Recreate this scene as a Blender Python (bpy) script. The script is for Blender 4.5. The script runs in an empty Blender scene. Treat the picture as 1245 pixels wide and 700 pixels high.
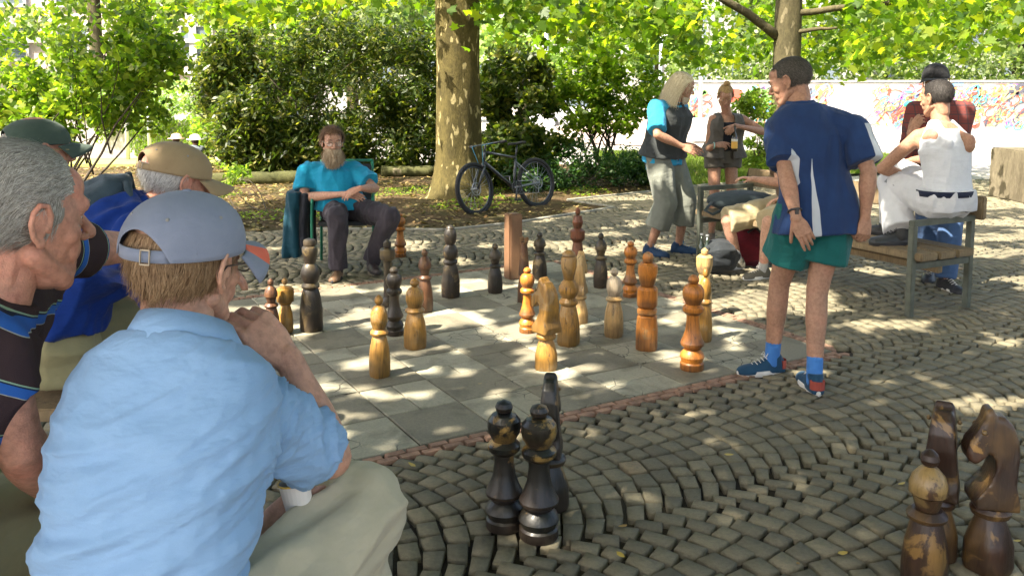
import bpy, bmesh, math, random
import numpy as np
from mathutils import Vector, Matrix, noise
V=Vector; PI=math.pi; rad=math.radians
random.seed(7); RNG=np.random.default_rng(11)
scene=bpy.context.scene; COL=scene.collection

# ------------------------------------------------------------ camera
F_PX=1040.0; CX=622.5; HZ=108.0; TH=rad(6.0); CAMH=1.6
PY=HZ+F_PX*math.tan(TH)
cam_d=bpy.data.cameras.new('camera'); cam=bpy.data.objects.new('camera',cam_d); COL.objects.link(cam)
cam.location=(0,0,CAMH); cam.rotation_euler=(PI/2-TH,0,0)
cam_d.sensor_width=36; cam_d.lens=36*F_PX/1245; cam_d.shift_y=-(350-PY)/1245
cam_d.clip_start=.05; cam_d.clip_end=600
scene.camera=cam
def at(u,v,Y=None,z=0.0):
    """point of the place seen at photo pixel u,v: at forward distance Y, else at height z"""
    x=(u-CX)/F_PX; y=-(v-PY)/F_PX; c,s=math.cos(TH),math.sin(TH)
    d=V((x,c+y*s,-s+y*c))
    t=Y/d.y if Y is not None else (z-CAMH)/d.z
    return V((0,0,CAMH))+d*t
def G(u,v): p=at(u,v); return p

# ------------------------------------------------------------ materials
def nodes(name):
    m=bpy.data.materials.new(name); m.use_nodes=True; nt=m.node_tree; nt.nodes.clear()
    return m,nt
def N(nt,t,**k):
    n=nt.nodes.new(t)
    for a,b in k.items():
        if a in n.inputs: n.inputs[a].default_value=b
        else: setattr(n,a,b)
    return n
def L(nt,a,b): nt.links.new(a,b)
def rgba(c): return (c[0],c[1],c[2],1)
def ramp(nt,fac,stops,interp='LINEAR'):
    r=nt.nodes.new('ShaderNodeValToRGB'); r.color_ramp.interpolation=interp
    el=r.color_ramp.elements
    while len(el)<len(stops): el.new(.5)
    for e,(p,c) in zip(el,stops): e.position=p; e.color=rgba(c) if len(c)==3 else c
    L(nt,fac,r.inputs[0]); return r.outputs[0]
def mixc(nt,fac,a,b,mode='MIX'):
    m=nt.nodes.new('ShaderNodeMix'); m.data_type='RGBA'; m.blend_type=mode
    for i,x in ((0,fac),(6,a),(7,b)):
        if hasattr(x,'is_linked') or hasattr(x,'links'): L(nt,x,m.inputs[i])
        elif isinstance(x,(int,float)): m.inputs[i].default_value=x
        else: m.inputs[i].default_value=rgba(x)
    return m.outputs[2]
def noisetex(nt,scale,detail=4,rough=.55,vec=None,dist=0):
    n=N(nt,'ShaderNodeTexNoise',Scale=scale,Detail=detail,Roughness=rough,Distortion=dist)
    if vec is not None: L(nt,vec,n.inputs['Vector'])
    return n
def texvec(nt,scale=(1,1,1),kind='Object'):
    tc=nt.nodes.new('ShaderNodeTexCoord'); mp=N(nt,'ShaderNodeMapping'); mp.inputs['Scale'].default_value=scale
    L(nt,tc.outputs[kind],mp.inputs[0]); return mp.outputs[0]
def finish(nt,col,rough=.7,bump=None,bstr=.3,bdist=.01,spec=.4,metal=0,sss=0,coat=0,sheen=0):
    p=nt.nodes.new('ShaderNodeBsdfPrincipled'); o=nt.nodes.new('ShaderNodeOutputMaterial')
    if hasattr(col,'links'): L(nt,col,p.inputs['Base Color'])
    else: p.inputs['Base Color'].default_value=rgba(col)
    if hasattr(rough,'links'): L(nt,rough,p.inputs['Roughness'])
    else: p.inputs['Roughness'].default_value=rough
    p.inputs['Specular IOR Level'].default_value=spec; p.inputs['Metallic'].default_value=metal
    if sss:
        p.inputs['Subsurface Weight'].default_value=sss; p.inputs['Subsurface Radius'].default_value=(.02,.008,.004); p.inputs['Subsurface Scale'].default_value=.5
    if coat: p.inputs['Coat Weight'].default_value=coat; p.inputs['Coat Roughness'].default_value=.25
    if sheen: p.inputs['Sheen Weight'].default_value=sheen
    if bump is not None:
        b=N(nt,'ShaderNodeBump',Strength=bstr,Distance=bdist); L(nt,bump,b.inputs['Height']); L(nt,b.outputs[0],p.inputs['Normal'])
    L(nt,p.outputs[0],o.inputs[0]); return p
MC={}
def mat_plain(name,c,rough=.6,var=.15,scale=6,metal=0,spec=.4,bstr=.1,bscale=40,coat=0):
    if name in MC: return MC[name]
    m,nt=nodes(name); v=texvec(nt); n=noisetex(nt,scale,5,.6,v); n2=noisetex(nt,bscale,3,.6,v)
    lo=[x*(1-var) for x in c]; hi=[min(1,x*(1+var)) for x in c]
    col=ramp(nt,n.outputs[0],[(.3,lo),(.7,hi)])
    finish(nt,col,rough,n2.outputs[0],bstr,.005,spec,metal,coat=coat); MC[name]=m; return m
def mat_cloth(name,c,c2=None,weave=700,wr=.35,rough=.9,scale=9):
    if name in MC: return MC[name]
    m,nt=nodes(name); v=texvec(nt); n=noisetex(nt,scale,5,.6,v,.6); w=noisetex(nt,weave,2,.5,v)
    c2=c2 or [x*.8 for x in c]
    col=ramp(nt,n.outputs[0],[(.32,c2),(.68,c)])
    col=mixc(nt,.25,col,mixc(nt,w.outputs[0],[x*.6 for x in c],[min(1,x*1.35) for x in c]))
    v2=texvec(nt,(1,1,2.2)); f=noisetex(nt,11,3,.5,v2,.15)
    ad=N(nt,'ShaderNodeMath',operation='MULTIPLY_ADD'); L(nt,w.outputs[0],ad.inputs[0]); ad.inputs[1].default_value=.06; L(nt,f.outputs[0],ad.inputs[2])
    finish(nt,col,rough,ad.outputs[0],wr,.03,.15,sheen=.1); MC[name]=m; return m
def mat_skin(name,c=(.52,.27,.17),red=(.55,.2,.12),dark=(.38,.18,.1)):
    m,nt=nodes(name); v=texvec(nt); n=noisetex(nt,9,5,.6,v); n2=noisetex(nt,60,4,.65,v); n3=noisetex(nt,260,2,.6,v)
    col=ramp(nt,n.outputs[0],[(.3,dark),(.5,c),(.72,red)])
    col=mixc(nt,.45,col,ramp(nt,n2.outputs[0],[(.35,[x*.55 for x in c]),(.6,[min(1,x*1.2) for x in c])]))
    ad=N(nt,'ShaderNodeMath',operation='ADD'); L(nt,n2.outputs[0],ad.inputs[0]); L(nt,n3.outputs[0],ad.inputs[1])
    finish(nt,col,.52,ad.outputs[0],.30,.005,.35,sss=.06); return m
def mat_wood(name,paint,raw=(.42,.27,.12),dark=(.035,.022,.015),mixraw=.4,wear=.5,gloss=.45,spots=.5,edge_dark=.5):
    """painted or oiled carved wood: paint worn to raw wood in places, dark grime in the grain"""
    m,nt=nodes(name); oi=nt.nodes.new('ShaderNodeObjectInfo')
    tc=nt.nodes.new('ShaderNodeTexCoord'); of=N(nt,'ShaderNodeVectorMath',operation='ADD'); L(nt,tc.outputs['Object'],of.inputs[0])
    cmb=N(nt,'ShaderNodeCombineXYZ'); mu=N(nt,'ShaderNodeMath',operation='MULTIPLY'); mu.inputs[1].default_value=37.; L(nt,oi.outputs['Random'],mu.inputs[0])
    for i in range(3): L(nt,mu.outputs[0],cmb.inputs[i])
    L(nt,cmb.outputs[0],of.inputs[1])
    mp=N(nt,'ShaderNodeMapping'); mp.inputs['Scale'].default_value=(26,26,2.6); L(nt,of.outputs[0],mp.inputs[0])
    grain=noisetex(nt,2.2,6,.65,mp.outputs[0],.8)
    blot=noisetex(nt,9,5,.6,of.outputs[0],.5); big=noisetex(nt,4.5,3,.5,of.outputs[0])
    pcol=mixc(nt,ramp(nt,grain.outputs[0],[(.3,(0,0,0)),(.62,(1,1,1))]),[x*.42 for x in paint],paint)
    pcol=mixc(nt,ramp(nt,big.outputs[0],[(.5,(0,0,0)),(.75,(mixraw,)*3)]),pcol,mixc(nt,grain.outputs[0],[x*.5 for x in raw],raw))
    wearf=ramp(nt,blot.outputs[0],[(.69-wear*.16,(0,0,0)),(.72-wear*.14,(1,1,1))])
    col=mixc(nt,mixc(nt,.62,(0,0,0),wearf),pcol,mixc(nt,grain.outputs[0],[x*.55 for x in raw],[min(1,x*1.2) for x in raw]))
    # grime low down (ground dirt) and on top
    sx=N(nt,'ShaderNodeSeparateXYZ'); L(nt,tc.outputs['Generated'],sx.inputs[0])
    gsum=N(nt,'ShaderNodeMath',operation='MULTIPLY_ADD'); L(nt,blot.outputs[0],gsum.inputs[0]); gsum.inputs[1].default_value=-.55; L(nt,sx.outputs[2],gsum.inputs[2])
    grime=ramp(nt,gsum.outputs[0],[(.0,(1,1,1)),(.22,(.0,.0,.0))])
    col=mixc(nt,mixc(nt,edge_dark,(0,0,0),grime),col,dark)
    crack=ramp(nt,grain.outputs[0],[(.33,(1,1,1)),(.4,(0,0,0))])
    col=mixc(nt,mixc(nt,.75,(0,0,0),crack),col,dark)
    geo=nt.nodes.new('ShaderNodeNewGeometry')
    worn=ramp(nt,geo.outputs['Pointiness'],[(.565,(0,0,0)),(.61,(1,1,1))])
    col=mixc(nt,mixc(nt,spots,(0,0,0),worn),col,[min(1,x*1.2) for x in raw])
    finish(nt,col,gloss,grain.outputs[0],.45,.006,.4,coat=.15 if gloss<.5 else 0); return m
def mat_leaf(name,stops,trans=.45,gloss=.35,rough=.45,tint=(1.0,1.15,.35)):
    m,nt=nodes(name); a=N(nt,'ShaderNodeAttribute',attribute_name='rnd'); 
    col=ramp(nt,a.outputs['Fac'],stops)
    d=nt.nodes.new('ShaderNodeBsdfPrincipled'); L(nt,col,d.inputs['Base Color']); d.inputs['Roughness'].default_value=rough; d.inputs['Specular IOR Level'].default_value=gloss
    t=nt.nodes.new('ShaderNodeBsdfTranslucent'); tc=mixc(nt,1.0,col,tint,'MULTIPLY'); 
    gm=N(nt,'ShaderNodeVectorMath',operation='SCALE'); L(nt,tc,gm.inputs[0]); gm.inputs['Scale'].default_value=2.4
    L(nt,gm.outputs[0],t.inputs[0])
    mx=nt.nodes.new('ShaderNodeMixShader'); mx.inputs[0].default_value=trans; L(nt,d.outputs[0],mx.inputs[1]); L(nt,t.outputs[0],mx.inputs[2])
    o=nt.nodes.new('ShaderNodeOutputMaterial'); L(nt,mx.outputs[0],o.inputs[0]); return m

# ------------------------------------------------------------ object helpers
def tag(o,label=None,cat=None,group=None,kind=None):
    if label: o['label']=label
    if cat: o['category']=cat
    if group: o['group']=group
    if kind: o['kind']=kind
    return o
def empty(name,loc,label=None,cat=None,group=None,rz=0):
    o=bpy.data.objects.new(name,None); COL.objects.link(o); o.location=loc; o.rotation_euler=(0,0,rz); o.empty_display_size=.1
    tag(o,label,cat,group); return o
def link(name,me,mats,parent=None,world=True,smooth=True,loc=None):
    """link a mesh as one object; world=True: vertices are given in world space and re-based on the parent's location"""
    o=bpy.data.objects.new(name,me); COL.objects.link(o)
    for m in (mats if isinstance(mats,(list,tuple)) else [mats]): me.materials.append(m)
    if parent is not None:
        o.parent=parent
        if world:
            b=V((0,0,0)); q=parent
            while q is not None: b+=V(q.location); q=q.parent
            me.transform(Matrix.Translation(-b))
    elif loc is not None:
        me.transform(Matrix.Translation(-V(loc))); o.location=loc
    if smooth: me.polygons.foreach_set('use_smooth',[True]*len(me.polygons))
    me.update(); return o
def smooth_angle(me,ang=40):
    bm=bmesh.new(); bm.from_mesh(me); a=rad(ang)
    for e in bm.edges:
        e.smooth = not (len(e.link_faces)!=2 or e.calc_face_angle(0)>a)
    bm.to_mesh(me); bm.free()
def np_mesh(name,verts,k,faces,rnd=None):
    """faces: (n,k) index array"""
    me=bpy.data.meshes.new(name); nv=len(verts); nf=len(faces)
    me.vertices.add(nv); me.vertices.foreach_set('co',np.asarray(verts,dtype=np.float32).ravel())
    me.loops.add(nf*k); me.loops.foreach_set('vertex_index',np.asarray(faces,dtype=np.int32).ravel())
    me.polygons.add(nf); me.polygons.foreach_set('loop_start',np.arange(0,nf*k,k,dtype=np.int32))
    me.update(calc_edges=True)
    if rnd is not None:
        a=me.attributes.new('rnd','FLOAT','FACE'); a.data.foreach_set('value',np.asarray(rnd,dtype=np.float32))
    return me
class MB:
    def __init__(s): s.v=[]; s.f=[]; s.m=[]
    def add(s,vs,fs,mi=0):
        b=len(s.v); s.v+= [tuple(x) for x in vs]; s.f+=[tuple(i+b for i in f) for f in fs]; s.m+=[mi]*len(fs); return s
    def box(s,c,size,M=None,mi=0,taper=1.0):
        hx,hy,hz=[x/2 for x in size]; c=V(c); vs=[]
        for z in (-1,1):
            t=taper if z>0 else 1
            for x,y in ((-1,-1),(1,-1),(1,1),(-1,1)):
                p=V((x*hx*t,y*hy*t,z*hz)); p=(M@p if M is not None else p)+c; vs.append(p)
        s.add(vs,[(3,2,1,0),(4,5,6,7),(0,1,5,4),(1,2,6,5),(2,3,7,6),(3,0,4,7)],mi); return s
    def bar(s,a,b,w,h,up=V((0,0,1)),mi=0):
        a=V(a);b=V(b);d=(b-a).normalized(); x=d.cross(up)
        if x.length<1e-3: x=d.cross(V((0,1,0)))
        x.normalize(); y=x.cross(d)
        vs=[]
        for p in (a,b):
            for i,j in ((-1,-1),(1,-1),(1,1),(-1,1)): vs.append(p+x*(i*w/2)+y*(j*h/2))
        s.add(vs,[(3,2,1,0),(4,5,6,7),(0,1,5,4),(1,2,6,5),(2,3,7,6),(3,0,4,7)],mi); return s
    def tube(s,pts,r,seg=8,mi=0,closed=False,cap=True):
        pts=[V(p) for p in pts]; n=len(pts); rs=r if isinstance(r,(list,tuple)) else [r]*n
        up=V((0,0,1)); vs=[]; prev=None
        for i,p in enumerate(pts):
            if closed: d=(pts[(i+1)%n]-pts[i-1])
            else: d=(pts[min(i+1,n-1)]-pts[max(i-1,0)])
            d=d.normalized() if d.length>1e-9 else V((0,0,1))
            if prev is None:
                x=d.cross(up)
                if x.length<.1: x=d.cross(V((0,1,0)))
            else: x=prev-d*prev.dot(d)
            x.normalize(); prev=x; y=d.cross(x)
            for k in range(seg):
                a=2*PI*k/seg; vs.append(p+(x*math.cos(a)+y*math.sin(a))*rs[i])
        fs=[]
        for i in range(n if closed else n-1):
            j=(i+1)%n
            for k in range(seg):
                l=(k+1)%seg; fs.append((i*seg+k,i*seg+l,j*seg+l,j*seg+k))
        if cap and not closed:
            fs.append(tuple(range(seg-1,-1,-1))); fs.append(tuple((n-1)*seg+k for k in range(seg)))
        s.add(vs,fs,mi); return s
    def sphere(s,c,r,seg=10,rings=7,M=None,mi=0):
        c=V(c); rr=r if isinstance(r,(tuple,list,Vector)) else (r,r,r); vs=[];fs=[]
        for i in range(rings+1):
            t=PI*i/rings
            for k in range(seg):
                a=2*PI*k/seg; p=V((rr[0]*math.sin(t)*math.cos(a),rr[1]*math.sin(t)*math.sin(a),rr[2]*math.cos(t)))
                vs.append((M@p if M is not None else p)+c)
        for i in range(rings):
            for k in range(seg):
                l=(k+1)%seg; fs.append((i*seg+k,(i+1)*seg+k,(i+1)*seg+l,i*seg+l))
        s.add(vs,fs,mi); return s
    def loft(s,rings,mi=0,cap=True):
        n=len(rings[0]); vs=[p for r in rings for p in r]; fs=[]
        for i in range(len(rings)-1):
            for k in range(n):
                l=(k+1)%n; fs.append((i*n+k,i*n+l,(i+1)*n+l,(i+1)*n+k))
        if cap: fs.append(tuple(range(n-1,-1,-1))); fs.append(tuple((len(rings)-1)*n+k for k in range(n)))
        s.add(vs,fs,mi); return s
    def mesh(s,name='m'):
        me=bpy.data.meshes.new(name); me.from_pydata(s.v,[],s.f); me.polygons.foreach_set('material_index',s.m); me.validate(); me.update(); return me
    def build(s,name,mats,parent=None,world=True,smooth=False,loc=None,bevel=0):
        me=s.mesh(name)
        if bevel:
            bm=bmesh.new(); bm.from_mesh(me); bmesh.ops.remove_doubles(bm,verts=bm.verts,dist=1e-5)
            es=[e for e in bm.edges if len(e.link_faces)==2 and e.calc_face_angle(0)>rad(30)]
            bmesh.ops.bevel(bm,geom=es,offset=bevel,segments=2,affect='EDGES',clamp_overlap=True); bm.to_mesh(me); bm.free()
        return link(name,me,mats,parent,world,smooth,loc)
def copy_tree(o,parent=None):
    c=o.copy(); COL.objects.link(c); c.parent=parent
    for ch in list(o.children): copy_tree(ch,c)
    return c
def inpoly(x,y,poly):
    n=len(poly); ins=np.zeros(np.shape(x),bool); j=n-1
    for i in range(n):
        xi,yi=poly[i][0],poly[i][1]; xj,yj=poly[j][0],poly[j][1]
        c=((yi>y)!=(yj>y))&(x<(xj-xi)*(y-yi)/((yj-yi) or 1e-9)+xi); ins^=c; j=i
    return ins

# ------------------------------------------------------------ light
SUN_EL=rad(52); SUN_AZ=V((-.80,-.60,0)).normalized()    # ground direction towards the sun
S=V((SUN_AZ.x*math.cos(SUN_EL),SUN_AZ.y*math.cos(SUN_EL),math.sin(SUN_EL)))
w=bpy.data.worlds.new('World'); scene.world=w; w.use_nodes=True; nt=w.node_tree; nt.nodes.clear()
sky=N(nt,'ShaderNodeTexSky',sky_type='NISHITA',sun_disc=False,sun_elevation=SUN_EL,sun_rotation=math.atan2(S.x,S.y),air_density=1.0,dust_density=6.0,ozone_density=1.0)
bg=N(nt,'ShaderNodeBackground',Strength=.14); L(nt,sky.outputs[0],bg.inputs[0]); ow=nt.nodes.new('ShaderNodeOutputWorld'); L(nt,bg.outputs[0],ow.inputs[0])
sd=bpy.data.lights.new('sun','SUN'); sd.energy=5.0; sd.angle=rad(.53); sd.color=(1,.91,.76)
so=bpy.data.objects.new('sun',sd); COL.objects.link(so); so.rotation_euler=S.to_track_quat('Z','Y').to_euler(); so.location=(-20,-15,25)
scene.view_settings.view_transform='Standard'; scene.view_settings.look='None'; scene.view_settings.exposure=2.1; scene.view_settings.gamma=1
scene.cycles.use_denoising=True; scene.cycles.max_bounces=8; scene.cycles.diffuse_bounces=4; scene.cycles.transmission_bounces=4; scene.cycles.sample_clamp_indirect=6
scene.cycles.use_adaptive_sampling=True; scene.cycles.adaptive_threshold=.015
# ------------------------------------------------------------ ground
BO=V((-.4147,3.7131)); BA=.52876; BS=.39386
bi=V((math.cos(BA),math.sin(BA))); bj=V((-math.sin(BA),math.cos(BA)))
def brd(i,j): p=BO+bi*(BS*i)+bj*(BS*j); return V((p.x,p.y,0))
BORD=.095
board_poly=[brd(-1,0)-(bi*BORD+bj*BORD).to_3d(),brd(7,0)+(bi*BORD-bj*BORD).to_3d(),brd(7,8)+(bi*BORD+bj*BORD).to_3d(),brd(-1,8)+(-bi*BORD+bj*BORD).to_3d()]
bed_px=[(-60,300),(120,291),(240,286),(345,279),(440,279),(540,280),(620,272),(746,252.5),(690,243.5),(790,233),(845,226),(1010,214)]
bed_poly=[G(*p) for p in bed_px]+[V((7.5,17.6,0)),V((3,18.0,0)),V((-3,18.6,0)),V((-9.5,17.5,0)),V((-11,11,0))]
# distant ground: one sheet to the horizon
m_plaza,nt=nodes('plaza_gravel'); v=texvec(nt); n1=noisetex(nt,.25,5,.6,v); n2=noisetex(nt,9,4,.7,v)
vo=N(nt,'ShaderNodeTexVoronoi',feature='DISTANCE_TO_EDGE',Scale=6.5); L(nt,v,vo.inputs['Vector'])
c=ramp(nt,n1.outputs[0],[(.3,(.25,.235,.205)),(.7,(.35,.33,.29))])
c=mixc(nt,.35,c,ramp(nt,n2.outputs[0],[(.3,(.22,.2,.17)),(.7,(.5,.47,.42))]))
c=mixc(nt,ramp(nt,vo.outputs[0],[(.02,(.55,.55,.55)),(.08,(0,0,0))]),c,(.16,.14,.11))
finish(nt,c,.85,n2.outputs[0],.3,.01)
bm=bmesh.new(); vs=[bm.verts.new((x,y,-.03)) for x,y in ((-400,-100),(400,-100),(400,500),(-400,500))]; bm.faces.new(vs)
me=bpy.data.meshes.new('ground'); bm.to_mesh(me); bm.free(); tag(link('ground',me,m_plaza),kind='structure')

# cobbles laid in segmental arcs
def mat_cobble():
    m,nt=nodes('cobble_stone'); a=N(nt,'ShaderNodeAttribute',attribute_name='rnd'); v=texvec(nt)
    n=noisetex(nt,55,5,.7,v); n2=noisetex(nt,.9,4,.6,v); n3=noisetex(nt,200,4,.75,v)
    c=ramp(nt,a.outputs['Fac'],[(0,(.034,.026,.019)),(.03,(.034,.026,.019)),(.031,(.205,.185,.135)),(.3,(.27,.242,.172)),(.6,(.325,.288,.20)),(.85,(.39,.34,.235)),(.93,(.44,.35,.235)),(1,(.49,.37,.22))])
    c=mixc(nt,.45,c,mixc(nt,ramp(nt,n.outputs[0],[(.3,(0,0,0)),(.7,(1,1,1))]),(.05,.05,.04),(.36,.35,.29)),'OVERLAY')
    c=mixc(nt,.25,c,ramp(nt,n3.outputs[0],[(.3,(.04,.04,.03)),(.7,(.4,.38,.32))]),'OVERLAY')
    c=mixc(nt,ramp(nt,n2.outputs[0],[(.45,(0,0,0)),(.75,(.5,.5,.5))]),c,(.175,.158,.10))
    s=N(nt,'ShaderNodeMath',operation='ADD'); L(nt,n.outputs[0],s.inputs[0]); L(nt,n3.outputs[0],s.inputs[1])
    finish(nt,c,.72,s.outputs[0],.9,.007,.35); return m
M_COB=mat_cobble()
W=.93; HA=rad(45); R=W/(2*math.sin(HA)); cols={}
quads=[]
def build_cobbles():
    out=[]; d=.096
    # column axis runs along bi; q is measured along -bj from the board's border
    q0=-BORD-.0
    for k in range(-13,9):
        qc=(k+.5)*W
        nst=9
        pr=random.uniform(0,d)
        for n in range(-60,190):
            p0=n*d+pr
            # quick cull by the arc's middle
            mid=BO+bi*p0-bj*(qc-q0)
            if mid.y<-.3 or mid.y>14.6 or abs(mid.x)>mid.y*.72+2.4: continue
            t0=-HA; ang=[t0+2*HA*i/nst for i in range(nst+1)]
            ang=[a+random.uniform(-.03,.03) if 0<i<nst else a for i,a in enumerate(ang)]
            gap=.0075
            for i in range(nst):
                a0,a1=ang[i]+gap/R,ang[i+1]-gap/R
                cs=[]
                for (a,rr) in ((a0,-1),(a1,-1),(a1,1),(a0,1)):
                    rrad=R
                    hh=rr*(d/2*math.cos(a)*1.05-gap); p=p0+(R+hh)*math.cos(a); q=qc+(rrad+hh)*math.sin(a)
                    p+=random.uniform(-.0085,.0085); q+=random.uniform(-.0085,.0085)
                    w_=BO+bi*p-bj*(q-q0)
                    cs.append((w_.x,w_.y))
                out.append(cs)
    return np.array(out)
Q=build_cobbles(); cen=Q.mean(1)
inb=inpoly(cen[:,0],cen[:,1],[tuple(p[:2]) for p in board_poly])|inpoly(cen[:,0],cen[:,1],[tuple(p[:2]) for p in bed_poly])
Q=Q[~inb]; cen=cen[~inb]; n=len(Q)
ccw=((Q[:,1,0]-Q[:,0,0])*(Q[:,2,1]-Q[:,0,1])-(Q[:,1,1]-Q[:,0,1])*(Q[:,2,0]-Q[:,0,0]))<0
Q[ccw]=Q[ccw][:,::-1]
h0=RNG.uniform(-.002,.002,n)
def ringz(s,z,jit=0):
    P=cen[:,None,:]+(Q-cen[:,None,:])*s
    zz=np.full((n,4,1),z)+h0[:,None,None]+RNG.uniform(-jit,jit,(n,4,1)) if jit else np.full((n,4,1),z)+h0[:,None,None]
    return np.concatenate([P,zz],2)
tilt=RNG.normal(0,.012,(n,2))
ru=ringz(.97,-.03); rm=ringz(.955,-.0045,.001); rt=ringz(.90,.001,.0006)
for r_ in (rm,rt): r_[:,:,2]+=((r_[:,:,:2]-cen[:,None,:])*tilt[:,None,:]).sum(2)
VV=np.concatenate([ru,rm,rt],1).reshape(-1,3)
b=np.arange(n)[:,None]*12
ft=b+np.array([8,9,10,11]); fl=[b+np.array([r+k,r+(k+1)%4,r+4+(k+1)%4,r+4+k]) for r in (0,4) for k in range(4)]
FF=np.concatenate([ft]+fl,0)
pr=RNG.uniform(.04,1,n)**.9; pr=np.where(RNG.random(n)<.93,pr*.85+.02,pr); pr=np.clip(pr,.04,1)
rr=np.tile(pr,9)
# bedding sheet under the stones
gx,gy=np.array([-11,12.5]),np.array([-1,14.8])
bed=np.array([[-9,-.6,-.024],[13,-.6,-.024],[13,14.9,-.024],[-13,14.9,-.024]])
VV=np.concatenate([VV,bed]); FF=np.concatenate([FF,[[n*12,n*12+1,n*12+2,n*12+3]]]); rr=np.append(rr,0)
me=np_mesh('cobble_paving',VV,4,FF,rr); o=link('cobble_paving',me,M_COB,smooth=False); tag(o,kind='structure')
print('cobbles',n)

# ---- the giant board: slabs and a brick border
def mat_slab(name,a_,b_,crk):
    m,nt=nodes(name); at_=N(nt,'ShaderNodeAttribute',attribute_name='rnd'); v=texvec(nt)
    n=noisetex(nt,90,4,.7,v); n2=noisetex(nt,4.5,4,.6,v,.4); n3=noisetex(nt,1.7,3,.5,v)
    c=mixc(nt,at_.outputs['Fac'],a_,b_)
    c=mixc(nt,.4,c,mixc(nt,ramp(nt,n.outputs[0],[(.35,(0,0,0)),(.65,(1,1,1))]),(.09,.09,.08),(.34,.35,.3)),'OVERLAY')
    c=mixc(nt,ramp(nt,n2.outputs[0],[(.5,(0,0,0)),(.74,(.75,.75,.75))]),c,(.085,.075,.05))
    vo=N(nt,'ShaderNodeTexVoronoi',feature='DISTANCE_TO_EDGE',Scale=8.5); vd=noisetex(nt,6,3,.6,v); 
    vv=mixc(nt,.05,v,vd.outputs[1],'ADD'); L(nt,vv,vo.inputs['Vector'])
    e=ramp(nt,vo.outputs[0],[(.0,(1,1,1)),(.028,(0,0,0))]); msk=ramp(nt,n3.outputs[0],[(crk,(0,0,0)),(crk+.03,(1,1,1))])
    ck=mixc(nt,1.0,e,msk,'MULTIPLY'); c=mixc(nt,ck,c,(.02,.017,.01))
    sb=N(nt,'ShaderNodeMath',operation='MULTIPLY_ADD'); L(nt,ck,sb.inputs[0]); sb.inputs[1].default_value=-3; L(nt,n.outputs[0],sb.inputs[2])
    finish(nt,c,.7,sb.outputs[0],.5,.006,.35); return m
M_SL=mat_slab('slab_light',(.375,.35,.265),(.45,.425,.33),.53); M_SD=mat_slab('slab_dark',(.245,.222,.165),(.30,.272,.205),.6)
m_brick=mat_plain('brick_red',(.27,.16,.105),.85,.45,14,bstr=.5)
board=empty('chess_board',brd(3,4),'giant chess board of square stone slabs set flush in the cobbles, edged in red brick','chess board')
def slabs(par,name,mat):
    mb=MB(); r_=[]
    for i in range(-1,7):
        for j in range(8):
            if (i+j)%2!=par: continue
            g=.004; jz=random.uniform(-.002,.002)
            split=1 if par==1 and random.random()<.75 else (1 if random.random()<.12 else 0)
            cells=[(0,1,0,1)]
            if split: 
                x_=random.uniform(.4,.6); y_=random.uniform(.4,.6)
                cells=random.choice([[(0,1,0,y_),(0,1,y_,1)],[(0,x_,0,1),(x_,1,0,1)],[(0,x_,0,y_),(x_,1,0,y_),(0,1,y_,1)],[(0,1,0,y_),(0,x_,y_,1),(x_,1,y_,1)]])
            for (x0,x1,y0,y1) in cells:
                if cells[0]==(0,1,0,1): gg=g
                else: gg=g*.8
                pp=[brd(i+x0,j+y0),brd(i+x1,j+y0),brd(i+x1,j+y1),brd(i+x0,j+y1)]
                c0=sum(pp,V((0,0,0)))/4; jz2=jz+random.uniform(-.0015,.0015)
                def sc(d_,z): 
                    o_=[]
                    for p in pp:
                        q=p-c0; a=q.xy.dot(bi); b_=q.xy.dot(bj)
                        a-=math.copysign(d_,a); b_-=math.copysign(d_,b_); w_=c0.xy+bi*a+bj*b_; o_.append((w_.x,w_.y,z))
                    return o_
                k=len(mb.v); mb.add(sc(gg,-.014)+sc(gg,.0005+jz2)+sc(gg+.004,.004+jz2),[(8,9,10,11)]+[(r0+q,r0+(q+1)%4,r0+4+(q+1)%4,r0+4+q) for r0 in (0,4) for q in range(4)])
                r_+= [random.random()]*9
    me=mb.mesh(name); at_=me.attributes.new('rnd','FLOAT','FACE'); at_.data.foreach_set('value',r_)
    return link(name,me,mat,board,smooth=False)
slabs(1,'light_slabs',M_SL); slabs(0,'dark_slabs',M_SD)
mb=MB()
def brick_run(p,q,off,rows=2):
    p=V(p);q=V(q);d=(q-p); Ld=d.length; d.normalize(); nn=V((d.y,-d.x,0)); k=int(Ld/.105)
    for r_ in range(rows):
        for i in range(k):
            a=p+d*(Ld*(i+(.5*(r_%2)))/k+.003); c_=a+d*(Ld/k/2-.003)+nn*(off+.022+r_*.044)
            ang=math.atan2(d.y,d.x)+random.uniform(-.04,.04)
            mb.box(c_+V((0,0,-.006+random.uniform(-.002,.002))),(Ld/k-.009+random.uniform(-.008,0),.037,.018),Matrix.Rotation(ang,3,'Z'),taper=.93)
for a_,b_ in (((-1,0),(7,0)),((7,0),(7,8)),((7,8),(-1,8)),((-1,8),(-1,0))): brick_run(brd(*a_),brd(*b_),.004)
mb.build('brick_border',m_brick,board)

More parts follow.
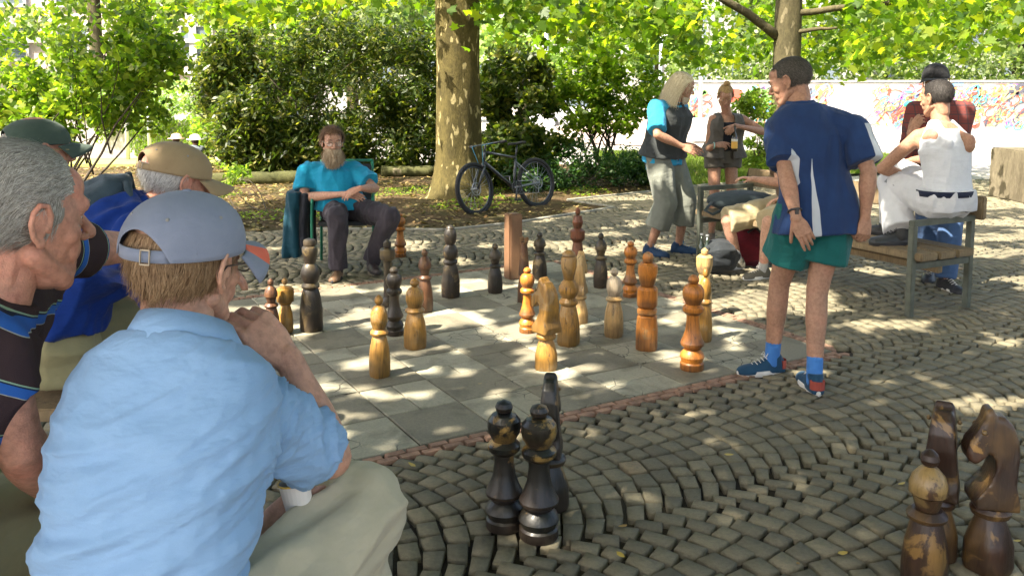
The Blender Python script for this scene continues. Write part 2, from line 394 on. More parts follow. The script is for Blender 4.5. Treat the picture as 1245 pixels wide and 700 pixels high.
# ---- soil bed with leaf litter
m_soil,nt=nodes('soil'); v=texvec(nt); n1=noisetex(nt,2,5,.6,v); n2=noisetex(nt,26,5,.7,v)
c=ramp(nt,n2.outputs[0],[(.3,(.035,.024,.013)),(.55,(.085,.058,.032)),(.75,(.16,.11,.06))]); c=mixc(nt,ramp(nt,n1.outputs[0],[(.45,(0,0,0)),(.7,(.6,.6,.6))]),c,(.05,.06,.02))
finish(nt,c,.95,n2.outputs[0],.8,.03,.1)
xs=np.arange(-11,8,.16); ys=np.arange(9,18.9,.16); X_,Y_=np.meshgrid(xs,ys); ins=inpoly(X_,Y_,[tuple(p[:2]) for p in bed_poly])
bmx=bmesh.new(); outer=[bmx.verts.new((p[0],p[1],.0)) for p in bed_poly]; f_=bmx.faces.new(outer)
bmesh.ops.triangulate(bmx,faces=[f_]); 
for _ in range(5): bmesh.ops.subdivide_edges(bmx,edges=[e for e in bmx.edges if e.calc_length()>.5],cuts=1,use_grid_fill=False); bmesh.ops.triangulate(bmx,faces=bmx.faces)
BP=[tuple(p[:2]) for p in bed_poly]
def edge_d(x,y):
    best=9
    for i in range(len(BP)):
        a=V(BP[i]); b_=V(BP[(i+1)%len(BP)]); ab=b_-a; t=max(0,min(1,(V((x,y))-a).dot(ab)/ab.length_squared)); best=min(best,(a+ab*t-V((x,y))).length)
    return best
def soil_h(x,y):
    e=min(1,edge_d(x,y)/.6); return -.004+e*(.035+.03*noise.noise(V((x*1.1,y*1.1,3)))+.012*noise.noise(V((x*5,y*5,1))))
for v_ in bmx.verts: v_.co.z=soil_h(v_.co.x,v_.co.y)
me=bpy.data.meshes.new('soil_bed'); bmx.to_mesh(me); bmx.free(); tag(link('soil_bed',me,m_soil),kind='structure')
# kerb stones round the bed
m_kerb=mat_plain('kerb_stone',(.26,.245,.2),.8,.25,8,bstr=.3)
kb=MB()
def kerb(pts,w_=.07,h_=.03):
    for a,b_ in zip(pts[:-1],pts[1:]):
        a=V(a);b_=V(b_);n_=max(1,int((b_-a).length/.8))
        for i in range(n_):
            p=a.lerp(b_,i/n_);q=a.lerp(b_,(i+1)/n_); d=(q-p).normalized()*.006
            kb.bar(p+d+V((0,0,h_/2-.012+random.uniform(-.002,.002))),q-d+V((0,0,h_/2-.012)),w_,h_)
kerb([G(345,279),G(440,279),G(540,280),G(620,272),G(746,252.5)]); kerb([G(746,252.5),G(690,243.5)]); kerb([G(690,243.5),G(790,233),G(845,226),G(1010,214)])
o=kb.build('bed_kerb',m_kerb,bevel=.006); tag(o,kind='structure')
# ------------------------------------------------------------ vegetation
def star_leaf():
    pts=[(0,0),(.18,-.02),(.5,.1),(.3,.3),(.52,.55),(.22,.6),(0,1),(-.22,.6),(-.52,.55),(-.3,.3),(-.5,.1),(-.18,-.02)]
    return np.array([(x,y-.4,-.25*abs(x)) for x,y in pts])
T_STAR=star_leaf()
T_QUAD=np.array([(0,-.5,0),(.36,0,-.08),(0,.5,-.03),(-.36,0,-.08)])
T_LANCE=np.array([(0,-.5,0),(.15,-.15,-.03),(.12,.2,-.05),(0,.5,-.12),(-.12,.2,-.05),(-.15,-.15,-.03)])
T_OVAL=np.array([(0,-.5,0),(.24,-.2,-.05),(.2,.2,-.07),(0,.5,-.06),(-.2,.2,-.07),(-.24,-.2,-.05)])
def leaves(name,C,size,tmpl,mat,parent=None,up=.6,droop=0,rnd=None,world=True):
    C=np.asarray(C,float); n=len(C)
    Nn=RNG.normal(0,1,(n,3)); Nn/=np.linalg.norm(Nn,axis=1)[:,None]; Nn[:,2]=np.abs(Nn[:,2])*.6+up; Nn/=np.linalg.norm(Nn,axis=1)[:,None]
    T=RNG.normal(0,1,(n,3)); T[:,2]-=droop; T-= (T*Nn).sum(1)[:,None]*Nn; T/=np.linalg.norm(T,axis=1)[:,None]
    B=np.cross(T,Nn); k=len(tmpl)
    sz=(size*RNG.uniform(.65,1.25,n))[:,None,None]
    Vv=C[:,None,:]+sz*(tmpl[None,:,0:1]*B[:,None,:]+tmpl[None,:,1:2]*T[:,None,:]+tmpl[None,:,2:3]*Nn[:,None,:])
    if rnd is None:
        rnd=RNG.uniform(0,1,n)
    me=np_mesh(name,Vv.reshape(-1,3),k,np.arange(n*k).reshape(n,k),rnd)
    return link(name,me,mat,parent,world=world,smooth=False)
def clump_pts(centers,radii,n,shell=.5):
    """points spread through clumps, denser near the outside of each"""
    centers=np.asarray(centers,float); radii=np.asarray(radii,float); i=RNG.integers(0,len(centers),n)
    d=RNG.normal(0,1,(n,3)); d/=np.linalg.norm(d,axis=1)[:,None]; r=RNG.uniform(shell,1,n)[:,None]**.6
    return centers[i]+d*r*radii[i], i
G1=[(0,(.018,.034,.008)),(.4,(.045,.07,.014)),(.75,(.09,.11,.02)),(.93,(.15,.15,.03)),(1,(.22,.2,.05))]
M_SHRUB=mat_leaf('leaf_shrub',G1,.38,.4)
M_SHRUB2=mat_leaf('leaf_tree',[(0,(.04,.08,.01)),(.5,(.11,.17,.02)),(1,(.24,.27,.04))],.55,.35)
M_OLIVE=mat_leaf('leaf_olive',[(0,(.03,.035,.008)),(.5,(.065,.075,.015)),(1,(.15,.13,.03))],.4,.35)
M_PLANE=mat_leaf('leaf_plane',[(0,(.035,.08,.010)),(.45,(.085,.15,.016)),(.8,(.14,.2,.022)),(1,(.22,.25,.03))],.58,.3,tint=(1.15,1.15,.25))
M_SHADE=mat_leaf('leaf_canopy',[(0,(.05,.09,.014)),(1,(.12,.15,.03))],.33,.3,tint=(1.1,1.05,.5))
M_LIME=mat_leaf('leaf_lime',[(0,(.08,.14,.02)),(.5,(.13,.19,.03)),(1,(.22,.26,.05))],.5,.3)
M_PALE=mat_leaf('leaf_pale',[(0,(.09,.15,.04)),(.5,(.16,.23,.07)),(1,(.27,.32,.12))],.45,.3)
M_COVER=mat_leaf('leaf_cover',[(0,(.012,.04,.01)),(.6,(.03,.075,.02)),(1,(.07,.12,.035))],.35,.35)
def mat_bark(name,a,b,c,sc=5,patch=.55):
    m,nt=nodes(name); v=texvec(nt,(1,1,.45)); n=noisetex(nt,sc,5,.65,v,.6); n2=noisetex(nt,sc*6,5,.7,v); vo=N(nt,'ShaderNodeTexVoronoi',feature='F1',Scale=sc*1.7); 
    nd=noisetex(nt,sc*1.3,3,.5,v); vv=mixc(nt,.3,v,nd.outputs[1],'ADD'); L(nt,vv,vo.inputs['Vector'])
    sx=N(nt,'ShaderNodeSeparateColor'); L(nt,vo.outputs['Color'],sx.inputs[0])
    pt=ramp(nt,sx.outputs[0],[(patch,(0,0,0)),(patch+.02,(1,1,1))])
    inner=ramp(nt,vo.outputs['Distance'],[(.3,(1,1,1)),(.42,(0,0,0))]); pt=mixc(nt,1.0,pt,inner,'MULTIPLY')
    col=ramp(nt,n.outputs[0],[(.3,a),(.65,b)]); col=mixc(nt,pt,col,c); col=mixc(nt,.5,col,ramp(nt,n2.outputs[0],[(.3,(.2,.2,.2)),(.7,(.75,.75,.75))]),'OVERLAY')
    finish(nt,col,.85,n2.outputs[0],.6,.02,.2); return m
M_BARK=mat_bark('bark_plane',(.045,.037,.013),(.10,.08,.026),(.30,.25,.12),6.2,.62)
M_BARK2=mat_bark('bark_grey',(.04,.036,.018),(.085,.072,.036),(.14,.12,.07),6,.75)
M_TWIG=mat_plain('twig',(.05,.038,.025),.8,.3,20)
def limb(mb,p,q,r0,r1,seg=8,bend=.12,n=6):
    p=V(p);q=V(q); Lh=(q-p).length; o=V((random.uniform(-1,1),random.uniform(-1,1),random.uniform(-.2,.8)))*Lh*bend
    pts=[p.lerp(q,i/n)+o*math.sin(PI*i/n)+V((noise.noise(p*3+V((i,0,0))),noise.noise(p*3+V((0,i,0))),noise.noise(p*3+V((0,0,i)))))*Lh*.03*(0<i<n) for i in range(n+1)]
    mb.tube(pts,[r0+(r1-r0)*i/n for i in range(n+1)],seg); return pts
def trunk_mesh(x,y,r,h,flare=1.5,lean=(0,0),seg=28,ridge=.05):
    mb=MB(); rings=[]
    for i in range(26):
        t=(i/25)**1.6; z=-.1+t*(h+.1); rr=r*(1+(flare-1)*math.exp(-max(z,0)/.28)-.1*z/h)
        ring=[]
        for k in range(seg):
            a=2*PI*k/seg; lob=1+ridge*math.sin(a*3+1+z*.5)+ridge*2.2*math.sin(a*5+2)*math.exp(-max(z,0)/.3)+.06*noise.noise(V((math.cos(a)*2,math.sin(a)*2,z*1.2+x)))
            ring.append(V((x+lean[0]*z+rr*lob*math.cos(a),y+lean[1]*z+rr*lob*math.sin(a),z)))
        rings.append(ring)
    mb.loft(rings); return mb
# --- the shade crown overhead, pierced where the ground below is sunlit
PATCH=[(395,352,75,9),(330,380,60,12),(352,400,40,10),(440,385,40,12),(545,388,62,14),(575,350,42,15),(500,300,30,8),(640,332,22,14),(655,297,50,5),(715,306,40,6),(745,285,30,4),(800,300,60,5),
 (905,330,60,8),(945,366,120,19),(1035,415,60,8),(1065,395,70,7),(895,380,40,10),(1180,308,70,8),(1215,345,70,10),(1110,355,18,8),(1225,415,30,8),(1195,488,60,10),(880,405,32,9),(700,448,36,8),(735,470,40,7),(610,405,50,12),(650,430,30,8),
 (430,245,40,6),(300,243,50,8),(410,258,40,6),(690,455,30,8),(455,440,26,10),(505,455,40,9),(560,455,26,7),(425,505,34,10),(600,500,30,6),(760,335,26,8),(1000,300,60,5),(1120,240,120,7),(1010,262,60,5),(1180,270,70,6),(1230,290,40,5),(1060,330,50,6),(700,400,30,10),(880,300,30,6),(820,385,30,9),(480,352,30,6),(560,318,26,5)]
def shade_ok(C):
    """False where a leaf would shade one of the sunlit patches"""
    g=C-np.asarray(S)[None,:]*(C[:,2:3]/S.z); x,y=g[:,0],g[:,1]; c,s=math.cos(TH),math.sin(TH)
    D=y*c+CAMH*s; U=y*s-CAMH*c; D=np.maximum(D,.1); u=CX+F_PX*x/D; v=PY-F_PX*U/D
    ok=np.ones(len(C),bool)
    jit=np.array([noise.noise(V((a*2.3,b*2.3,0)))for a,b in zip(x,y)])
    for (pu,pv,a,b) in PATCH: ok&=(((u-pu)/a)**2+((v-pv)/b)**2)>(1+1.3*jit)
    small=np.array([noise.noise(V((a*3.1,b*3.1,7.7)))+.35*noise.noise(V((a*8,b*8,1.7))) for a,b in zip(x,y)])
    near=np.clip((4.3-y)/1.2,0,1)*(x>-3)*(x<3.2)
    ok&=(small<.36+near*.45)
    for (kx,ky,kz,kr) in ((-.55,1.45,1.15,.5),(-.55,1.4,.8,.45),(-.8,1.45,1.3,.3),(1.6,4.6,1.3,.35)):
        gx,gy=kx-S.x/S.z*kz,ky-S.y/S.z*kz; ok|=((g[:,0]-gx)**2+(g[:,1]-gy)**2<kr*kr)
    return ok,g
def canopy(name,n,rx,ry,zr,parent,tmpl=T_QUAD,size=.24,mat=None):
    g=np.stack([RNG.uniform(rx[0],rx[1],n),RNG.uniform(ry[0],ry[1],n),np.zeros(n)],1)
    z=RNG.uniform(zr[0],zr[1],n); C=g+np.asarray(S)[None,:]*(z/S.z)[:,None]
    ok,_=shade_ok(C)
    # keep the crown's underside above anything in view
    ok&=(C[:,2]>1.6+.118*np.maximum(C[:,1],0)+.35)
    C=C[ok]; return leaves(name,C,size,tmpl,mat or M_SHADE,parent,up=.9)
# tree A: the plane tree with the blotched trunk
tA=G(557,240); tA=V((-.80,12.55,0))
treeA=empty('plane_tree',tA,'big plane tree with thick blotched trunk behind the leaning bicycle','tree')
mb=trunk_mesh(tA.x,tA.y,.33,6.2,1.5); mb.build('trunk',M_BARK,treeA,smooth=True)
mb=MB()
for a,b in (((-.8,12.5,5.6),(-4.5,9,8)),((-.8,12.5,5.8),(2.6,9.5,8.2)),((-.8,12.5,5.5),(-2,6.5,8)),((-.8,12.5,5.9),(.5,15,9)),((-2,6.5,8),(-3,2,9)),((-4.5,9,8),(-7,5,8))): limb(mb,a,b,.17,.07)
mb.build('limb',M_BARK,treeA,smooth=True)
canopy('crown',14000,(-3.5,4.5),(6.2,12.2),(4.2,7.6),treeA)
# crowns of two trees that stand just outside the view
treeC=empty('plane_tree',V((-7.5,-2.5,0)),'plane tree whose trunk stands out of view, its crown shading the near cobbles','tree')
trunk_mesh(-7.5,-2.5,.36,6,1.6).build('trunk',M_BARK,treeC,smooth=True)
mb=MB()
for a,b in (((-7.5,-2.5,5.5),(-3,-1,8)),((-7.5,-2.5,5.2),(-6,3,7.5)),((-3,-1,8),(0,1.5,8.5)),((-7.5,-2.5,5.4),(-8,-6,8))): limb(mb,a,b,.17,.06)
mb.build('limb',M_BARK,treeC,smooth=True)
canopy('crown',21000,(-5.5,4.0),(-1.5,6.6),(4.4,7.8),treeC)
treeD=empty('plane_tree',V((9.5,3.2,0)),'plane tree out of view at the side whose crown shades the bench end','tree')
trunk_mesh(9.5,3.2,.33,6,1.6).build('trunk',M_BARK,treeD,smooth=True)
mb=MB()
for a,b in (((9.5,3.2,5.5),(5,3,8)),((9.5,3.2,5.2),(6,7,7.5)),((5,3,8),(2,4.5,8.5)),((9.5,3.2,5.4),(10,-1,8))): limb(mb,a,b,.17,.06)
mb.build('limb',M_BARK,treeD,smooth=True)
canopy('crown',15000,(3.5,12),(-1.5,11.4),(4.2,7.6),treeD)
gg=[]
for (kx,ky,kz,kr) in ((-.62,1.45,1.12,.55),(-.55,1.4,.8,.5),(-.85,1.45,1.3,.35)):
    for _ in range(330):
        a=random.uniform(0,6.28); r=kr*math.sqrt(random.random()); z=random.uniform(5,7.5); gg.append((kx-S.x/S.z*(kz-z)+r*math.cos(a),ky-S.y/S.z*(kz-z)+r*math.sin(a),z))
leaves('added_shade_leaves',np.array(gg),.24,T_QUAD,M_SHADE,treeC,up=.9)  # extra unseen leaves, added to keep the nearest men's backs in shade
# --- tree B with the forked limbs, right of the middle
tB=V((4.56,14.35,0)); treeB=empty('plane_tree',tB,'slimmer plane tree behind the man in green shorts, one limb forking to the upper left','tree')
trunk_mesh(tB.x,tB.y,.225,7,1.4).build('trunk',M_BARK2,treeB,smooth=True)
mb=MB()
def P3(u,v,Y): return at(u,v,Y)
l1=limb(mb,P3(944,44,14.3),P3(868,-8,14.0),.085,.06,bend=.03); limb(mb,P3(868,-8,14.0),P3(760,-60,14),.09,.04)
limb(mb,P3(960,16,14.3),P3(1120,-2,13.6),.06,.035,bend=.05); limb(mb,P3(1120,-2,13.6),P3(1280,-30,13),.06,.03)
limb(mb,P3(960,40,14.3),P3(1018,34,13.9),.045,.02,bend=.02); limb(mb,P3(955,-60,14.4),P3(700,-160,12),.12,.05); limb(mb,P3(955,-60,14.4),P3(1300,-160,12),.12,.05)
mb.build('limb',M_BARK2,treeB,smooth=True)
def fringe(ulo,uhi,bound,n,Yr,top=-60):
    """leaf points of hanging sprays; bound = how low they reach, as (u, v) pairs"""
    bu=[b[0] for b in bound]; bv=[b[1] for b in bound]; nc=n//45; out=[]
    cu=RNG.uniform(ulo,uhi,nc*2); lim=np.interp(cu,bu,bv); cv=top+(lim-top)*RNG.uniform(0,1,nc*2)**.75
    for u,v in list(zip(cu,cv))[:nc]:
        Y=random.uniform(*Yr); c=np.array(at(u,v,Y)); m=45
        p=RNG.normal(0,1,(m,3))*np.array([.42,.42,.13]); p[:,2]-=.12*(p[:,0]**2+p[:,1]**2); out.append(c+p)
    return np.concatenate(out)
P=fringe(590,1420,[(590,0),(640,15),(690,62),(720,80),(760,28),(830,46),(870,68),(930,80),(985,76),(1030,74),(1080,45),(1130,52),(1180,20),(1250,35),(1420,40)],12500,(11.8,16.8))
uu=CX+F_PX*P[:,0]/(P[:,1]*math.cos(TH)); P=P[~((P[:,1]<15.0)&(uu>850)&(uu<1025))]
leaves('crown',P,.155,T_STAR,M_PLANE,treeB,up=.35)
P=fringe(180,600,[(180,0),(240,12),(300,20),(350,-5),(420,-12),(480,-8),(540,-20),(600,0)],3400,(12,16))
leaves('hanging_sprays',P,.15,T_STAR,M_PLANE,treeA,up=.35)

# --- shrubs: stems and leaf clumps
def shrub(name,base,clumps,n,size,tmpl,mat,label,cat='shrub',group=None,stems=6,up=.4,shell=.45,stem_r=.03,droop=.3):
    o=empty(name,base,label,cat,group); base=V(base)
    cs=[c[0] for c in clumps]; rs=[c[1] for c in clumps]
    # random sub-clumps inside the main ones make the outline uneven
    P0,_=clump_pts(cs,rs,max(14,n//110),.3)
    sr=np.full((len(P0),3),.34*np.mean([r[0] for r in rs])**.5)*RNG.uniform(.6,1.25,(len(P0),1))
    P1,i=clump_pts(P0,sr,n,.15); P1=P1[P1[:,2]>.05]
    leaves('foliage',P1,size,tmpl,mat,o,up=up,droop=droop)
    mb=MB()
    for k in range(stems):
        q=V(P0[random.randrange(len(P0))]); b=base+V((random.uniform(-.3,.3),random.uniform(-.2,.2),-.05)); limb(mb,b,q,stem_r,stem_r*.3,6,.1)
        for _ in range(2): q2=V(P0[random.randrange(len(P0))]); limb(mb,b.lerp(q,.5),q2,stem_r*.5,stem_r*.15,5,.1,4)
    mb.build('stems',M_TWIG,o,smooth=True); return o
def E_(u,v,Y,ru,rv,ry): # clump at a photo place, radii given in photo pixels and metres of depth
    p=at(u,v,Y); k=Y/F_PX; return (np.array(p),np.array((ru*k,ry,rv*k)))
shrub('bush',(-3.6,16.4,0),[E_(330,120,16.2,70,80,1.0),E_(420,110,16.8,80,85,1.1),E_(500,110,16.6,55,85,1.0),E_(300,165,15.8,50,55,.8),E_(370,185,16,70,40,.8),E_(460,180,16.4,70,45,.9),E_(390,60,17,110,40,1.0),E_(525,120,17,35,90,.7),E_(280,95,16.6,38,60,.7)],42000,.15,T_LANCE,M_SHRUB,'tall dark leafy bush behind the bearded man, left of the plane tree','bush',stems=14)
shrub('bush',(-5.6,17.2,0),[E_(290,190,17.0,38,38,.6),E_(262,150,17.6,30,45,.6)],4200,.13,T_LANCE,M_LIME,'sunlit yellow green bush low behind the beige cap','bush',stems=5)
shrub('bush',(.15,14.6,0),[E_(632,110,14.8,42,70,.8),E_(600,130,14.6,22,80,.6),E_(640,180,14.2,55,45,.7),E_(620,200,13.8,50,28,.5)],14000,.13,T_OVAL,M_SHRUB,'dark bush directly behind the leaning bicycle, right of the plane tree','bush',stems=7)
shrub('sapling',(1.75,15.6,0),[E_(735,85,15.6,60,38,.7),E_(700,120,15.4,42,35,.6),E_(768,110,15.8,40,30,.5),E_(745,140,15.4,40,22,.5),E_(720,60,15.8,35,30,.5)],5600,.12,T_OVAL,M_SHRUB2,'thin many stemmed sapling in front of the low curved wall','small tree',stems=9,stem_r=.028)
shrub('low_shrub',(.7,13.3,0),[E_(655,215,13.2,35,14,.4),E_(700,212,13.4,45,17,.5),E_(745,205,13.7,45,18,.6),E_(785,205,14,30,18,.5),E_(690,195,13.8,40,14,.5)],6500,.09,T_LANCE,M_COVER,'low spreading dark green shrub beside the rear bicycle wheel','shrub',stems=6,stem_r=.012)
shrub('small_tree',(-5.3,9.6,0),[E_(60,60,9.6,80,55,.8),E_(140,60,9.4,70,50,.8),E_(190,70,9.6,38,40,.6),E_(30,115,9.8,60,35,.6),E_(120,110,9.6,60,32,.6),E_(-60,60,9.8,80,70,.8),E_(95,20,9.8,130,35,.8),E_(150,128,9.7,40,20,.4),E_(60,140,9.7,50,18,.4)],7600,.10,T_OVAL,M_SHRUB2,'slender branching tree with small sunlit leaves behind the green cap','small tree',stems=7,stem_r=.02,up=.3)
shrub('bush',(4.1,14.2,0),[E_(916,135,14.2,20,22,.35),E_(912,165,14.1,24,30,.35),E_(925,190,14.0,18,20,.3)],2000,.085,T_OVAL,M_LIME,'narrow bush with tiny pale flowers beside the slim tree trunk','bush',stems=5,stem_r=.014)
shrub('weed_clump',(-3.0,10.3,0),[E_(290,212,12.6,14,8,.15),E_(262,232,11.5,16,10,.15)],260,.12,T_LANCE,M_LIME,'small leafy weed at the edge of the leaf litter beside the beige visor','plant',stems=4,stem_r=.008)
# flowers of the narrow bush are left to its leaves' pale ends
# --- grass, litter, mossy edging
def blades(name,poly,n,h,mat,kind='stuff',label=None,z=.0):
    xs=[p[0] for p in poly]; ys=[p[1] for p in poly]; x=RNG.uniform(min(xs),max(xs),n*2); y=RNG.uniform(min(ys),max(ys),n*2); k=inpoly(x,y,[tuple(p[:2]) for p in poly]); x,y=x[k],y[k]; n=len(x)
    a=RNG.uniform(0,2*PI,n); w_=.012; hh=h*RNG.uniform(.5,1.3,n); lx=RNG.normal(0,.4,n)*hh; ly=RNG.normal(0,.4,n)*hh; zz=np.full(n,z)
    Vv=np.stack([np.stack([x-np.cos(a)*w_,y-np.sin(a)*w_,zz],1),np.stack([x+np.cos(a)*w_,y+np.sin(a)*w_,zz],1),np.stack([x+lx,y+ly,zz+hh],1)],1).reshape(-1,3)
    me=np_mesh(name,Vv,3,np.arange(n*3).reshape(n,3),RNG.random(n)); o=link(name,me,mat,smooth=False); tag(o,label,kind=kind); return o
M_GRASS=mat_leaf('grass_blade',[(0,(.06,.1,.015)),(.6,(.11,.16,.025)),(1,(.2,.2,.06))],.4,.2)
grass_poly=[G(800,231),G(845,226),G(1020,213),V((9,16.8,0)),V((9,21.5,0)),V((2,21.5,0)),V((2,16.5,0))]
m_turf=mat_plain('turf_soil',(.07,.085,.03),.95,.35,6); bmt=bmesh.new(); bmt.faces.new([bmt.verts.new((p[0],p[1],.012)) for p in grass_poly]); me=bpy.data.meshes.new('turf'); bmt.to_mesh(me); bmt.free(); tag(link('turf',me,m_turf),kind='structure')
blades('grass',grass_poly,26000,.09,M_GRASS,z=.01,label='strip of green grass behind the standing woman')
M_LITTER=mat_leaf('leaf_litter',[(0,(.07,.04,.015)),(.35,(.16,.1,.04)),(.6,(.26,.19,.08)),(.8,(.1,.09,.025)),(1,(.4,.3,.12))],.1,.3)
n=15000; x=RNG.uniform(-9,6,n*2); y=RNG.uniform(9.4,17.5,n*2); k=inpoly(x,y,BP); x,y=x[k],y[k]; dens=np.array([noise.noise(V((a*.9,b*.9,5)))for a,b in zip(x,y)]); k=RNG.random(len(x))<.55+dens; x,y=x[k],y[k]
z=np.array([soil_h(a,b) for a,b in zip(x,y)])+.012
tag(leaves('leaf_litter',np.stack([x,y,z],1),.075,T_OVAL,M_LITTER,up=2.2),'dry brown leaves scattered over the soil bed',kind='stuff')
n=7000; x=RNG.uniform(-8,3.2,n*2); y=RNG.uniform(10,15,n*2); k=inpoly(x,y,BP); x,y=x[k],y[k]; dens=np.array([noise.noise(V((a*.8,b*.8,15)))for a,b in zip(x,y)]); k=dens>.12; x,y=x[k],y[k]
z=np.array([soil_h(a,b) for a,b in zip(x,y)])+.03
tag(leaves('ground_cover',np.stack([x,y,z],1),.05,T_OVAL,M_LIME,up=1.0),'creeping green plants among the fallen leaves',kind='stuff')
x=[];y=[]
for _ in range(22):
    u,v=random.uniform(395,1245),random.uniform(300,695); p=G(u,v); x.append(p.x); y.append(p.y)
P=np.stack([x,y,np.full(len(x),.012)],1); tag(leaves('fallen_leaves',P,.036,T_OVAL,mat_leaf('leaf_yellow',[(0,(.3,.16,.03)),(1,(.5,.38,.08))],.1,.3),up=4),'small yellow leaves fallen on the paving',kind='stuff')
M_MOSS=mat_bark('mossy_stone',(.035,.038,.014),(.08,.08,.03),(.15,.13,.08),5,.8)
def edging(pts,r,label):
    mb=MB(); pts=[V(p) for p in pts]; full=[]
    for a,b in zip(pts[:-1],pts[1:]):
        for i in range(8): full.append(a.lerp(b,i/8)+V((0,random.uniform(-.02,.02),random.uniform(-.012,.012))))
    mb.tube(full,[r*random.uniform(.93,1.07) for _ in full],12); o=mb.build('mossy_log',M_MOSS,smooth=True,loc=pts[0]); tag(o,label,'log'); return o
edging([V((-5.4,13.7,.12)),V((-3.8,14.1,.13)),V((-2.3,14.4,.12))],.12,'long mossy edging log behind the bearded man, under the dark bush')
edging([V((-2.35,15.3,.12)),V((-1.25,15.4,.13))],.1,'short mossy log between the dark bush and the blotched trunk')
# ------------------------------------------------------------ background
m_conc=mat_plain('concrete_pale',(.34,.32,.29),.85,.12,1.5,bstr=.2); m_conc2=mat_plain('concrete_grey',(.3,.31,.3),.85,.15,1.2,bstr=.2); m_white=mat_plain('white_render',(.42,.41,.39),.8,.06,1)
m_pink=mat_plain('pink_render',(.42,.35,.31),.85,.06,1); m_glass=mat_plain('window_glass',(.12,.15,.18),.1,.2,3,spec=.8); m_stone=mat_plain('stone_facade',(.3,.29,.27),.85,.08,1); m_steel=mat_plain('galvanised_steel',(.5,.52,.55),.4,.1,8,metal=.5)
m_roofd=mat_plain('roof_dark',(.12,.1,.09),.8)
# graffiti wall
gw=empty('graffiti_wall',(13,31,0),'long low wall covered in bright graffiti across the plaza','wall')
mb=MB(); mb.box((15,31,.9),(18.5,.25,1.84)); mb.build('wall',m_white,gw,bevel=.01); mb=MB(); mb.box((15,31,1.87),(18.7,.36,.07)); mb.build('coping',m_conc,gw)
paints=[mat_plain('spray_'+n_,c_,.6,.1) for n_,c_ in (('red',(.55,.09,.06)),('orange',(.65,.26,.08)),('teal',(.08,.42,.36)),('blue',(.15,.3,.55)),('violet',(.36,.16,.45)),('green',(.2,.45,.12)),('black',(.07,.07,.09)),('yellow',(.65,.55,.15)))]
mb=MB(); yy=30.868
for k in range(1150):
    cx=random.uniform(6,24.0); dens_=1 if (cx<10.6 or cx>14) else .55
    if random.random()>dens_ or noise.noise(V((cx*.7,3.3,1)))>.22: continue
    cz=random.uniform(.25,1.65); w_=random.uniform(.007,.026)*(2.2 if random.random()<.12 else 1); a=random.uniform(0,6.28); r_=random.uniform(.05,.24); pts=[]; tt=random.uniform(2,6); fx=random.uniform(.5,1.6)
    for i in range(14):
        t=i/13*tt; pts.append((cx+r_*math.cos(a+t)*fx+.3*r_*math.cos(2.7*t),min(1.75,max(.08,cz+r_*math.sin(a+t*1.3)))))
    yv=yy-k*.00004; vs=[]
    for i,(x,z) in enumerate(pts):
        x2,z2=pts[min(i+1,13)]; x1,z1=pts[max(i-1,0)]; dx,dz=x2-x1,z2-z1; l=math.hypot(dx,dz) or 1; nx,nz=-dz/l*w_,dx/l*w_; vs+=[(x+nx,yv,z+nz),(x-nx,yv,z-nz)]
    mb.add(vs,[(2*i,2*i+1,2*i+3,2*i+2) for i in range(13)],random.choice([0,1,1,2,3,4,5,6,7,0]))
for (cx,cz,rx,rz,c) in ((8.0,1.35,.25,.3,0),(8.9,1.3,.45,.35,5),(9.6,1.3,.2,.4,2),(8.5,.9,.3,.2,3),(10.8,.2,.16,.14,2),(19.5,.8,.3,.3,0),(14.7,.6,.4,.35,7)):
    vs=[(cx+rx*math.cos(q)*(1+.25*math.sin(3*q)),yy-.03,cz+rz*math.sin(q)*(1+.2*math.cos(2*q))) for q in [2*PI*i/18 for i in range(18)]]; mb.add(vs,[tuple(range(18))],c)
mb.build('graffiti',paints,gw)
# stone block at the side
o=MB().box((8.05,12.3,.36),(1.75,1.0,.74)).build('stone_block',mat_bark('rough_stone',(.09,.075,.05),(.17,.145,.10),(.25,.22,.16),2.5,.7),bevel=.02,loc=(7.75,12.3,0)); tag(o,'squat rough stone block at the far side behind the plaid shirt','stone block')
# low steps of the plaza
for i,(y0,z0) in enumerate(((21.5,.0),(24.5,.05),(27.3,.1))):
    o=MB().box((19,y0+1.6,z0/2+.0),(17,3.2-.4*i,.05+z0)).build('plaza_step',m_conc); tag(o,kind='structure')
# low curved wall
cw=MB(); rings=[]
for i in range(15):
    t=i/14; x=.6+t*4.1; y=27.0-3.0*math.sin(t*1.5); h_=.25+.75*t**.8; rings.append([V((x,y,0)),V((x+.05,y+.4,0)),V((x+.05,y+.4,h_)),V((x,y,h_))])
cw.loft(rings); o=cw.build('curved_wall',m_pink,loc=(2.5,25,0)); tag(o,'low pinkish curved wall behind the thin sapling','wall')
# planter wall on the left with hanging greenery
pw=empty('planter_wall',(-9.5,19.2,0),'pale concrete planter wall with greenery hanging over it, behind the green cap','wall')
MB().box((-10.2,19.4,.44),(9.0,.35,.88)).build('wall',m_conc,pw,bevel=.015)
P=np.stack([RNG.uniform(-14,-6.1,9000),RNG.normal(19.7,.35,9000),RNG.uniform(.85,1.62,9000)],1); P[:,2]+=.18*np.sin(P[:,0]*2.3); leaves('hedge_top',P,.10,T_OVAL,M_PALE,pw,up=.3)
P=[]
for (x0,x1,zl,n_) in ((-8.6,-6.1,.15,3600),(-11.6,-10.8,.55,500),(-9.3,-8.6,.5,400)):
    x=RNG.uniform(x0,x1,n_); z=RNG.uniform(0,1,n_)**.7*(1.05-zl)+zl+.15*np.sin(x*7); P.append(np.stack([x,19.16-RNG.uniform(0,.12,n_),z],1))
leaves('hanging_ivy',np.concatenate(P),.09,T_LANCE,M_LIME,pw,up=.1,droop=1.5)
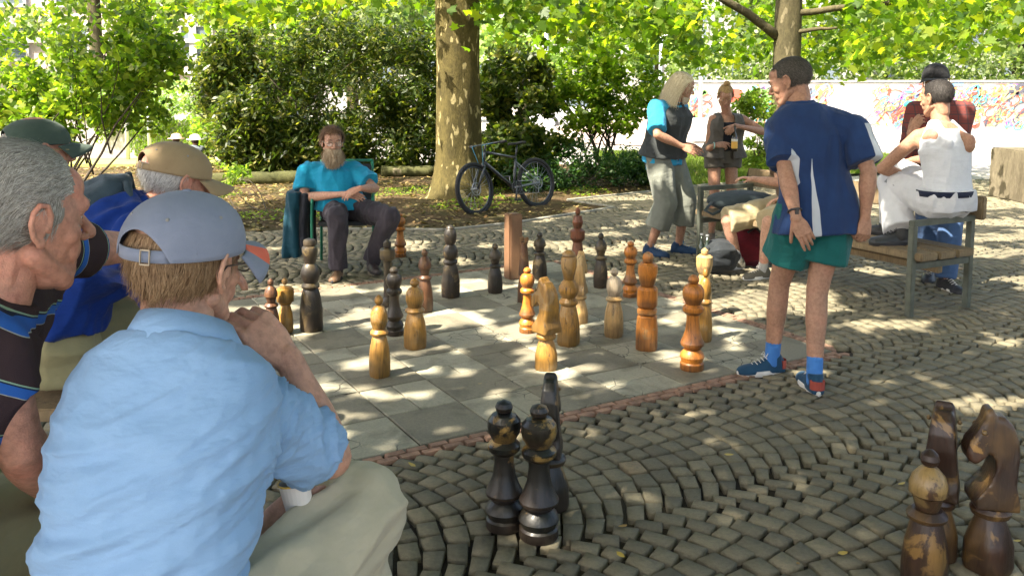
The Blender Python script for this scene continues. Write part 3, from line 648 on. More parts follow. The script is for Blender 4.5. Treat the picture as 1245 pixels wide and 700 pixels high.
o=MB().box((-9.5,18.2,.03),(7,1.6,.08)).build('mossy_strip',mat_plain('moss_yellow',(.3,.3,.08),.9,.2,3)); tag(o,kind='structure')
for x,y in ((-8.35,18.55),(-7.95,18.75)):
    lp=empty('steel_post',(x,y,0),None,'post','steel posts by the planter wall')
    MB().tube([(x,y,0),(x,y,1.78)],.045,12).build('shaft',m_steel,lp,smooth=True); MB().tube([(x,y,1.78),(x,y,1.83),(x,y,1.9)],[.07,.06,.01],12).build('cap',m_steel,lp,smooth=True)
    lp['label']='left of two pale steel posts in front of the planter wall' if x<-8.1 else 'right of two pale steel posts in front of the planter wall'
# buildings
def facade(o,x0,x1,y,z0,z1,nx,nz,ww,wh,mw):
    for i in range(nx):
        for j in range(nz):
            cx=x0+(i+.5)*(x1-x0)/nx; cz=z0+(j+.5)*(z1-z0)/nz
            mb=MB(); 
            for (a,b,c_,d) in ((-ww/2-.06,0,.1,wh+.2),(ww/2+.06,0,.1,wh+.2),(0,wh/2+.05,ww,.1),(0,-wh/2-.06,ww+.2,.12)): mb.box((cx+a,y-.05,cz+b),(c_,.1,d))
            f=mb.build('window',mw,o); MB().box((cx,y-.02,cz),(ww,.03,wh)).build('pane',m_glass,f)
b1=empty('concrete_building',(-14,31,0),'pinkish concrete building with grey base wall behind the planter hedge','building')
MB().box((-15,35,4.6),(10.2,8,6.8)).build('upper_wall',m_pink,b1); MB().box((-15.4,34.8,.6),(12.2,8.8,1.3)).build('base_wall',m_conc2,b1)
mb=MB()
for z in (2.2,3.3,6.0): mb.box((-15,30.93,z),(10.4,.2,.14))
for x in (-11.4,-13.4,-16.5): mb.box((x,30.95,4.6),(.25,.14,6.6))
mb.build('ledge',m_white,b1); facade(b1,-19,-10.2,31,2.3,8,4,3,1.0,1.1,m_white)
b2=empty('town_building',(3,62,0),'large pale building with rows of windows far behind the trees','building')
MB().box((2,66,7.5),(46,10,15)).build('wall',m_stone,b2); MB().box((2,66,15.2),(47,11,.5)).build('roof',m_roofd,b2); facade(b2,-20,24,61,1,14.5,14,4,1.4,1.9,m_conc)
b3=empty('long_building',(30,70,0),'second pale building behind the trees at the far side','building')
MB().box((48,74,6),(40,10,12)).build('wall',m_stone,b3); MB().box((48,74,12.2),(41,11,.5)).build('roof',m_roofd,b3); facade(b3,29,67,69,1,11,12,3,1.4,1.8,m_white)
# lamp posts
for (u,Y,zt,lab) in ((664,24,4.2,'thin pale lamp post seen between the dark bush and the sapling'),(802,27,3.2,'pale lamp post behind the long haired man'),(851,26,6.0,'tall lamp post on a white concrete foot behind the standing woman')):
    x=at(u,150,Y).x; lp=empty('lamp_post',(x,Y,0),lab,'lamp post','lamp posts of the plaza')
    MB().tube([(x,Y,0),(x,Y,zt)],[.07,.05],12).build('pole',m_steel,lp,smooth=True)
    MB().tube([(x,Y,zt),(x+.5,Y,zt+.18)],.03,8).build('arm',m_steel,lp,smooth=True); MB().box((x+.62,Y,zt+.18),(.5,.2,.09)).build('lamp_head',m_steel,lp,bevel=.02)
    MB().box((x,Y,.36),(.5,.5,.72),taper=.85).build('foot',m_white,lp,bevel=.03)
# parked cars far off
def car(x,y,rz,c,lab,s=1.0):
    o=empty('parked_car',(x,y,0),lab,'car','cars parked beyond the plaza',rz); mc=mat_plain('car_paint_%d'%int(c[2]*1000),c,.25,.03,coat=1,bstr=0); mt=mat_plain('tyre',(.03,.03,.03),.8)
    prof=[(-2.1,.25),(-2.12,.7),(-1.9,.85),(-1.5,.9),(-.9,1.38),(.55,1.42),(1.2,.95),(1.95,.8),(2.1,.6),(2.08,.25)]
    mb=MB(); mb.loft([[V((px_*s,yy_,pz_*s)) for px_,pz_ in prof] for yy_ in (-.82,.82)]); mb.build('body',mc,o,world=False,bevel=.05)
    mb=MB(); mb.loft([[V((px_*s,yy_,pz_*s)) for px_,pz_ in ((-1.35,.93),(-.85,1.32),(.5,1.36),(1.05,.95))] for yy_ in (-.835,.835)]); mb.build('windows',m_glass,o,world=False)
    for wx in (-1.3,1.3):
        for wy in (-.8,.8):
            w_=MB().tube([(wx,wy-.1,.31),(wx,wy+.1,.31)],.31,18).build('wheel',mt,o,world=False); MB().tube([(wx,wy-.11,.31),(wx,wy+.11,.31)],.18,14).build('rim',m_steel,w_,world=False)
    return o
car(at(868,120,34).x,34,.1,(.06,.12,.22),'dark blue parked car behind the tall lamp post'); car(at(712,120,33).x,33,-.1,(.6,.6,.62),'pale parked car beyond the curved wall')
# far trees
def far_tree(x,y,h,r,n,mat,label,size=.3,tr=.2,low=.35):
    o=empty('tree',(x,y,0),label,'tree','trees beyond the plaza'); trunk_mesh(x,y,tr,h*.6,1.3,seg=12).build('trunk',M_BARK2,o,smooth=True)
    cs=[];rs=[]
    for _ in range(11):
        a=random.uniform(0,6.28); q=random.uniform(.1,.75)*r; zz=random.uniform(low,.92)*h; k=.62-.35*abs(zz/h-.6); cs.append((x+q*math.cos(a),y+q*math.sin(a)*.7,zz)); rs.append((r*k,r*k*.8,r*k*.65))
    P0,_=clump_pts(cs,rs,90,.4); P1,_=clump_pts(P0,np.full((90,3),r*.2)*RNG.uniform(.6,1.3,(90,1)),n,.1); P1=P1[P1[:,2]>.15]
    leaves('crown',P1,size,T_QUAD,mat,o,up=.3); return o
M_BACK=mat_leaf('leaf_back',[(0,(.05,.08,.025)),(.5,(.1,.14,.045)),(1,(.19,.22,.08))],.42,.3)
for i,(x,y,h,r,m_,lab) in enumerate(((11.0,35,8,3.6,M_BACK,'rounded green tree over the left end of the graffiti wall'),(15.5,36,9,4,M_BACK,'broad green tree behind the graffiti wall, above the black cap'),(20.5,35,8.5,4,M_BACK,'green tree behind the graffiti wall above the stone block'),(25.5,36,9,4.2,M_BACK,'tree behind the far end of the graffiti wall'),
  (6.8,40,8,3.2,M_PALE,'pale sunlit tree behind the slim plane trunk'),(.5,38,9,3.6,M_PALE,'pale hazy tree seen over the sapling'),(4.0,46,9,3.6,M_PALE,'pale tree between the two lamp posts'),(-3.5,42,10,4,M_PALE,'pale tree just right of the blotched trunk'),(-9,33,9,3.4,M_LIME,'sunlit tree behind the dark bush'),(-20,27,8,4,M_PALE,'sunlit tree at the left end of the planter wall'),(-12.5,26,7.5,2.6,M_BACK,'green tree between the planter hedge and the concrete building'),(-5.2,28,9,3.2,M_BACK,'green tree standing behind the dark bush, left of the blotched trunk'),(-6.5,24,6,2.2,M_LIME,'yellow green tree above the planter hedge'))):
    far_tree(x,y,h,r,5200 if y<37 else 4200,m_,lab,.27 if y<37 else .32,low=.12 if m_ is M_BACK else .3)
# clipped hedge under the far trees
P=np.stack([RNG.uniform(6,26,9000),RNG.uniform(32.0,33.6,9000),RNG.uniform(.2,3.1,9000)],1); h=leaves('hedge',P,.2,T_QUAD,M_BACK,up=.2); tag(h,'dense green hedge directly behind the graffiti wall','hedge')
# ------------------------------------------------------------ people: builders
def frame_of(d,hint):
    d=V(d).normalized(); x=V(hint)-d*V(hint).dot(d)
    if x.length<1e-3: x=d.orthogonal()
    x.normalize(); y=d.cross(x); return x,y,d
def capsule(mb,a,b,r0,r1,hint=(1,0,0),fx=1.0,fy=1.0,flat0=False,flat1=False,seg=14,mids=()):
    """tapered limb from a to b, elliptical section; mids: (t, radius) swellings"""
    a=V(a);b=V(b);x,y,d=frame_of(b-a,hint); Ln=(b-a).length
    st=[]
    if not flat0:
        for k in (.05,.35,.7,.93): q=math.sqrt(max(0,1-(1-k)**2)); st.append((-r0*(1-k),r0*q))
    rs=[(0,r0)]+[(m[0],m[1]) for m in mids]+[(1,r1)]
    for (t0,q0),(t1,q1) in zip(rs[:-1],rs[1:]):
        for i in range(4): t=i/4; s_=t*t*(3-2*t) if mids else t; st.append(((t0+(t1-t0)*t)*Ln,q0+(q1-q0)*s_))
    st.append((Ln,r1))
    if not flat1:
        for k in (.93,.7,.35,.05): q=math.sqrt(max(0,1-(1-k)**2)); st.append((Ln+r1*(1-k),r1*q))
    mb.loft([[a+d*z+(x*math.cos(2*PI*k/seg)*fx+y*math.sin(2*PI*k/seg)*fy)*max(r,.0005) for k in range(seg)] for z,r in st])
def ell(mb,c,r,X=(1,0,0),Y=(0,1,0),seg=16,rings=11):
    X=V(X).normalized();Y=V(Y).normalized();Z=X.cross(Y); M=Matrix((X,Y,Z)).transposed(); mb.sphere(c,r,seg,rings,M)
def fuse(mb,voxel=.01,smooth=4,fac=.5,name='fused'):
    """one continuous skin round all the shapes in mb"""
    me=mb.mesh(name); bmf=bmesh.new(); bmf.from_mesh(me); bmesh.ops.recalc_face_normals(bmf,faces=bmf.faces); bmf.to_mesh(me); bmf.free()
    o=bpy.data.objects.new('tmp',me); COL.objects.link(o)
    r=o.modifiers.new('r','REMESH'); r.mode='VOXEL'; r.voxel_size=voxel; r.adaptivity=0
    if smooth: s=o.modifiers.new('s','SMOOTH'); s.factor=fac; s.iterations=smooth
    dg=bpy.context.evaluated_depsgraph_get(); ev=o.evaluated_get(dg); out=bpy.data.meshes.new_from_object(ev); bpy.data.objects.remove(o); out.name=name; out.materials.clear()
    return out
def join(mes,name='j',mis=None):
    v=[];f=[];m=[]
    for i,me in enumerate(mes):
        b=len(v); v+=[tuple(x.co) for x in me.vertices]; f+=[tuple(b+k for k in p.vertices) for p in me.polygons]; m+=[(mis[i] if mis else p.material_index) for p in me.polygons]
    out=bpy.data.meshes.new(name); out.from_pydata(v,[],f); out.polygons.foreach_set('material_index',m); out.update(); return out
def displace(me,fn):
    me.update(); n=len(me.vertices); co=np.empty(n*3,np.float32); me.vertices.foreach_get('co',co); no=np.empty(n*3,np.float32); me.vertex_normals.foreach_get('vector',no)
    co=co.reshape(-1,3); no=no.reshape(-1,3); d=np.array([fn(V(c),V(q)) for c,q in zip(co,no)]); co+=no*d[:,None]; me.vertices.foreach_set('co',co.ravel()); me.update()
def folds(me,amp=.006,scale=9,axis=(0,0,1),stretch=.35,seed=0,fine=.35):
    """soft creases; stretched along axis"""
    ax=V(axis).normalized(); stretch=min(stretch,.3)
    def fn(p,nm):
        q=p+ax*(p.dot(ax)*(stretch-1)); q=q*scale+V((seed,seed*.7,seed*.3)); w=noise.noise_vector(q*.5)*.35
        a=noise.noise(q+w); r=1-abs(a)*2.6; r=max(r,-.4)
        b=noise.noise((q+w)*2.3)
        return amp*(r*.75+b*fine)-amp*.2
    displace(me,fn)
def ik(a,t,l1,l2,pole):
    a=V(a);t=V(t);d=t-a; D=min(d.length,(l1+l2)*.999); d.normalize(); x=(l1*l1-l2*l2+D*D)/(2*D); h=math.sqrt(max(l1*l1-x*x,1e-6)); p=V(pole)-d*V(pole).dot(d); p.normalize(); return a+d*x+p*h

def hand_prims(mb,wr,d,n,side,k=1.0,curl=(.35,.4,.45,.5),thumb=.5,spread=.06,split=None,tcurl=.3):
    """wr wrist; d towards the fingers; n out of the BACK of the hand; side=+1 puts the thumb at d x n"""
    wr=V(wr); d=V(d).normalized(); n=V(n); n=(n-d*n.dot(d)).normalized(); s=d.cross(n)*side   # s points to the thumb side
    L_=.19*k
    # palm
    pl=L_*.50; rings=[]
    for t,w_,h_ in ((-.1,.026,.020),(.12,.030,.018),(.45,.041,.0155),(.8,.043,.0135),(1.02,.040,.011)):
        c=wr+d*(pl*t)+s*(.003*k); rings.append([c+s*(w_*k*math.cos(2*PI*q/14))+n*(h_*k*math.sin(2*PI*q/14)) for q in range(14)])
    mb.loft(rings)
    capsule(mb,wr+d*.012*k+s*.016*k-n*.008*k,wr+d*.05*k+s*.030*k-n*.012*k,.016*k,.013*k)
    fl=((.031,.95,.0092,.42),(.0105,1.0,.0096,.475),(-.0105,.98,.0092,.44),(-.030,.92,.0082,.35))
    for i,(off,pt,r,fl_) in enumerate(fl):
        b=wr+d*(pl*pt)+s*(off*k); ang=curl[i]; dd=(d+s*(off*spread*18)).normalized(); p=b-d*.012*k; c_=0
        segs=[fl_*.46*L_,fl_*.30*L_,fl_*.26*L_]; rr=r*k
        capsule(mb,p,b,rr*1.02,rr*1.04,seg=10)
        p=b
        for j,sl in enumerate(segs):
            c_+=ang*(1.0 if j else .75); dj=dd*math.cos(c_)-n*math.sin(c_); q=p+dj*sl; r1=rr*(.93 if j<2 else .8); capsule(mb,p,q,rr,r1,seg=10); p=q; rr=r1
    # thumb leaves the side of the palm near its base
    b=wr+d*(.022*k)+s*(.026*k)-n*.006*k; td=(d*math.cos(thumb)+s*math.sin(thumb)-n*.25).normalized(); p=b; rr=.0125*k; c_=0
    for sl in (.040*k,.032*k,.026*k):
        q=p+td*sl; capsule(mb,p,q,rr,rr*.9,seg=10); p=q; rr*=.88; td=(td+(d*.35-n*.5)*tcurl).normalized()

def head_prims(mb,C,f,u,k=1.0,female=False,jaw=1.0,nose=1.0,brow=1.0,open_=0):
    """C ear-level centre, f facing, u up"""
    f=V(f).normalized(); u=V(u); u=(u-f*u.dot(f)).normalized(); r=f.cross(u)
    def P(x,y,z): return V(C)+(r*x+f*y+u*z)*k
    def E(c,rr): ell(mb,P(*c),[q*k for q in rr],r,f,20,14)
    def Cp(a,b,r0,r1,**kw): capsule(mb,P(*a),P(*b),r0*k,r1*k,seg=10,**kw)
    E((0,-.014,.036),(.074,.098,.083)); E((0,.03,.0),(.0645,.065,.078)); E((0,.032,-.045),(.055,.058,.062)); E((0,.048,-.078*jaw),(.044*jaw,.044,.034)); 
    E((0,.074,-.098*jaw),(.021,.018,.018)); Cp((-.052,.0,-.05),(-.03,.062,-.09*jaw),.019,.016); Cp((.052,.0,-.05),(.03,.062,-.09*jaw),.019,.016)
    Cp((-.036,.078,.026),(-.008,.089,.02),.0125*brow,.0115*brow); Cp((.036,.078,.026),(.008,.089,.02),.0125*brow,.0115*brow); E((0,.055,.05),(.052,.04,.04))
    Cp((0,.086,.014),(0,.112*nose,-.023),.0078,.0098); E((0,.110*nose,-.027),(.0115,.0115,.0095)); E((-.0125,.1,-.031),(.0075,.010,.007)); E((.0125,.1,-.031),(.0075,.010,.007))
    E((-.038,.056,-.02),(.024,.024,.024)); E((.038,.056,-.02),(.024,.024,.024)); E((-.028,.068,-.045),(.02,.018,.028)); E((.028,.068,-.045),(.02,.018,.028))
    Cp((-.022,.083,-.0585),(.022,.083,-.0585),.0055,.0055,mids=((.5,.0085),)); Cp((-.019,.083,-.0705-open_),(.019,.083,-.0705-open_),.005,.005,mids=((.5,.0088),)); E((0,.078,-.05),(.03,.014,.018))
    Cp((0,-.025,-.02),(0,-.028,-.09),.056,.050)
def ear_prims(mb,C,f,u,k=1.0):
    f=V(f).normalized(); u=V(u); u=(u-f*u.dot(f)).normalized(); r=f.cross(u)
    for s in (-1,1):
        def P(x,y,z): return V(C)+(r*(x*s)+f*y+u*z)*k
        rim=[(.074,.012,-.012),(.077,.013,.012),(.082,.004,.028),(.087,-.010,.030),(.090,-.020,.018),(.088,-.022,.0),(.083,-.015,-.018),(.077,-.003,-.032),(.073,.006,-.030)]
        for a,b in zip(rim[:-1],rim[1:]): capsule(mb,P(*a),P(*b),.0044*k,.0044*k,seg=8)
        ell(mb,P(.077,-.005,-.001),(.0045*k,.015*k,.026*k),(r+f*-.25*s).normalized(),f,10,8); ell(mb,P(.076,.0,-.030),(.006*k,.008*k,.009*k),r,f,8,6); capsule(mb,P(.074,.010,-.004),P(.079,.008,-.008),.005*k,.003*k,seg=8)
class Pose: pass
SIDES=(('L',-1),('R',1))
def skeleton(pel,yaw,lean=0,side=0,k=1.0,twist=0,torso=.50,shw=.185,hipw=.092,neckf=.04):
    """yaw 0 faces away from the camera (+Y), positive turns to +X. lean forward, side lean to the right (radians)"""
    p=Pose(); p.k=k; p.pel=V(pel); F=V((math.sin(yaw),math.cos(yaw),0)); R=V((math.cos(yaw),-math.sin(yaw),0)); p.F=F;p.R=R
    up=(V((0,0,1))*math.cos(lean)+F*math.sin(lean)); up=(up*math.cos(side)+R*math.sin(side)).normalized(); p.up=up
    mid_up=(V((0,0,1))*math.cos(lean*.6)+F*math.sin(lean*.6)); mid_up=(mid_up*math.cos(side*.6)+R*math.sin(side*.6)).normalized()
    p.mid=p.pel+mid_up*torso*.42*k; p.neck=p.mid+up*torso*.58*k; p.chest=p.mid.lerp(p.neck,.45)
    p.SR=(R*math.cos(twist)+F*math.sin(twist)); p.SR=(p.SR-up*p.SR.dot(up)).normalized(); p.SF=up.cross(p.SR)
    p.SF=-p.SF if p.SF.dot(F)<0 else p.SF
    p.sh={};p.hip={};p.el={};p.wr={};p.kn={};p.an={};p.toe={};p.hd={};p.hn={};p.curl={};p.th={}
    for nme,s in SIDES: p.sh[nme]=p.neck-up*.055*k+p.SR*(s*shw*k); p.hip[nme]=p.pel+R*(s*hipw*k)-V((0,0,1))*.0
    p.UA=.30*k;p.FA=.255*k;p.TH=.43*k;p.SH=.42*k
    return p
def arm(p,s,wr,pole=(0,0,-1),hd=None,hn=(0,0,1),curl=(.35,.4,.45,.5),thumb=.5,el=None,tcurl=.3):
    wr=V(wr); p.wr[s]=wr; p.el[s]=V(el) if el is not None else ik(p.sh[s],wr,p.UA,p.FA,pole)
    p.hd[s]=V(hd).normalized() if hd is not None else (wr-p.el[s]).normalized(); p.hn[s]=V(hn); p.curl[s]=curl; p.th[s]=(thumb,tcurl)
    d=(wr-p.sh[s]).length
    if el is None and d>p.UA+p.FA: p.wr[s]=p.sh[s]+(wr-p.sh[s]).normalized()*(p.UA+p.FA)*.998
def leg(p,s,an,pole,toe=None,kn=None):
    p.an[s]=V(an); p.kn[s]=V(kn) if kn is not None else ik(p.hip[s],an,p.TH,p.SH,pole); p.toe[s]=V(toe).normalized() if toe is not None else p.F
def torso_rings(p,e=0.0,low=-.06,top=1.0,belly=0,w=1.0,flare=0,shoulder=True):
    """sections from below the hips to the neck base"""
    k=p.k; out=[]
    tab=[(-.26,.170,.120),(-.12,.168,.117),(0,.168,.118),(.15,.155,.108+belly*.5),(.32,.145,.105+belly),(.5,.152,.112+belly*.7),(.68,.168,.118+belly*.2),(.84,.165,.105),(.93,.13,.085),(1.0,.075,.068)]
    for t,rx,ry in tab:
        if t<low-.001 or t>top: continue
        c=p.pel.lerp(p.mid,t/.42) if t<=.42 else p.mid.lerp(p.neck,(t-.42)/.58)
        if t<0: c=p.pel-V((0,0,1))*(-t*.5*k)
        X=p.R.lerp(p.SR,max(0,min(1,t))).normalized(); Z=((p.neck-p.mid) if t>.42 else (p.mid-p.pel)).normalized(); Y=Z.cross(X).normalized()
        fl=flare*max(0,(.4-t)); rx=(rx*w+e+fl)*k if t<.9 else (rx+e)*k; ry=(ry*w+e+fl)*k if t<.9 else (ry+e)*k
        out.append([c+Y*(-.012*k*(t<.2))+X*(math.copysign(abs(math.cos(2*PI*q/24))**.85,math.cos(2*PI*q/24))*rx)+Y*(math.copysign(abs(math.sin(2*PI*q/24))**.85,math.sin(2*PI*q/24))*ry) for q in range(24)])
    return out
def shoulders(mb,p,e=0,k2=1):
    k=p.k
    for s,_ in SIDES:
        c=p.neck-p.up*.045*k; capsule(mb,c+(p.sh[s]-c)*.15,p.sh[s],(.062+e)*k*k2,(.056+e)*k*k2); capsule(mb,p.neck-p.up*.16*k,p.sh[s]-p.up*.03*k,(.09+e)*k*k2,(.058+e)*k*k2)
def body_mesh(p,head=True,voxel=.009,hand_vox=.0045,head_vox=.0045,arms=True,legs=True,heavy=1.0,headargs={},skip_hand=(),foot=False,hk=1.0):
    k=p.k; mb=MB(); mb.loft(torso_rings(p,-.008)); shoulders(mb,p,-.008)
    nk=(p.head-p.neck); capsule(mb,p.neck-p.up*.04*k,p.head-V(p.hu)*.055*k-V(p.hf)*.012*k,.060*k*heavy**.5,.052*k*heavy**.5)
    parts=[]
    for s,sg in SIDES:
        a,b,c=p.sh[s],p.el[s],p.wr[s]
        capsule(mb,a,b,.052*k*heavy,.038*k*heavy,mids=((.45,.047*k*heavy),)); capsule(mb,b,c,.040*k*heavy,.0255*k*heavy,mids=((.28,.043*k*heavy),))
        if s in p.an:
            h,kn,an=p.hip[s],p.kn[s],p.an[s]
            capsule(mb,h,kn,.088*k*heavy,.056*k,mids=((.4,.078*k*heavy),)); fw=p.toe[s]
            calf=(an-kn).normalized(); back=-fw; capsule(mb,kn,an,.054*k,.034*k,mids=((.3,.055*k),(.65,.045*k))); q=kn.lerp(an,.3); b_=(back-calf*back.dot(calf)).normalized(); capsule(mb,kn.lerp(an,.12)+b_*.012*k,kn.lerp(an,.48)+b_*.012*k,.034*k,.032*k,mids=((.4,.043*k),))
            ell(mb,kn-b_*.022*k,(.036*k,.036*k,.042*k))
    main=fuse(mb,voxel,3); mis=[0]; parts.append(main)
    for s,sg in SIDES:
        if s in skip_hand: continue
        hm=MB(); 
        # sign: thumb side. right hand, fingers forward, back up -> thumb to the left
        side=-1 if s=='R' else 1
        d=p.hd[s];n=p.hn[s]
        capsule(hm,p.wr[s]-(p.wr[s]-p.el[s]).normalized()*.03*k,p.wr[s]+d*.008,.0275*k*heavy,.025*k)
        hand_prims(hm,p.wr[s],d,n,side,k*hk,p.curl[s],p.th[s][0],tcurl=p.th[s][1]); parts.append(fuse(hm,hand_vox,2,.4)); mis.append(0)
    if head:
        hm=MB(); head_prims(hm,p.head,p.hf,p.hu,k*p.hs,**headargs); h=fuse(hm,head_vox,5,.5); parts.append(h); mis.append(0)
        em=MB(); ear_prims(em,p.head,p.hf,p.hu,k*p.hs); parts.append(fuse(em,max(.0022,head_vox*.6),2,.4)); mis.append(0)
        f=p.hf.normalized();u=(p.hu-f*p.hu.dot(f)).normalized();r=f.cross(u); K=k*p.hs
        def P(x,y,z): return p.head+(r*x+f*y+u*z)*K
        ey=MB(); 
        for s in (-1,1): ey.sphere(P(.031*s,.0725,.005),.0122*K,12,8)
        parts.append(ey.mesh()); mis.append(1)
        ir=MB(); 
        for s in (-1,1): ir.sphere(P(.031*s+.0,.0800,.003),.0062*K,10,6)
        parts.append(ir.mesh()); mis.append(2)
        ld=MB()
        for s in (-1,1):
            ell(ld,P(.031*s,.0745,.0125),(.0155*K,.0125*K,.0075*K),r,f,12,8); ell(ld,P(.031*s,.0730,-.0055),(.0145*K,.0122*K,.005*K),r,f,12,8)
        parts.append(ld.mesh()); mis.append(0)
        lp=MB(); lp.tube([P(-.021,.0865,-.061),P(-.01,.0925,-.0605),P(0,.094,-.0612),P(.01,.0925,-.0605),P(.021,.0865,-.061)],[.001,.0028,.003,.0028,.001],8); lp.tube([P(-.019,.0865,-.0685),P(0,.0935,-.0695),P(.019,.0865,-.0685)],[.001,.0042,.001],8)
        parts.append(lp.mesh()); mis.append(3)
    return join(parts,'body',mis)
M_EYE=mat_plain('eye_white',(.7,.66,.6),.2,.02); M_IRIS=mat_plain('iris',(.06,.05,.04),.15,.05); M_LIP=mat_plain('lips',(.42,.16,.13),.5,.1)
def ellgrid(C,f,u,rad,center,keep,nu=72,nv=48,disp=0,k=1.0,thick=0):
    """part of an ellipsoid in head space; keep(x,y,z) in metres decides"""
    f=V(f).normalized();u=(V(u)-f*V(u).dot(f)).normalized();r=f.cross(u); mb=MB(); vs={}; F_=[]
    def pt(i,j):
        t=PI*j/nv;a=2*PI*(i%nu)/nu; return V((rad[0]*math.sin(t)*math.cos(a),rad[1]*math.sin(t)*math.sin(a),rad[2]*math.cos(t)))
    idx={}
    V_=[]
    def get(i,j):
        key=(i%nu,j)
        if key not in idx:
            q=pt(i,j); nq=q.normalized(); q=q+nq*(disp*noise.noise(q*45+V((3,1,2)))+disp*.8*noise.noise(q*110)) if disp else q
            q=q+V(center); idx[key]=len(V_); V_.append(V(C)+(r*q.x+f*q.y+u*q.z)*k)
        return idx[key]
    for j in range(nv):
        for i in range(nu):
            m=pt(i+.5,j+.5)+V(center)
            if keep(m.x,m.y,m.z): F_.append((get(i,j),get(i,j+1),get(i+1,j+1),get(i+1,j)))
    mb.add(V_,F_); return mb
def strands(C,f,u,rad,center,keep,n,length,flow,width=.0011,lift=.1,k=1.0,seg=3,jit=.35,grav=0,clump=0):
    """hair ribbons rooted on an ellipsoid; flow(x,y,z)->direction in head space"""
    f=V(f).normalized();u=(V(u)-f*V(u).dot(f)).normalized();r=f.cross(u); vs=[];fs=[];rn=[]
    cnt=0; tries=0
    while cnt<n and tries<n*12:
        tries+=1
        d=V((random.gauss(0,1),random.gauss(0,1),random.gauss(0,1))).normalized(); q=V((d.x*rad[0],d.y*rad[1],d.z*rad[2])); m=q+V(center)
        if not keep(m.x,m.y,m.z): continue
        cnt+=1; nm=V((d.x/rad[0],d.y/rad[1],d.z/rad[2])).normalized(); fl=V(flow(m.x,m.y,m.z)); 
        cl=V((noise.noise(m*55),noise.noise(m*55+V((9,0,0))),noise.noise(m*55+V((0,9,0))))) if clump else V()
        fl=fl+V((random.gauss(0,jit),random.gauss(0,jit),random.gauss(0,jit)))*.5+cl*clump; tg=(fl-nm*fl.dot(nm)); 
        if tg.length<1e-4: continue
        tg.normalize(); ln=length*random.uniform(.6,1.15)
        p=m+nm*.001; dirn=(tg+nm*lift*random.uniform(.3,1.6)).normalized(); b=len(vs); sd=nm.cross(tg).normalized()
        for s_ in range(seg+1):
            w_=width*(1-.8*s_/seg)*.5; a=p-sd*w_; c=p+sd*w_
            for z in (a,c): vs.append(V(C)+(r*z.x+f*z.y+u*z.z)*k)
            dirn=(dirn+V((0,0,-grav))+fl.normalized()*.08).normalized(); p=p+dirn*ln/seg
            e=(V((p.x-center[0],p.y-center[1],p.z-center[2])))
            qn=math.sqrt((e.x/rad[0])**2+(e.y/rad[1])**2+(e.z/rad[2])**2)
            if qn<1.01: e=e/qn*1.015; p=e+V(center)
        for s_ in range(seg): fs.append((b+2*s_,b+2*s_+1,b+2*s_+3,b+2*s_+2)); rn.append(random.random())
    if not fs: fs=[(0,0,0,0)]
    return np_mesh('hair',np.array([tuple(x) for x in vs]),4,np.array(fs),np.array(rn))
def mat_hair(name,a,b,c=None,rough=.7):
    m,nt=nodes(name); at_=N(nt,'ShaderNodeAttribute',attribute_name='rnd'); v=texvec(nt); n=noisetex(nt,90,3,.6,v)
    s=N(nt,'ShaderNodeMath',operation='MULTIPLY_ADD'); L(nt,at_.outputs['Fac'],s.inputs[0]); s.inputs[1].default_value=.6; m2=N(nt,'ShaderNodeMath',operation='MULTIPLY'); m2.inputs[1].default_value=.45; L(nt,n.outputs[0],m2.inputs[0]); L(nt,m2.outputs[0],s.inputs[2])
    col=ramp(nt,s.outputs[0],[(.1,a),(.5,b),(.9,c or b)]); finish(nt,col,rough,n.outputs[0],.4,.003,.35); return m
def hair_cap(p,par,mat,keep,rad=(.079,.102,.087),center=(0,-.014,.036),disp=.003,n=0,length=.03,flow=lambda x,y,z:(0,-1,-.3),name='hair',lift=.15,width=.0012,grav=.1,jit=.35,clump=.6,seg=3,rad2=None):
    K=p.k*p.hs; g=ellgrid(p.head,p.hf,p.hu,rad,center,keep,disp=disp,k=K); me=g.mesh('hair'); 
    o=link(name,me,mat,par)
    if n:
        st=strands(p.head,p.hf,p.hu,rad2 or rad,center,keep,n,length,flow,width,lift,K,seg,jit,grav,clump); s=link('hair_strands',st,mat,o,smooth=False)
    return o
def brows(p,par,mat,K=None):
    K=p.k*p.hs; f=p.hf.normalized();u=(p.hu-f*p.hu.dot(f)).normalized();r=f.cross(u); mb=MB()
    for s in (-1,1): mb.tube([p.head+(r*x*s+f*y+u*z)*K for x,y,z in ((.014,.0985,.026),(.03,.0955,.031),(.047,.083,.025))],[.0028,.0036,.0015],6)
    return mb.build('eyebrows',mat,par,smooth=True)
def glasses(p,par,mat,lens=True,half=False):
    K=p.k*p.hs; f=p.hf.normalized();u=(p.hu-f*p.hu.dot(f)).normalized();r=f.cross(u); mb=MB(); lm=MB()
    def P(x,y,z): return p.head+(r*x+f*y+u*z)*K
    for s in (-1,1):
        pts=[P(s*(.034+.024*math.cos(a)),.103-.006*abs(math.cos(a))*(1 if math.cos(a)>0 else .3),.002+.0175*math.sin(a)) for a in [2*PI*i/16 for i in range(16)]]
        mb.tube(pts,.0013*K,6,closed=True); lm.add(pts,[tuple(range(16))])
        mb.tube([P(s*.058,.098,.008),P(s*.077,.07,.010),P(s*.083,.0,.010),P(s*.08,-.014,-.005)],.0016*K,6)
    mb.tube([P(-.010,.104,.006),P(0,.108,.008),P(.010,.104,.006)],.0013*K,6)
    o=mb.build('glasses',mat,par,smooth=True); 
    if lens: lm.build('lenses',M_LENS,o)
    return o
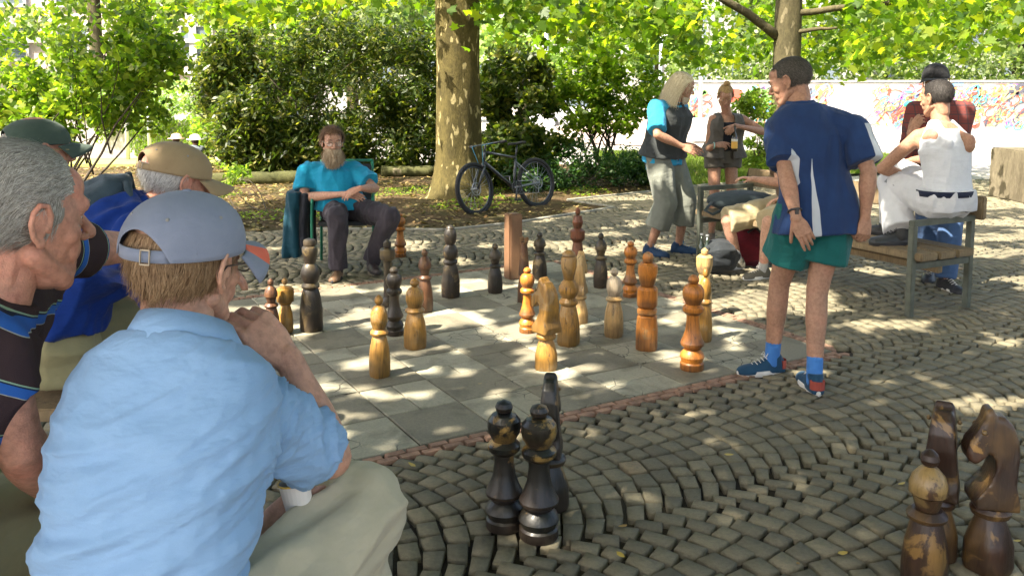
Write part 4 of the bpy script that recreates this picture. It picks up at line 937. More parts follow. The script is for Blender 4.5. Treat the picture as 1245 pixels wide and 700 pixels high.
m,nt=nodes('lens'); g_=nt.nodes.new('ShaderNodeBsdfGlossy'); g_.inputs['Roughness'].default_value=.05; t_=nt.nodes.new('ShaderNodeBsdfTransparent'); t_.inputs[0].default_value=(.8,.8,.82,1); mx=nt.nodes.new('ShaderNodeMixShader'); mx.inputs[0].default_value=.12; L(nt,t_.outputs[0],mx.inputs[1]); L(nt,g_.outputs[0],mx.inputs[2]); o_=nt.nodes.new('ShaderNodeOutputMaterial'); L(nt,mx.outputs[0],o_.inputs[0]); M_LENS=m
def ball_cap(p,par,mat,brim_mat=None,tilt=.12,back_open=True,strap=None,name='cap',k2=1.0,stripe=None,droop=.25,brim_len=.075,puff=1.0,dots=True):
    """baseball cap: six-panel crown, curved visor, opening and strap behind"""
    K=p.k*p.hs*k2; f=p.hf.normalized();u=(p.hu-f*p.hu.dot(f)).normalized();r=f.cross(u)
    ct,st_=math.cos(tilt),math.sin(tilt); f2=f*ct+u*st_; u2=u*ct-f*st_
    C=p.head+u*(.034*p.k*p.hs)-f*.012*K; rx,ry,rz=.0835,.108,.088*puff
    def P(x,y,z): return C+(r*x+f2*y+u2*z)*K
    nu,nv=96,18; V_=[];F_=[]
    def low(a):
        back=abs(((a+PI/2+PI)%(2*PI))-PI)   # angle from the back
        if back_open and back<.62: return -.008+.046*math.cos(back/.62*PI/2)**.6
        return -.008
    for j in range(nv+1):
        for i in range(nu):
            a=2*PI*i/nu; zl=low(a); t=j/nv; z=zl+(rz-zl)*math.sin(t*PI/2) if False else zl+(rz-zl)*(1-(1-t)**1.6)
            q=math.sqrt(max(0,1-(max(z,0)/rz)**2.3)); seam=abs(((a*6/(2*PI)+.5)%1)-.5)*2   # 0 at the middle of a seam
            w_=1-.012*math.exp(-(seam/.09)**2)*(1-t*.5)+.010*noise.noise(V((math.cos(a)*3,math.sin(a)*3,z*40)))
            V_.append(P(rx*q*w_*math.cos(a),ry*q*w_*math.sin(a),z))
    for j in range(nv):
        for i in range(nu): l=(i+1)%nu; F_.append((j*nu+i,j*nu+l,(j+1)*nu+l,(j+1)*nu+i))
    mb=MB(); mb.add(V_,F_); me=mb.mesh('crown'); o=link(name,me,mat,par); sm=o.modifiers.new('s','SOLIDIFY'); sm.thickness=.0018; sm.offset=1
    MB().sphere(P(0,0,rz+.0005),(.0075*K,.0075*K,.004*K),12,6).build('button',mat,o,smooth=True)
    # stitched seams
    sm_=MB()
    for s6 in range(6):
        a=2*PI*(s6+.5)/6+ (0); a=2*PI*s6/6+PI/6+PI/2-PI/6
        pts=[]
        for t in np.linspace(0.08,.97,14):
            z=-.008+(rz+.008)*(1-(1-t)**1.6); q=math.sqrt(max(0,1-(max(z,0)/rz)**2.3)); pts.append(P(rx*q*1.012*math.cos(a),ry*q*1.012*math.sin(a),z))
        if not(back_open and abs(((a+PI/2+PI)%(2*PI))-PI)<.1): sm_.tube(pts,.0011*K,5)
    sm_.build('seam',mat,o,smooth=True)
    if dots:
        dm=MB()
        for s6 in range(6):
            a=2*PI*(s6+.5)/6+PI/2-PI/6*0; z=.62*rz; q=math.sqrt(1-(z/rz)**2.3); dm.sphere(P(rx*q*1.01*math.cos(a),ry*q*1.01*math.sin(a),z),.0032*K,8,5)
        dm.build('eyelet',mat_plain('eyelet_'+name+str(par.name),[c*.8 for c in (.3,.3,.3)],.6),o,smooth=True)
    # strap
    if back_open:
        pts=[];
        for a in np.linspace(-PI/2-.66,-PI/2+.66,12): pts.append((a,))
        V_=[];F_=[]
        for i,(a,) in enumerate(pts):
            for z in (-.009,.010): V_.append(P(rx*.985*math.cos(a),ry*.985*math.sin(a)-.001,z))
        for i in range(len(pts)-1): F_.append((2*i,2*i+2,2*i+3,2*i+1))
        s_=MB(); s_.add(V_,F_); so_=link('strap',s_.mesh(),strap or mat,o); md=so_.modifiers.new('s','SOLIDIFY'); md.thickness=.002
        bk=MB(); Mx=Matrix((r,f2,u2)).transposed(); a=-PI/2+.28
        for dz in (-.011,.011): bk.bar(P(rx*math.cos(a-.08),ry*1.01*math.sin(a-.08)-.003,dz),P(rx*math.cos(a+.08),ry*1.01*math.sin(a+.08)-.003,dz),.0018*K,.002*K)
        for da in (-.08,.08): bk.bar(P(rx*math.cos(a+da),ry*1.01*math.sin(a+da)-.003,-.011),P(rx*math.cos(a+da),ry*1.01*math.sin(a+da)-.003,.011),.0018*K,.002*K,up=r)
        bk.build('buckle',mat_plain('buckle',(.3,.27,.22),.35,metal=.7),o)
    # visor
    nb=18; V_=[];F_=[];mi=[]
    for j in range(7):
        t=j/6
        for i in range(nb+1):
            a=PI/2+(i/nb-.5)*2*1.12; b0=(rx*math.cos(a)*1.0,ry*math.sin(a)); ext=brim_len*t*(math.cos((i/nb-.5)*2*1.25)**.45 if abs((i/nb-.5)*2*1.25)<PI/2 else 0)
            x=b0[0]*(1+.10*t); y=b0[1]+ext; z=-.006-droop*(x/.08)**2*.055*(.3+t)-.012*t; V_.append(P(x,y,z))
    for j in range(6):
        for i in range(nb): F_.append((j*(nb+1)+i,j*(nb+1)+i+1,(j+1)*(nb+1)+i+1,(j+1)*(nb+1)+i)); mi.append(1 if stripe and i in stripe else 0)
    vb=MB(); vb.add(V_,F_); vb.m=mi; me=vb.mesh('visor'); vo=link('visor',me,[brim_mat or mat, STRIPE],o); md=vo.modifiers.new('s','SOLIDIFY'); md.thickness=.0035
    return o
STRIPE=mat_plain('visor_stripe',(.75,.12,.05),.6,.1)
def shoe(p,s,par,upper,sole,lace=None,k2=1.0,sock=None,sockh=.1,heel=None):
    k=p.k*k2; an=p.an[s]; fw=V(p.toe[s]); pitch=fw.z; fw=fw.normalized(); sd=fw.cross(V((0,0,1))).normalized(); up=sd.cross(fw).normalized()
    base=an-up*.085*k
    def P(x,y,z): return base+(sd*x+fw*y+up*z)*k
    mb=MB(); rings=[]
    for y,w_,h_ in ((-.072,.022,.05),(-.06,.033,.075),(-.03,.038,.085),(.02,.040,.08),(.06,.043,.062),(.11,.049,.05),(.15,.048,.043),(.18,.040,.036),(.198,.02,.026)):
        rings.append([P(w_*math.cos(2*PI*q/16)*(1.0),y,.012+max(0,math.sin(2*PI*q/16))*h_+min(0,math.sin(2*PI*q/16))*.008) for q in range(16)])
    mb.loft(rings); capsule(mb,P(0,-.022,.05),P(0,-.012,.098),.038*k,.040*k,flat1=True); o=link('shoe',fuse(mb,.006,3),upper,par)
    sb=MB(); rr=[]
    for z,g in ((-.004,.96),(.0,1.0),(.018,1.02),(.026,.98)):
        ring=[]
        for q in range(24):
            a=2*PI*q/24; y=.062+.138*math.cos(a); w_=(.049 if math.cos(a)>0 else .039)*(1 if abs(math.cos(a))<.9 else .93); ring.append(P(w_*math.sin(a)*g*1.03*-1,.062+(y-.062)*g*1.0,z))
        rr.append(ring)
    sb.loft(rr); sb.build('sole',sole,o,smooth=True)
    if lace:
        lb=MB()
        for i in range(5):
            y=.04+i*.018; z=.098-i*.009; lb.tube([P(-.022,y,z-.012),P(0,y+.007,z+.001),P(.022,y,z-.012)],.0026*k,6)
        lb.tube([P(0,.03,.105),P(-.02,.035,.115),P(-.025,.045,.1),P(0,.035,.103),P(.022,.04,.114),P(.026,.05,.098),P(0,.035,.104)],.002*k,6); lb.build('laces',lace,o,smooth=True)
    if heel: 
        MB().loft([[P(.03*math.cos(a)*1.25*-1,-.045+.035*math.sin(a)*-1,z) for a in [PI*q/8 for q in range(9)]] for z in (.03,.075)],cap=False).build('heel_patch',heel,o)
    if sock:
        mb=MB(); d=(p.kn[s]-an).normalized(); capsule(mb,an-d*.03*k,an+d*sockh*k,.040*k,.041*k,flat1=True); link('sock',fuse(mb,.006,2),sock,par)
    return o
def trousers(p,par,mat,name='trousers',leglen=1.0,e=.022,cuff=1.0,amp=.006,low=0,voxel=.01,seed=0,waist=.18,hem=1.15,scale=9,axis=(0,0,1),knee=1.0):
    """leglen 1 = to the ankle, .5 = to the knee"""
    k=p.k; mb=MB(); mb.loft(torso_rings(p,e*.8,-.12,waist))
    for s,_ in SIDES:
        h,kn,an=p.hip[s],p.kn[s],p.an[s]; r0=(.088+e)*k; rk=(.058+e*knee)*k; ra=(.040+e*hem)*k
        if leglen<=.5:
            t=leglen/.5; q=h.lerp(kn,t); capsule(mb,h,q,r0,(r0*(1-t)+rk*t)*hem,flat1=True)
        else:
            capsule(mb,h,kn,r0,rk,mids=((.45,(r0*.52+rk*.48)),)); t=(leglen-.5)/.5; q=kn.lerp(an,t); capsule(mb,kn,q,rk,rk*(1-t)+ra*t,flat1=True)
    capsule(mb,p.hip['L'],p.hip['R'],(.085+e)*k,(.085+e)*k)
    me=fuse(mb,voxel,3); folds(me,amp,scale,axis,.35,seed); return link(name,me,mat,par)
def shirt(p,par,mat,name='shirt',sleeve=.6,e=.02,low=-.05,belly=0,amp=.006,voxel=.01,seed=0,sl=1.0,flare=0,scale=9,sleeve_e=None,collar=None,axis=(0,0,1),w=1.0,strip=None,fore=0):
    k=p.k; mb=MB(); mb.loft(torso_rings(p,e,low,1.0,belly,w,flare)); se=e if sleeve_e is None else sleeve_e
    if sleeve>0:
        shoulders(mb,p,e*.7)
        for s,_ in SIDES:
            a,b,c=p.sh[s],p.el[s],p.wr[s]
            if sleeve<=1: q=a.lerp(b,sleeve); capsule(mb,a,q,(.056+se)*k,(.048+se*1.25*sl)*k,flat1=True)
            else:
                capsule(mb,a,b,(.056+se)*k,(.045+se)*k,mids=((.5,(.052+se)*k),)); q=b.lerp(c,sleeve-1); capsule(mb,b,q,(.045+se)*k,(.040+se*sl)*k,flat1=True)
    capsule(mb,p.neck-p.up*.08*k,p.neck+(p.head-p.neck)*.18,(.075+e*.6)*k,(.060+e*.4)*k,flat1=True)
    me=fuse(mb,voxel,3)
    if strip: strip(me)
    folds(me,amp,scale,axis,.4,seed); o=link(name,me,mat,par)
    if collar:
        cm=MB(); d=(p.head-p.neck).normalized(); base=p.neck+d*.0*k; x=p.SR; y=p.SF
        V_=[];F_=[]; n_=28
        for j,(h_,rr) in enumerate(((-.012,.082),(.028,.070),(.030,.075),(-.018,.098))):
            for i in range(n_):
                a=PI/2+.22+(2*PI-.44)*i/(n_-1); pt=1+.35*max(0,math.sin(a)-.6) if j==3 else 1
                V_.append(base+d*(h_*k-.018*k*math.sin(a))+(x*math.cos(a)+y*math.sin(a)*1.0)*rr*pt*k)
        for j in range(3):
            for i in range(n_-1): F_.append((j*n_+i,j*n_+i+1,(j+1)*n_+i+1,(j+1)*n_+i))
        cm.add(V_,F_); co=link('collar',cm.mesh(),collar,o); md=co.modifiers.new('s','SOLIDIFY'); md.thickness=.002
    return o
def set_head(p,C=None,f=None,tilt=0,u=None,hs=1.0,up=.145):
    p.hs=hs; p.hf=V(f).normalized() if f is not None else p.F; p.head=V(C) if C is not None else p.neck+p.up*up*p.k+p.SF*.03*p.k
    p.hu=V(u) if u is not None else V((0,0,1))
def person(loc,label): return empty('person',loc,label,'person')
def put_body(p,par,skin,**kw):
    me=body_mesh(p,**kw); return link('body',me,[skin,M_EYE,M_IRIS,M_LIP],par)
# ------------------------------------------------------------ chess pieces
SEG=32
def ringpts(z,r,sq,x=0,y=0,rot=0):
    """sq 0 = round, 1 = square with cut corners"""
    out=[]
    for k in range(SEG):
        a=2*PI*k/SEG
        ca,sa=abs(math.cos(a)),abs(math.sin(a))
        rs=min(1/max(ca,sa),1.24/(ca+sa)*1.04)
        rr=r*(1+(rs-1)*sq); out.append(V((x+rr*math.cos(a+rot),y+rr*math.sin(a+rot),z)))
    return out
def turned(prof,H,wob=.012,seed=0,arch=0):
    """prof: (z, r, squareness) as fractions of the height"""
    pts=[]
    for (a,b) in zip(prof[:-1],prof[1:]):
        n=max(1,int(abs(b[0]-a[0])/.03))
        for i in range(n): t=i/n; pts.append([a[k]+(b[k]-a[k])*t for k in range(3)])
    pts.append(list(prof[-1])); mb=MB(); rings=[]
    for z,r,s in pts:
        ring=[]
        for k,p in enumerate(ringpts(z*H,max(r,.002)*H,s)):
            q=1+wob*noise.noise(V((p.x*18+seed,p.y*18,p.z*9)))
            ring.append(V((p.x*q,p.y*q,p.z)))
        rings.append(ring)
    mb.loft(rings); me=mb.mesh('t'); smooth_angle(me,28); return me
def piece(name,u,v,H,segs,mat,label,cat='chess piece',rz=0,group=None,sink=0,w=1.0,lean=(0,0)):
    """segs: list of (part name, profile [, material])"""
    p=G(u,v); o=empty(name,(p.x,p.y,.003),label,cat,group,rz)
    o.rotation_euler=(lean[0],lean[1],rz)
    for s in segs:
        pr=[(z,r*w,q) for z,r,q in s[1]]; me=turned(pr,H,seed=u); link(s[0],me,s[2] if len(s)>2 else mat,o,world=False)
    return o
def A_(*t): return list(t)
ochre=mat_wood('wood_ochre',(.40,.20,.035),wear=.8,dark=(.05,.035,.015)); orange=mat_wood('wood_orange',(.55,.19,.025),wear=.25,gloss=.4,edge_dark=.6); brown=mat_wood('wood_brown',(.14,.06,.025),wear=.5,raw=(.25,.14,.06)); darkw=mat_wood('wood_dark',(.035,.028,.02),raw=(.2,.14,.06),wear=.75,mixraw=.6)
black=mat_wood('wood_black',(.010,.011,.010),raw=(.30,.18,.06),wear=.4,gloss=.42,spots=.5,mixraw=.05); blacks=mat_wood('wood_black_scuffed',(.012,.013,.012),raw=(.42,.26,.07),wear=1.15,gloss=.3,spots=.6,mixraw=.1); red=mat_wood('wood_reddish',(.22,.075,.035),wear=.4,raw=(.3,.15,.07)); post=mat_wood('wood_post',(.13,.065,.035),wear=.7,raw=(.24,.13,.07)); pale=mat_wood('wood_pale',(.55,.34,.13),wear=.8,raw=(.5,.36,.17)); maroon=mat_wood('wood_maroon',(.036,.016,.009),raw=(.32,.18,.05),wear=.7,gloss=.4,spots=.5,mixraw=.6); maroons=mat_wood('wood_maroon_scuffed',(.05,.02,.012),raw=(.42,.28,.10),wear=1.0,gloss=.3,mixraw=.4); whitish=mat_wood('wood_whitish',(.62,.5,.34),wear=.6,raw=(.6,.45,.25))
body=('body',A_((0,.118,.9),(.04,.128,.9),(.2,.13,.85),(.35,.118,.5),(.46,.095,.1),(.51,.082,0)))
def pawn(head='onion',hm=None,bm_=None,km=None):
    c=('collar',A_((.505,.085,0),(.52,.108,0),(.545,.114,0),(.565,.1,0),(.585,.082,0)))
    if head=='onion': h=('head',A_((.58,.078,0),(.62,.088,.3),(.66,.1,.5),(.68,.104,.3),(.74,.104,0),(.8,.096,0),(.85,.07,0),(.875,.034,0)))
    elif head=='helmet': h=('head',A_((.58,.062,0),(.62,.074,.3),(.68,.088,.4),(.7,.108,.1),(.76,.107,0),(.82,.088,0),(.865,.055,0),(.885,.028,0)))
    elif head=='band': h=('head',A_((.55,.09,0),(.57,.15,0),(.6,.155,0),(.78,.155,0),(.8,.15,0),(.83,.11,0),(.85,.035,0)))
    k=('knob',A_((.87,.026,0),(.885,.03,0),(.9,.046,0),(.93,.054,0),(.965,.046,0),(.99,.024,0),(1,.004,0)))
    out=[body,c,h,k]
    if hm: out[2]=out[2]+(hm,)
    if km: out[3]=out[3]+(km,)
    return out
def spindle(hm=None):
    q=_spindle()
    return [s+(hm,) if hm and s[0] in ('head','collar') else s for s in q]
def _spindle():
    return [('base',A_((0,.125,0),(.015,.13,0),(.07,.128,0),(.085,.115,0),(.1,.118,0),(.14,.134,0),(.18,.12,0),(.215,.085,0))),
            ('stem',A_((.21,.085,0),(.235,.1,0),(.26,.126,0),(.285,.13,0),(.34,.105,0),(.42,.08,0),(.52,.068,0),(.585,.07,0))),
            ('collar',A_((.58,.07,0),(.6,.096,0),(.62,.112,0),(.655,.114,0),(.675,.1,0),(.69,.082,0))),
            ('head',A_((.685,.078,0),(.71,.088,0),(.75,.108,0),(.8,.118,0),(.85,.112,0),(.89,.085,0),(.91,.045,0))),
            ('knob',A_((.905,.035,0),(.92,.055,0),(.95,.062,0),(.98,.05,0),(1,.012,0)))]
def tallq(top='cup'):
    s=[('body',A_((0,.115,.9),(.03,.122,.9),(.22,.122,.8),(.38,.1,.3),(.45,.082,0),(.46,.075,0))),('collar',A_((.455,.075,0),(.47,.092,0),(.49,.097,0),(.51,.09,0),(.525,.072,0))),
       ('bulb',A_((.52,.07,0),(.55,.088,0),(.6,.1,0),(.65,.099,0),(.7,.082,0),(.73,.058,0)))]
    if top=='cup': s+=[('crown',A_((.725,.055,0),(.77,.066,0),(.84,.08,0),(.89,.084,0),(.91,.076,0),(.92,.058,0))),('cap',A_((.915,.05,0),(.925,.064,0),(.96,.068,0),(.985,.06,0),(1,.02,0)))]
    else: s+=[('crown',A_((.725,.055,0),(.76,.07,0),(.81,.082,0),(.86,.085,0),(.91,.078,0),(.95,.055,0))),('cap',A_((.945,.05,0),(.96,.056,0),(.985,.042,0),(1,.006,0)))]
    return s
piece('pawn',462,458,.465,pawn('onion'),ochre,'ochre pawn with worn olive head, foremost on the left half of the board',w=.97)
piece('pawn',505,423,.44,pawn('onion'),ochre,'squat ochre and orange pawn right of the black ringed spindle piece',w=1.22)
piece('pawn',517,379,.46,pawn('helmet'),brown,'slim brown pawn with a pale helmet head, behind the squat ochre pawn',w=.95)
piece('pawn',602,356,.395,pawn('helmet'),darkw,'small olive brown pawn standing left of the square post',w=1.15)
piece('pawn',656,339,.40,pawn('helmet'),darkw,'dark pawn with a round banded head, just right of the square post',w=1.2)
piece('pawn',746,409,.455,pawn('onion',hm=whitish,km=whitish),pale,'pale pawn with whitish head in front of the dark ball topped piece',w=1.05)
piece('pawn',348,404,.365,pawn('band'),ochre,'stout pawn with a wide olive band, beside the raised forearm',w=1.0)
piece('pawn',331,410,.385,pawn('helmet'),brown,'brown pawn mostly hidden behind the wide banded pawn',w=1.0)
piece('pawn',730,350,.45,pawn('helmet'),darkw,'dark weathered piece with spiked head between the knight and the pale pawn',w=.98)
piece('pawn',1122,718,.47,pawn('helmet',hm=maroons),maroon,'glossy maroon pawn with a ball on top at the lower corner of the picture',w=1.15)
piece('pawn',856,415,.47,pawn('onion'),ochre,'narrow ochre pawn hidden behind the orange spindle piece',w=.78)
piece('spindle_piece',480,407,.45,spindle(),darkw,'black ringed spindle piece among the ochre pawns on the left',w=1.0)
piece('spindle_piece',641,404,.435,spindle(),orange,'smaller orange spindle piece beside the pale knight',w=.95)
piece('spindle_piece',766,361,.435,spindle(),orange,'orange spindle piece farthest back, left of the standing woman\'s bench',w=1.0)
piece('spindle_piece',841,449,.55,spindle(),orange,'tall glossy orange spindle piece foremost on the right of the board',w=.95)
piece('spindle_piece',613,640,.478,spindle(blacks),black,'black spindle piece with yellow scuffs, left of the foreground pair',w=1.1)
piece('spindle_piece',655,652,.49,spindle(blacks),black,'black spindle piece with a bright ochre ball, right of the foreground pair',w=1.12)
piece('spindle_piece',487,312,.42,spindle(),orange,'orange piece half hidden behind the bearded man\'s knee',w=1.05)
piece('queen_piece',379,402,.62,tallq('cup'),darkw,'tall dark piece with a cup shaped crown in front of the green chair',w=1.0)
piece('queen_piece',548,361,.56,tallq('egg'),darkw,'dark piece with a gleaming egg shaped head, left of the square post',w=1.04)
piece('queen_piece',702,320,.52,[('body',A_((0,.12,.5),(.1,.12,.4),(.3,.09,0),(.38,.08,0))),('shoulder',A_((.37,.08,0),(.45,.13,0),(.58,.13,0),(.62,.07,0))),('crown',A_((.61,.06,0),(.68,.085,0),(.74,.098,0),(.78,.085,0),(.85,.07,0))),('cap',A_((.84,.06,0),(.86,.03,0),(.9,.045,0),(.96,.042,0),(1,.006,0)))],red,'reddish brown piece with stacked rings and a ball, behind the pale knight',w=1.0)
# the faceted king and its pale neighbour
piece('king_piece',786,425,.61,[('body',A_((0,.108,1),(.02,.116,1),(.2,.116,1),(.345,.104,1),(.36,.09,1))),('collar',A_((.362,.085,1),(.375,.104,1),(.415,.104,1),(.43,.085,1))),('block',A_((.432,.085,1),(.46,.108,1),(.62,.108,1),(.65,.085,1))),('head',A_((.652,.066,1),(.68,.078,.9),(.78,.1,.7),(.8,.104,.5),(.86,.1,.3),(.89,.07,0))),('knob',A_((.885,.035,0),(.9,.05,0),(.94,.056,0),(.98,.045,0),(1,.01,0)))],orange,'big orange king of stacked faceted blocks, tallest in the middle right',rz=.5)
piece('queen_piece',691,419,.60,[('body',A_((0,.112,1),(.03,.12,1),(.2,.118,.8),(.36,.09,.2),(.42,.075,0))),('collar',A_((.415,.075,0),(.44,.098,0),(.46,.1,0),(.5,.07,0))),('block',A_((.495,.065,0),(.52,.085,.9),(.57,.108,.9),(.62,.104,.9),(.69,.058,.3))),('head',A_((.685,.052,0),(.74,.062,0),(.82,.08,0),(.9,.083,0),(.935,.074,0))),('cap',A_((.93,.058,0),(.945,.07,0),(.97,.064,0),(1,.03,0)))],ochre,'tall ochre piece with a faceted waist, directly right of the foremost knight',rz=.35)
piece('bishop_piece',855,385,.49,[('body',A_((0,.12,.9),(.3,.115,.8),(.55,.085,.2),(.62,.07,0))),('head',A_((.61,.07,0),(.66,.1,.8),(.76,.12,.9),(.87,.118,.8),(.9,.08,.3))),('knob',A_((.895,.035,0),(.92,.05,0),(.965,.05,0),(1,.008,0)))],pale,'olive ochre piece with a square shouldered head, behind the orange spindle on the right',rz=.3)
piece('rook_piece',472,372,.50,[('base',A_((0,.11,0),(.08,.11,0),(.14,.07,0))),('stem',A_((.13,.068,0),(.3,.062,0),(.66,.06,0),(.69,.07,0))),('drum',A_((.685,.07,0),(.7,.108,0),(.72,.114,0),(.84,.112,0),(.86,.1,0),(.87,.05,0))),('knob',A_((.865,.04,0),(.89,.058,0),(.95,.058,0),(1,.01,0)))],darkw,'dark column piece with a wide drum on top, right of the bearded man\'s shoe')
o=piece('rook_piece',637,367,.49,[('body',A_((0,.10,.8),(.2,.1,.5),(.36,.075,0))),('collar',A_((.355,.07,0),(.38,.1,0),(.42,.085,0))),('tower',A_((.415,.085,.6),(.5,.083,.8),(.9,.05,.8),(.905,.058,.8),(.93,.06,.8)))],brown,'brown rook like piece with a notched top, leaning against the square post')
mb=MB()
for k in range(4):
    a=PI/2*k+.4; mb.box((.026*math.cos(a),.026*math.sin(a),.475),(.02,.02,.035))
mb.build('crenel',brown,o,world=False,bevel=.003)
p=G(624,339); o=MB().box((0,0,.28),(.125,.125,.56),taper=.95).build('square_post',post,bevel=.012,smooth=False); o.location=(p.x,p.y,.003); o.rotation_euler=(0,0,.45); tag(o,'square reddish wooden post standing at the back edge of the board','wooden post')
# knights
def knight(u,v,H,mat,label,rz,mat2=None,w=1.0,th=.25):
    p=G(u,v); o=empty('knight_piece',(p.x,p.y,.003),label,'chess piece',None,rz)
    for nm,pr in (('base',A_((0,.17,.9),(.03,.18,.9),(.16,.175,.8),(.26,.135,.3),(.33,.1,0))),('collar',A_((.325,.1,0),(.34,.14,0),(.37,.15,0),(.395,.13,0),(.41,.09,0)))):
        link(nm,turned([(z,r*w,q) for z,r,q in pr],H,seed=u),mat,o,world=False)
    # side view of neck and head: x forward, z up
    sp=[(-.14,.405),(.13,.405),(.145,.44),(.10,.49),(.045,.56),(.015,.63),(.018,.70),(.055,.74),(.10,.70),(.145,.665),(.18,.68),(.19,.73),(.175,.79),(.125,.86),(.09,.92),(.078,.985),(.04,1.0),(.01,.955),(-.04,.95),(-.095,.90),(-.13,.82),(-.14,.72),(-.13,.62),(-.125,.54),(-.145,.47)]
    lay=[]
    for t,sc in ((-1,.90),(-.72,1.0),(.72,1.0),(1,.90)):
        cx=sum(a for a,b in sp)/len(sp); cz=.7
        ring=[]
        for a,b in sp:
            wd=th*w*.5*(1.12-.52*max(0,(b-.42)/.58))
            ring.append(V((((a-cx)*(sc if b>.42 else 1)+cx)*H*w**.5,t*wd*H,((b-cz)*(sc if b>.42 else 1)+cz)*H)))
        lay.append(ring)
    mb=MB(); mb.loft(lay); me=fuse(mb,.005,3); smooth_angle(me,50)
    me.transform(Matrix.Identity(4)); hd=link('horse_head',me,mat2 or mat,o,world=False)
    e=MB(); 
    for s_ in (-1,1): e.sphere((.085*H,s_*th*.29*H,.86*H),.016*H,8,6)
    e.build('eye',black,hd,world=False,smooth=True); return o
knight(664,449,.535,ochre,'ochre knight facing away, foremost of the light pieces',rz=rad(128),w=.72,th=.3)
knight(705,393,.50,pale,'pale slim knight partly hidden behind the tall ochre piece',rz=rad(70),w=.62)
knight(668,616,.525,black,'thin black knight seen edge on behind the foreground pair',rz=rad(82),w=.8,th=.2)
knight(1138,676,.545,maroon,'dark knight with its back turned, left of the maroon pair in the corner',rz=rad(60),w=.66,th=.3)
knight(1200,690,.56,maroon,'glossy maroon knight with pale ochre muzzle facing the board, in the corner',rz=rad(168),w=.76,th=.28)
# ------------------------------------------------------------ people: the individuals
SK1=mat_skin('skin_warm',(.48,.27,.185),(.54,.23,.15),(.36,.18,.12)); SK2=mat_skin('skin_ruddy',(.50,.25,.17),(.56,.19,.13),(.40,.18,.12)); SK3=mat_skin('skin_tan',(.37,.20,.125),(.42,.19,.12),(.27,.135,.085)); SK4=mat_skin('skin_fair',(.54,.31,.21),(.58,.25,.17),(.42,.22,.14))
white_rub=mat_plain('rubber_white',(.65,.63,.58),.6,.1,12); dark_rub=mat_plain('rubber_dark',(.04,.04,.045),.7); lace_w=mat_plain('lace_white',(.6,.58,.54),.8)
def kp(y0,zmin_front=.06,zback=-.05):
    """hair area: above the forehead line in front, down to the nape behind"""
    return lambda x,y,z: (z>zmin_front if y>y0 else (z>zback-.02 if y<-.03 else z>.01+ .4*(y+.03)))
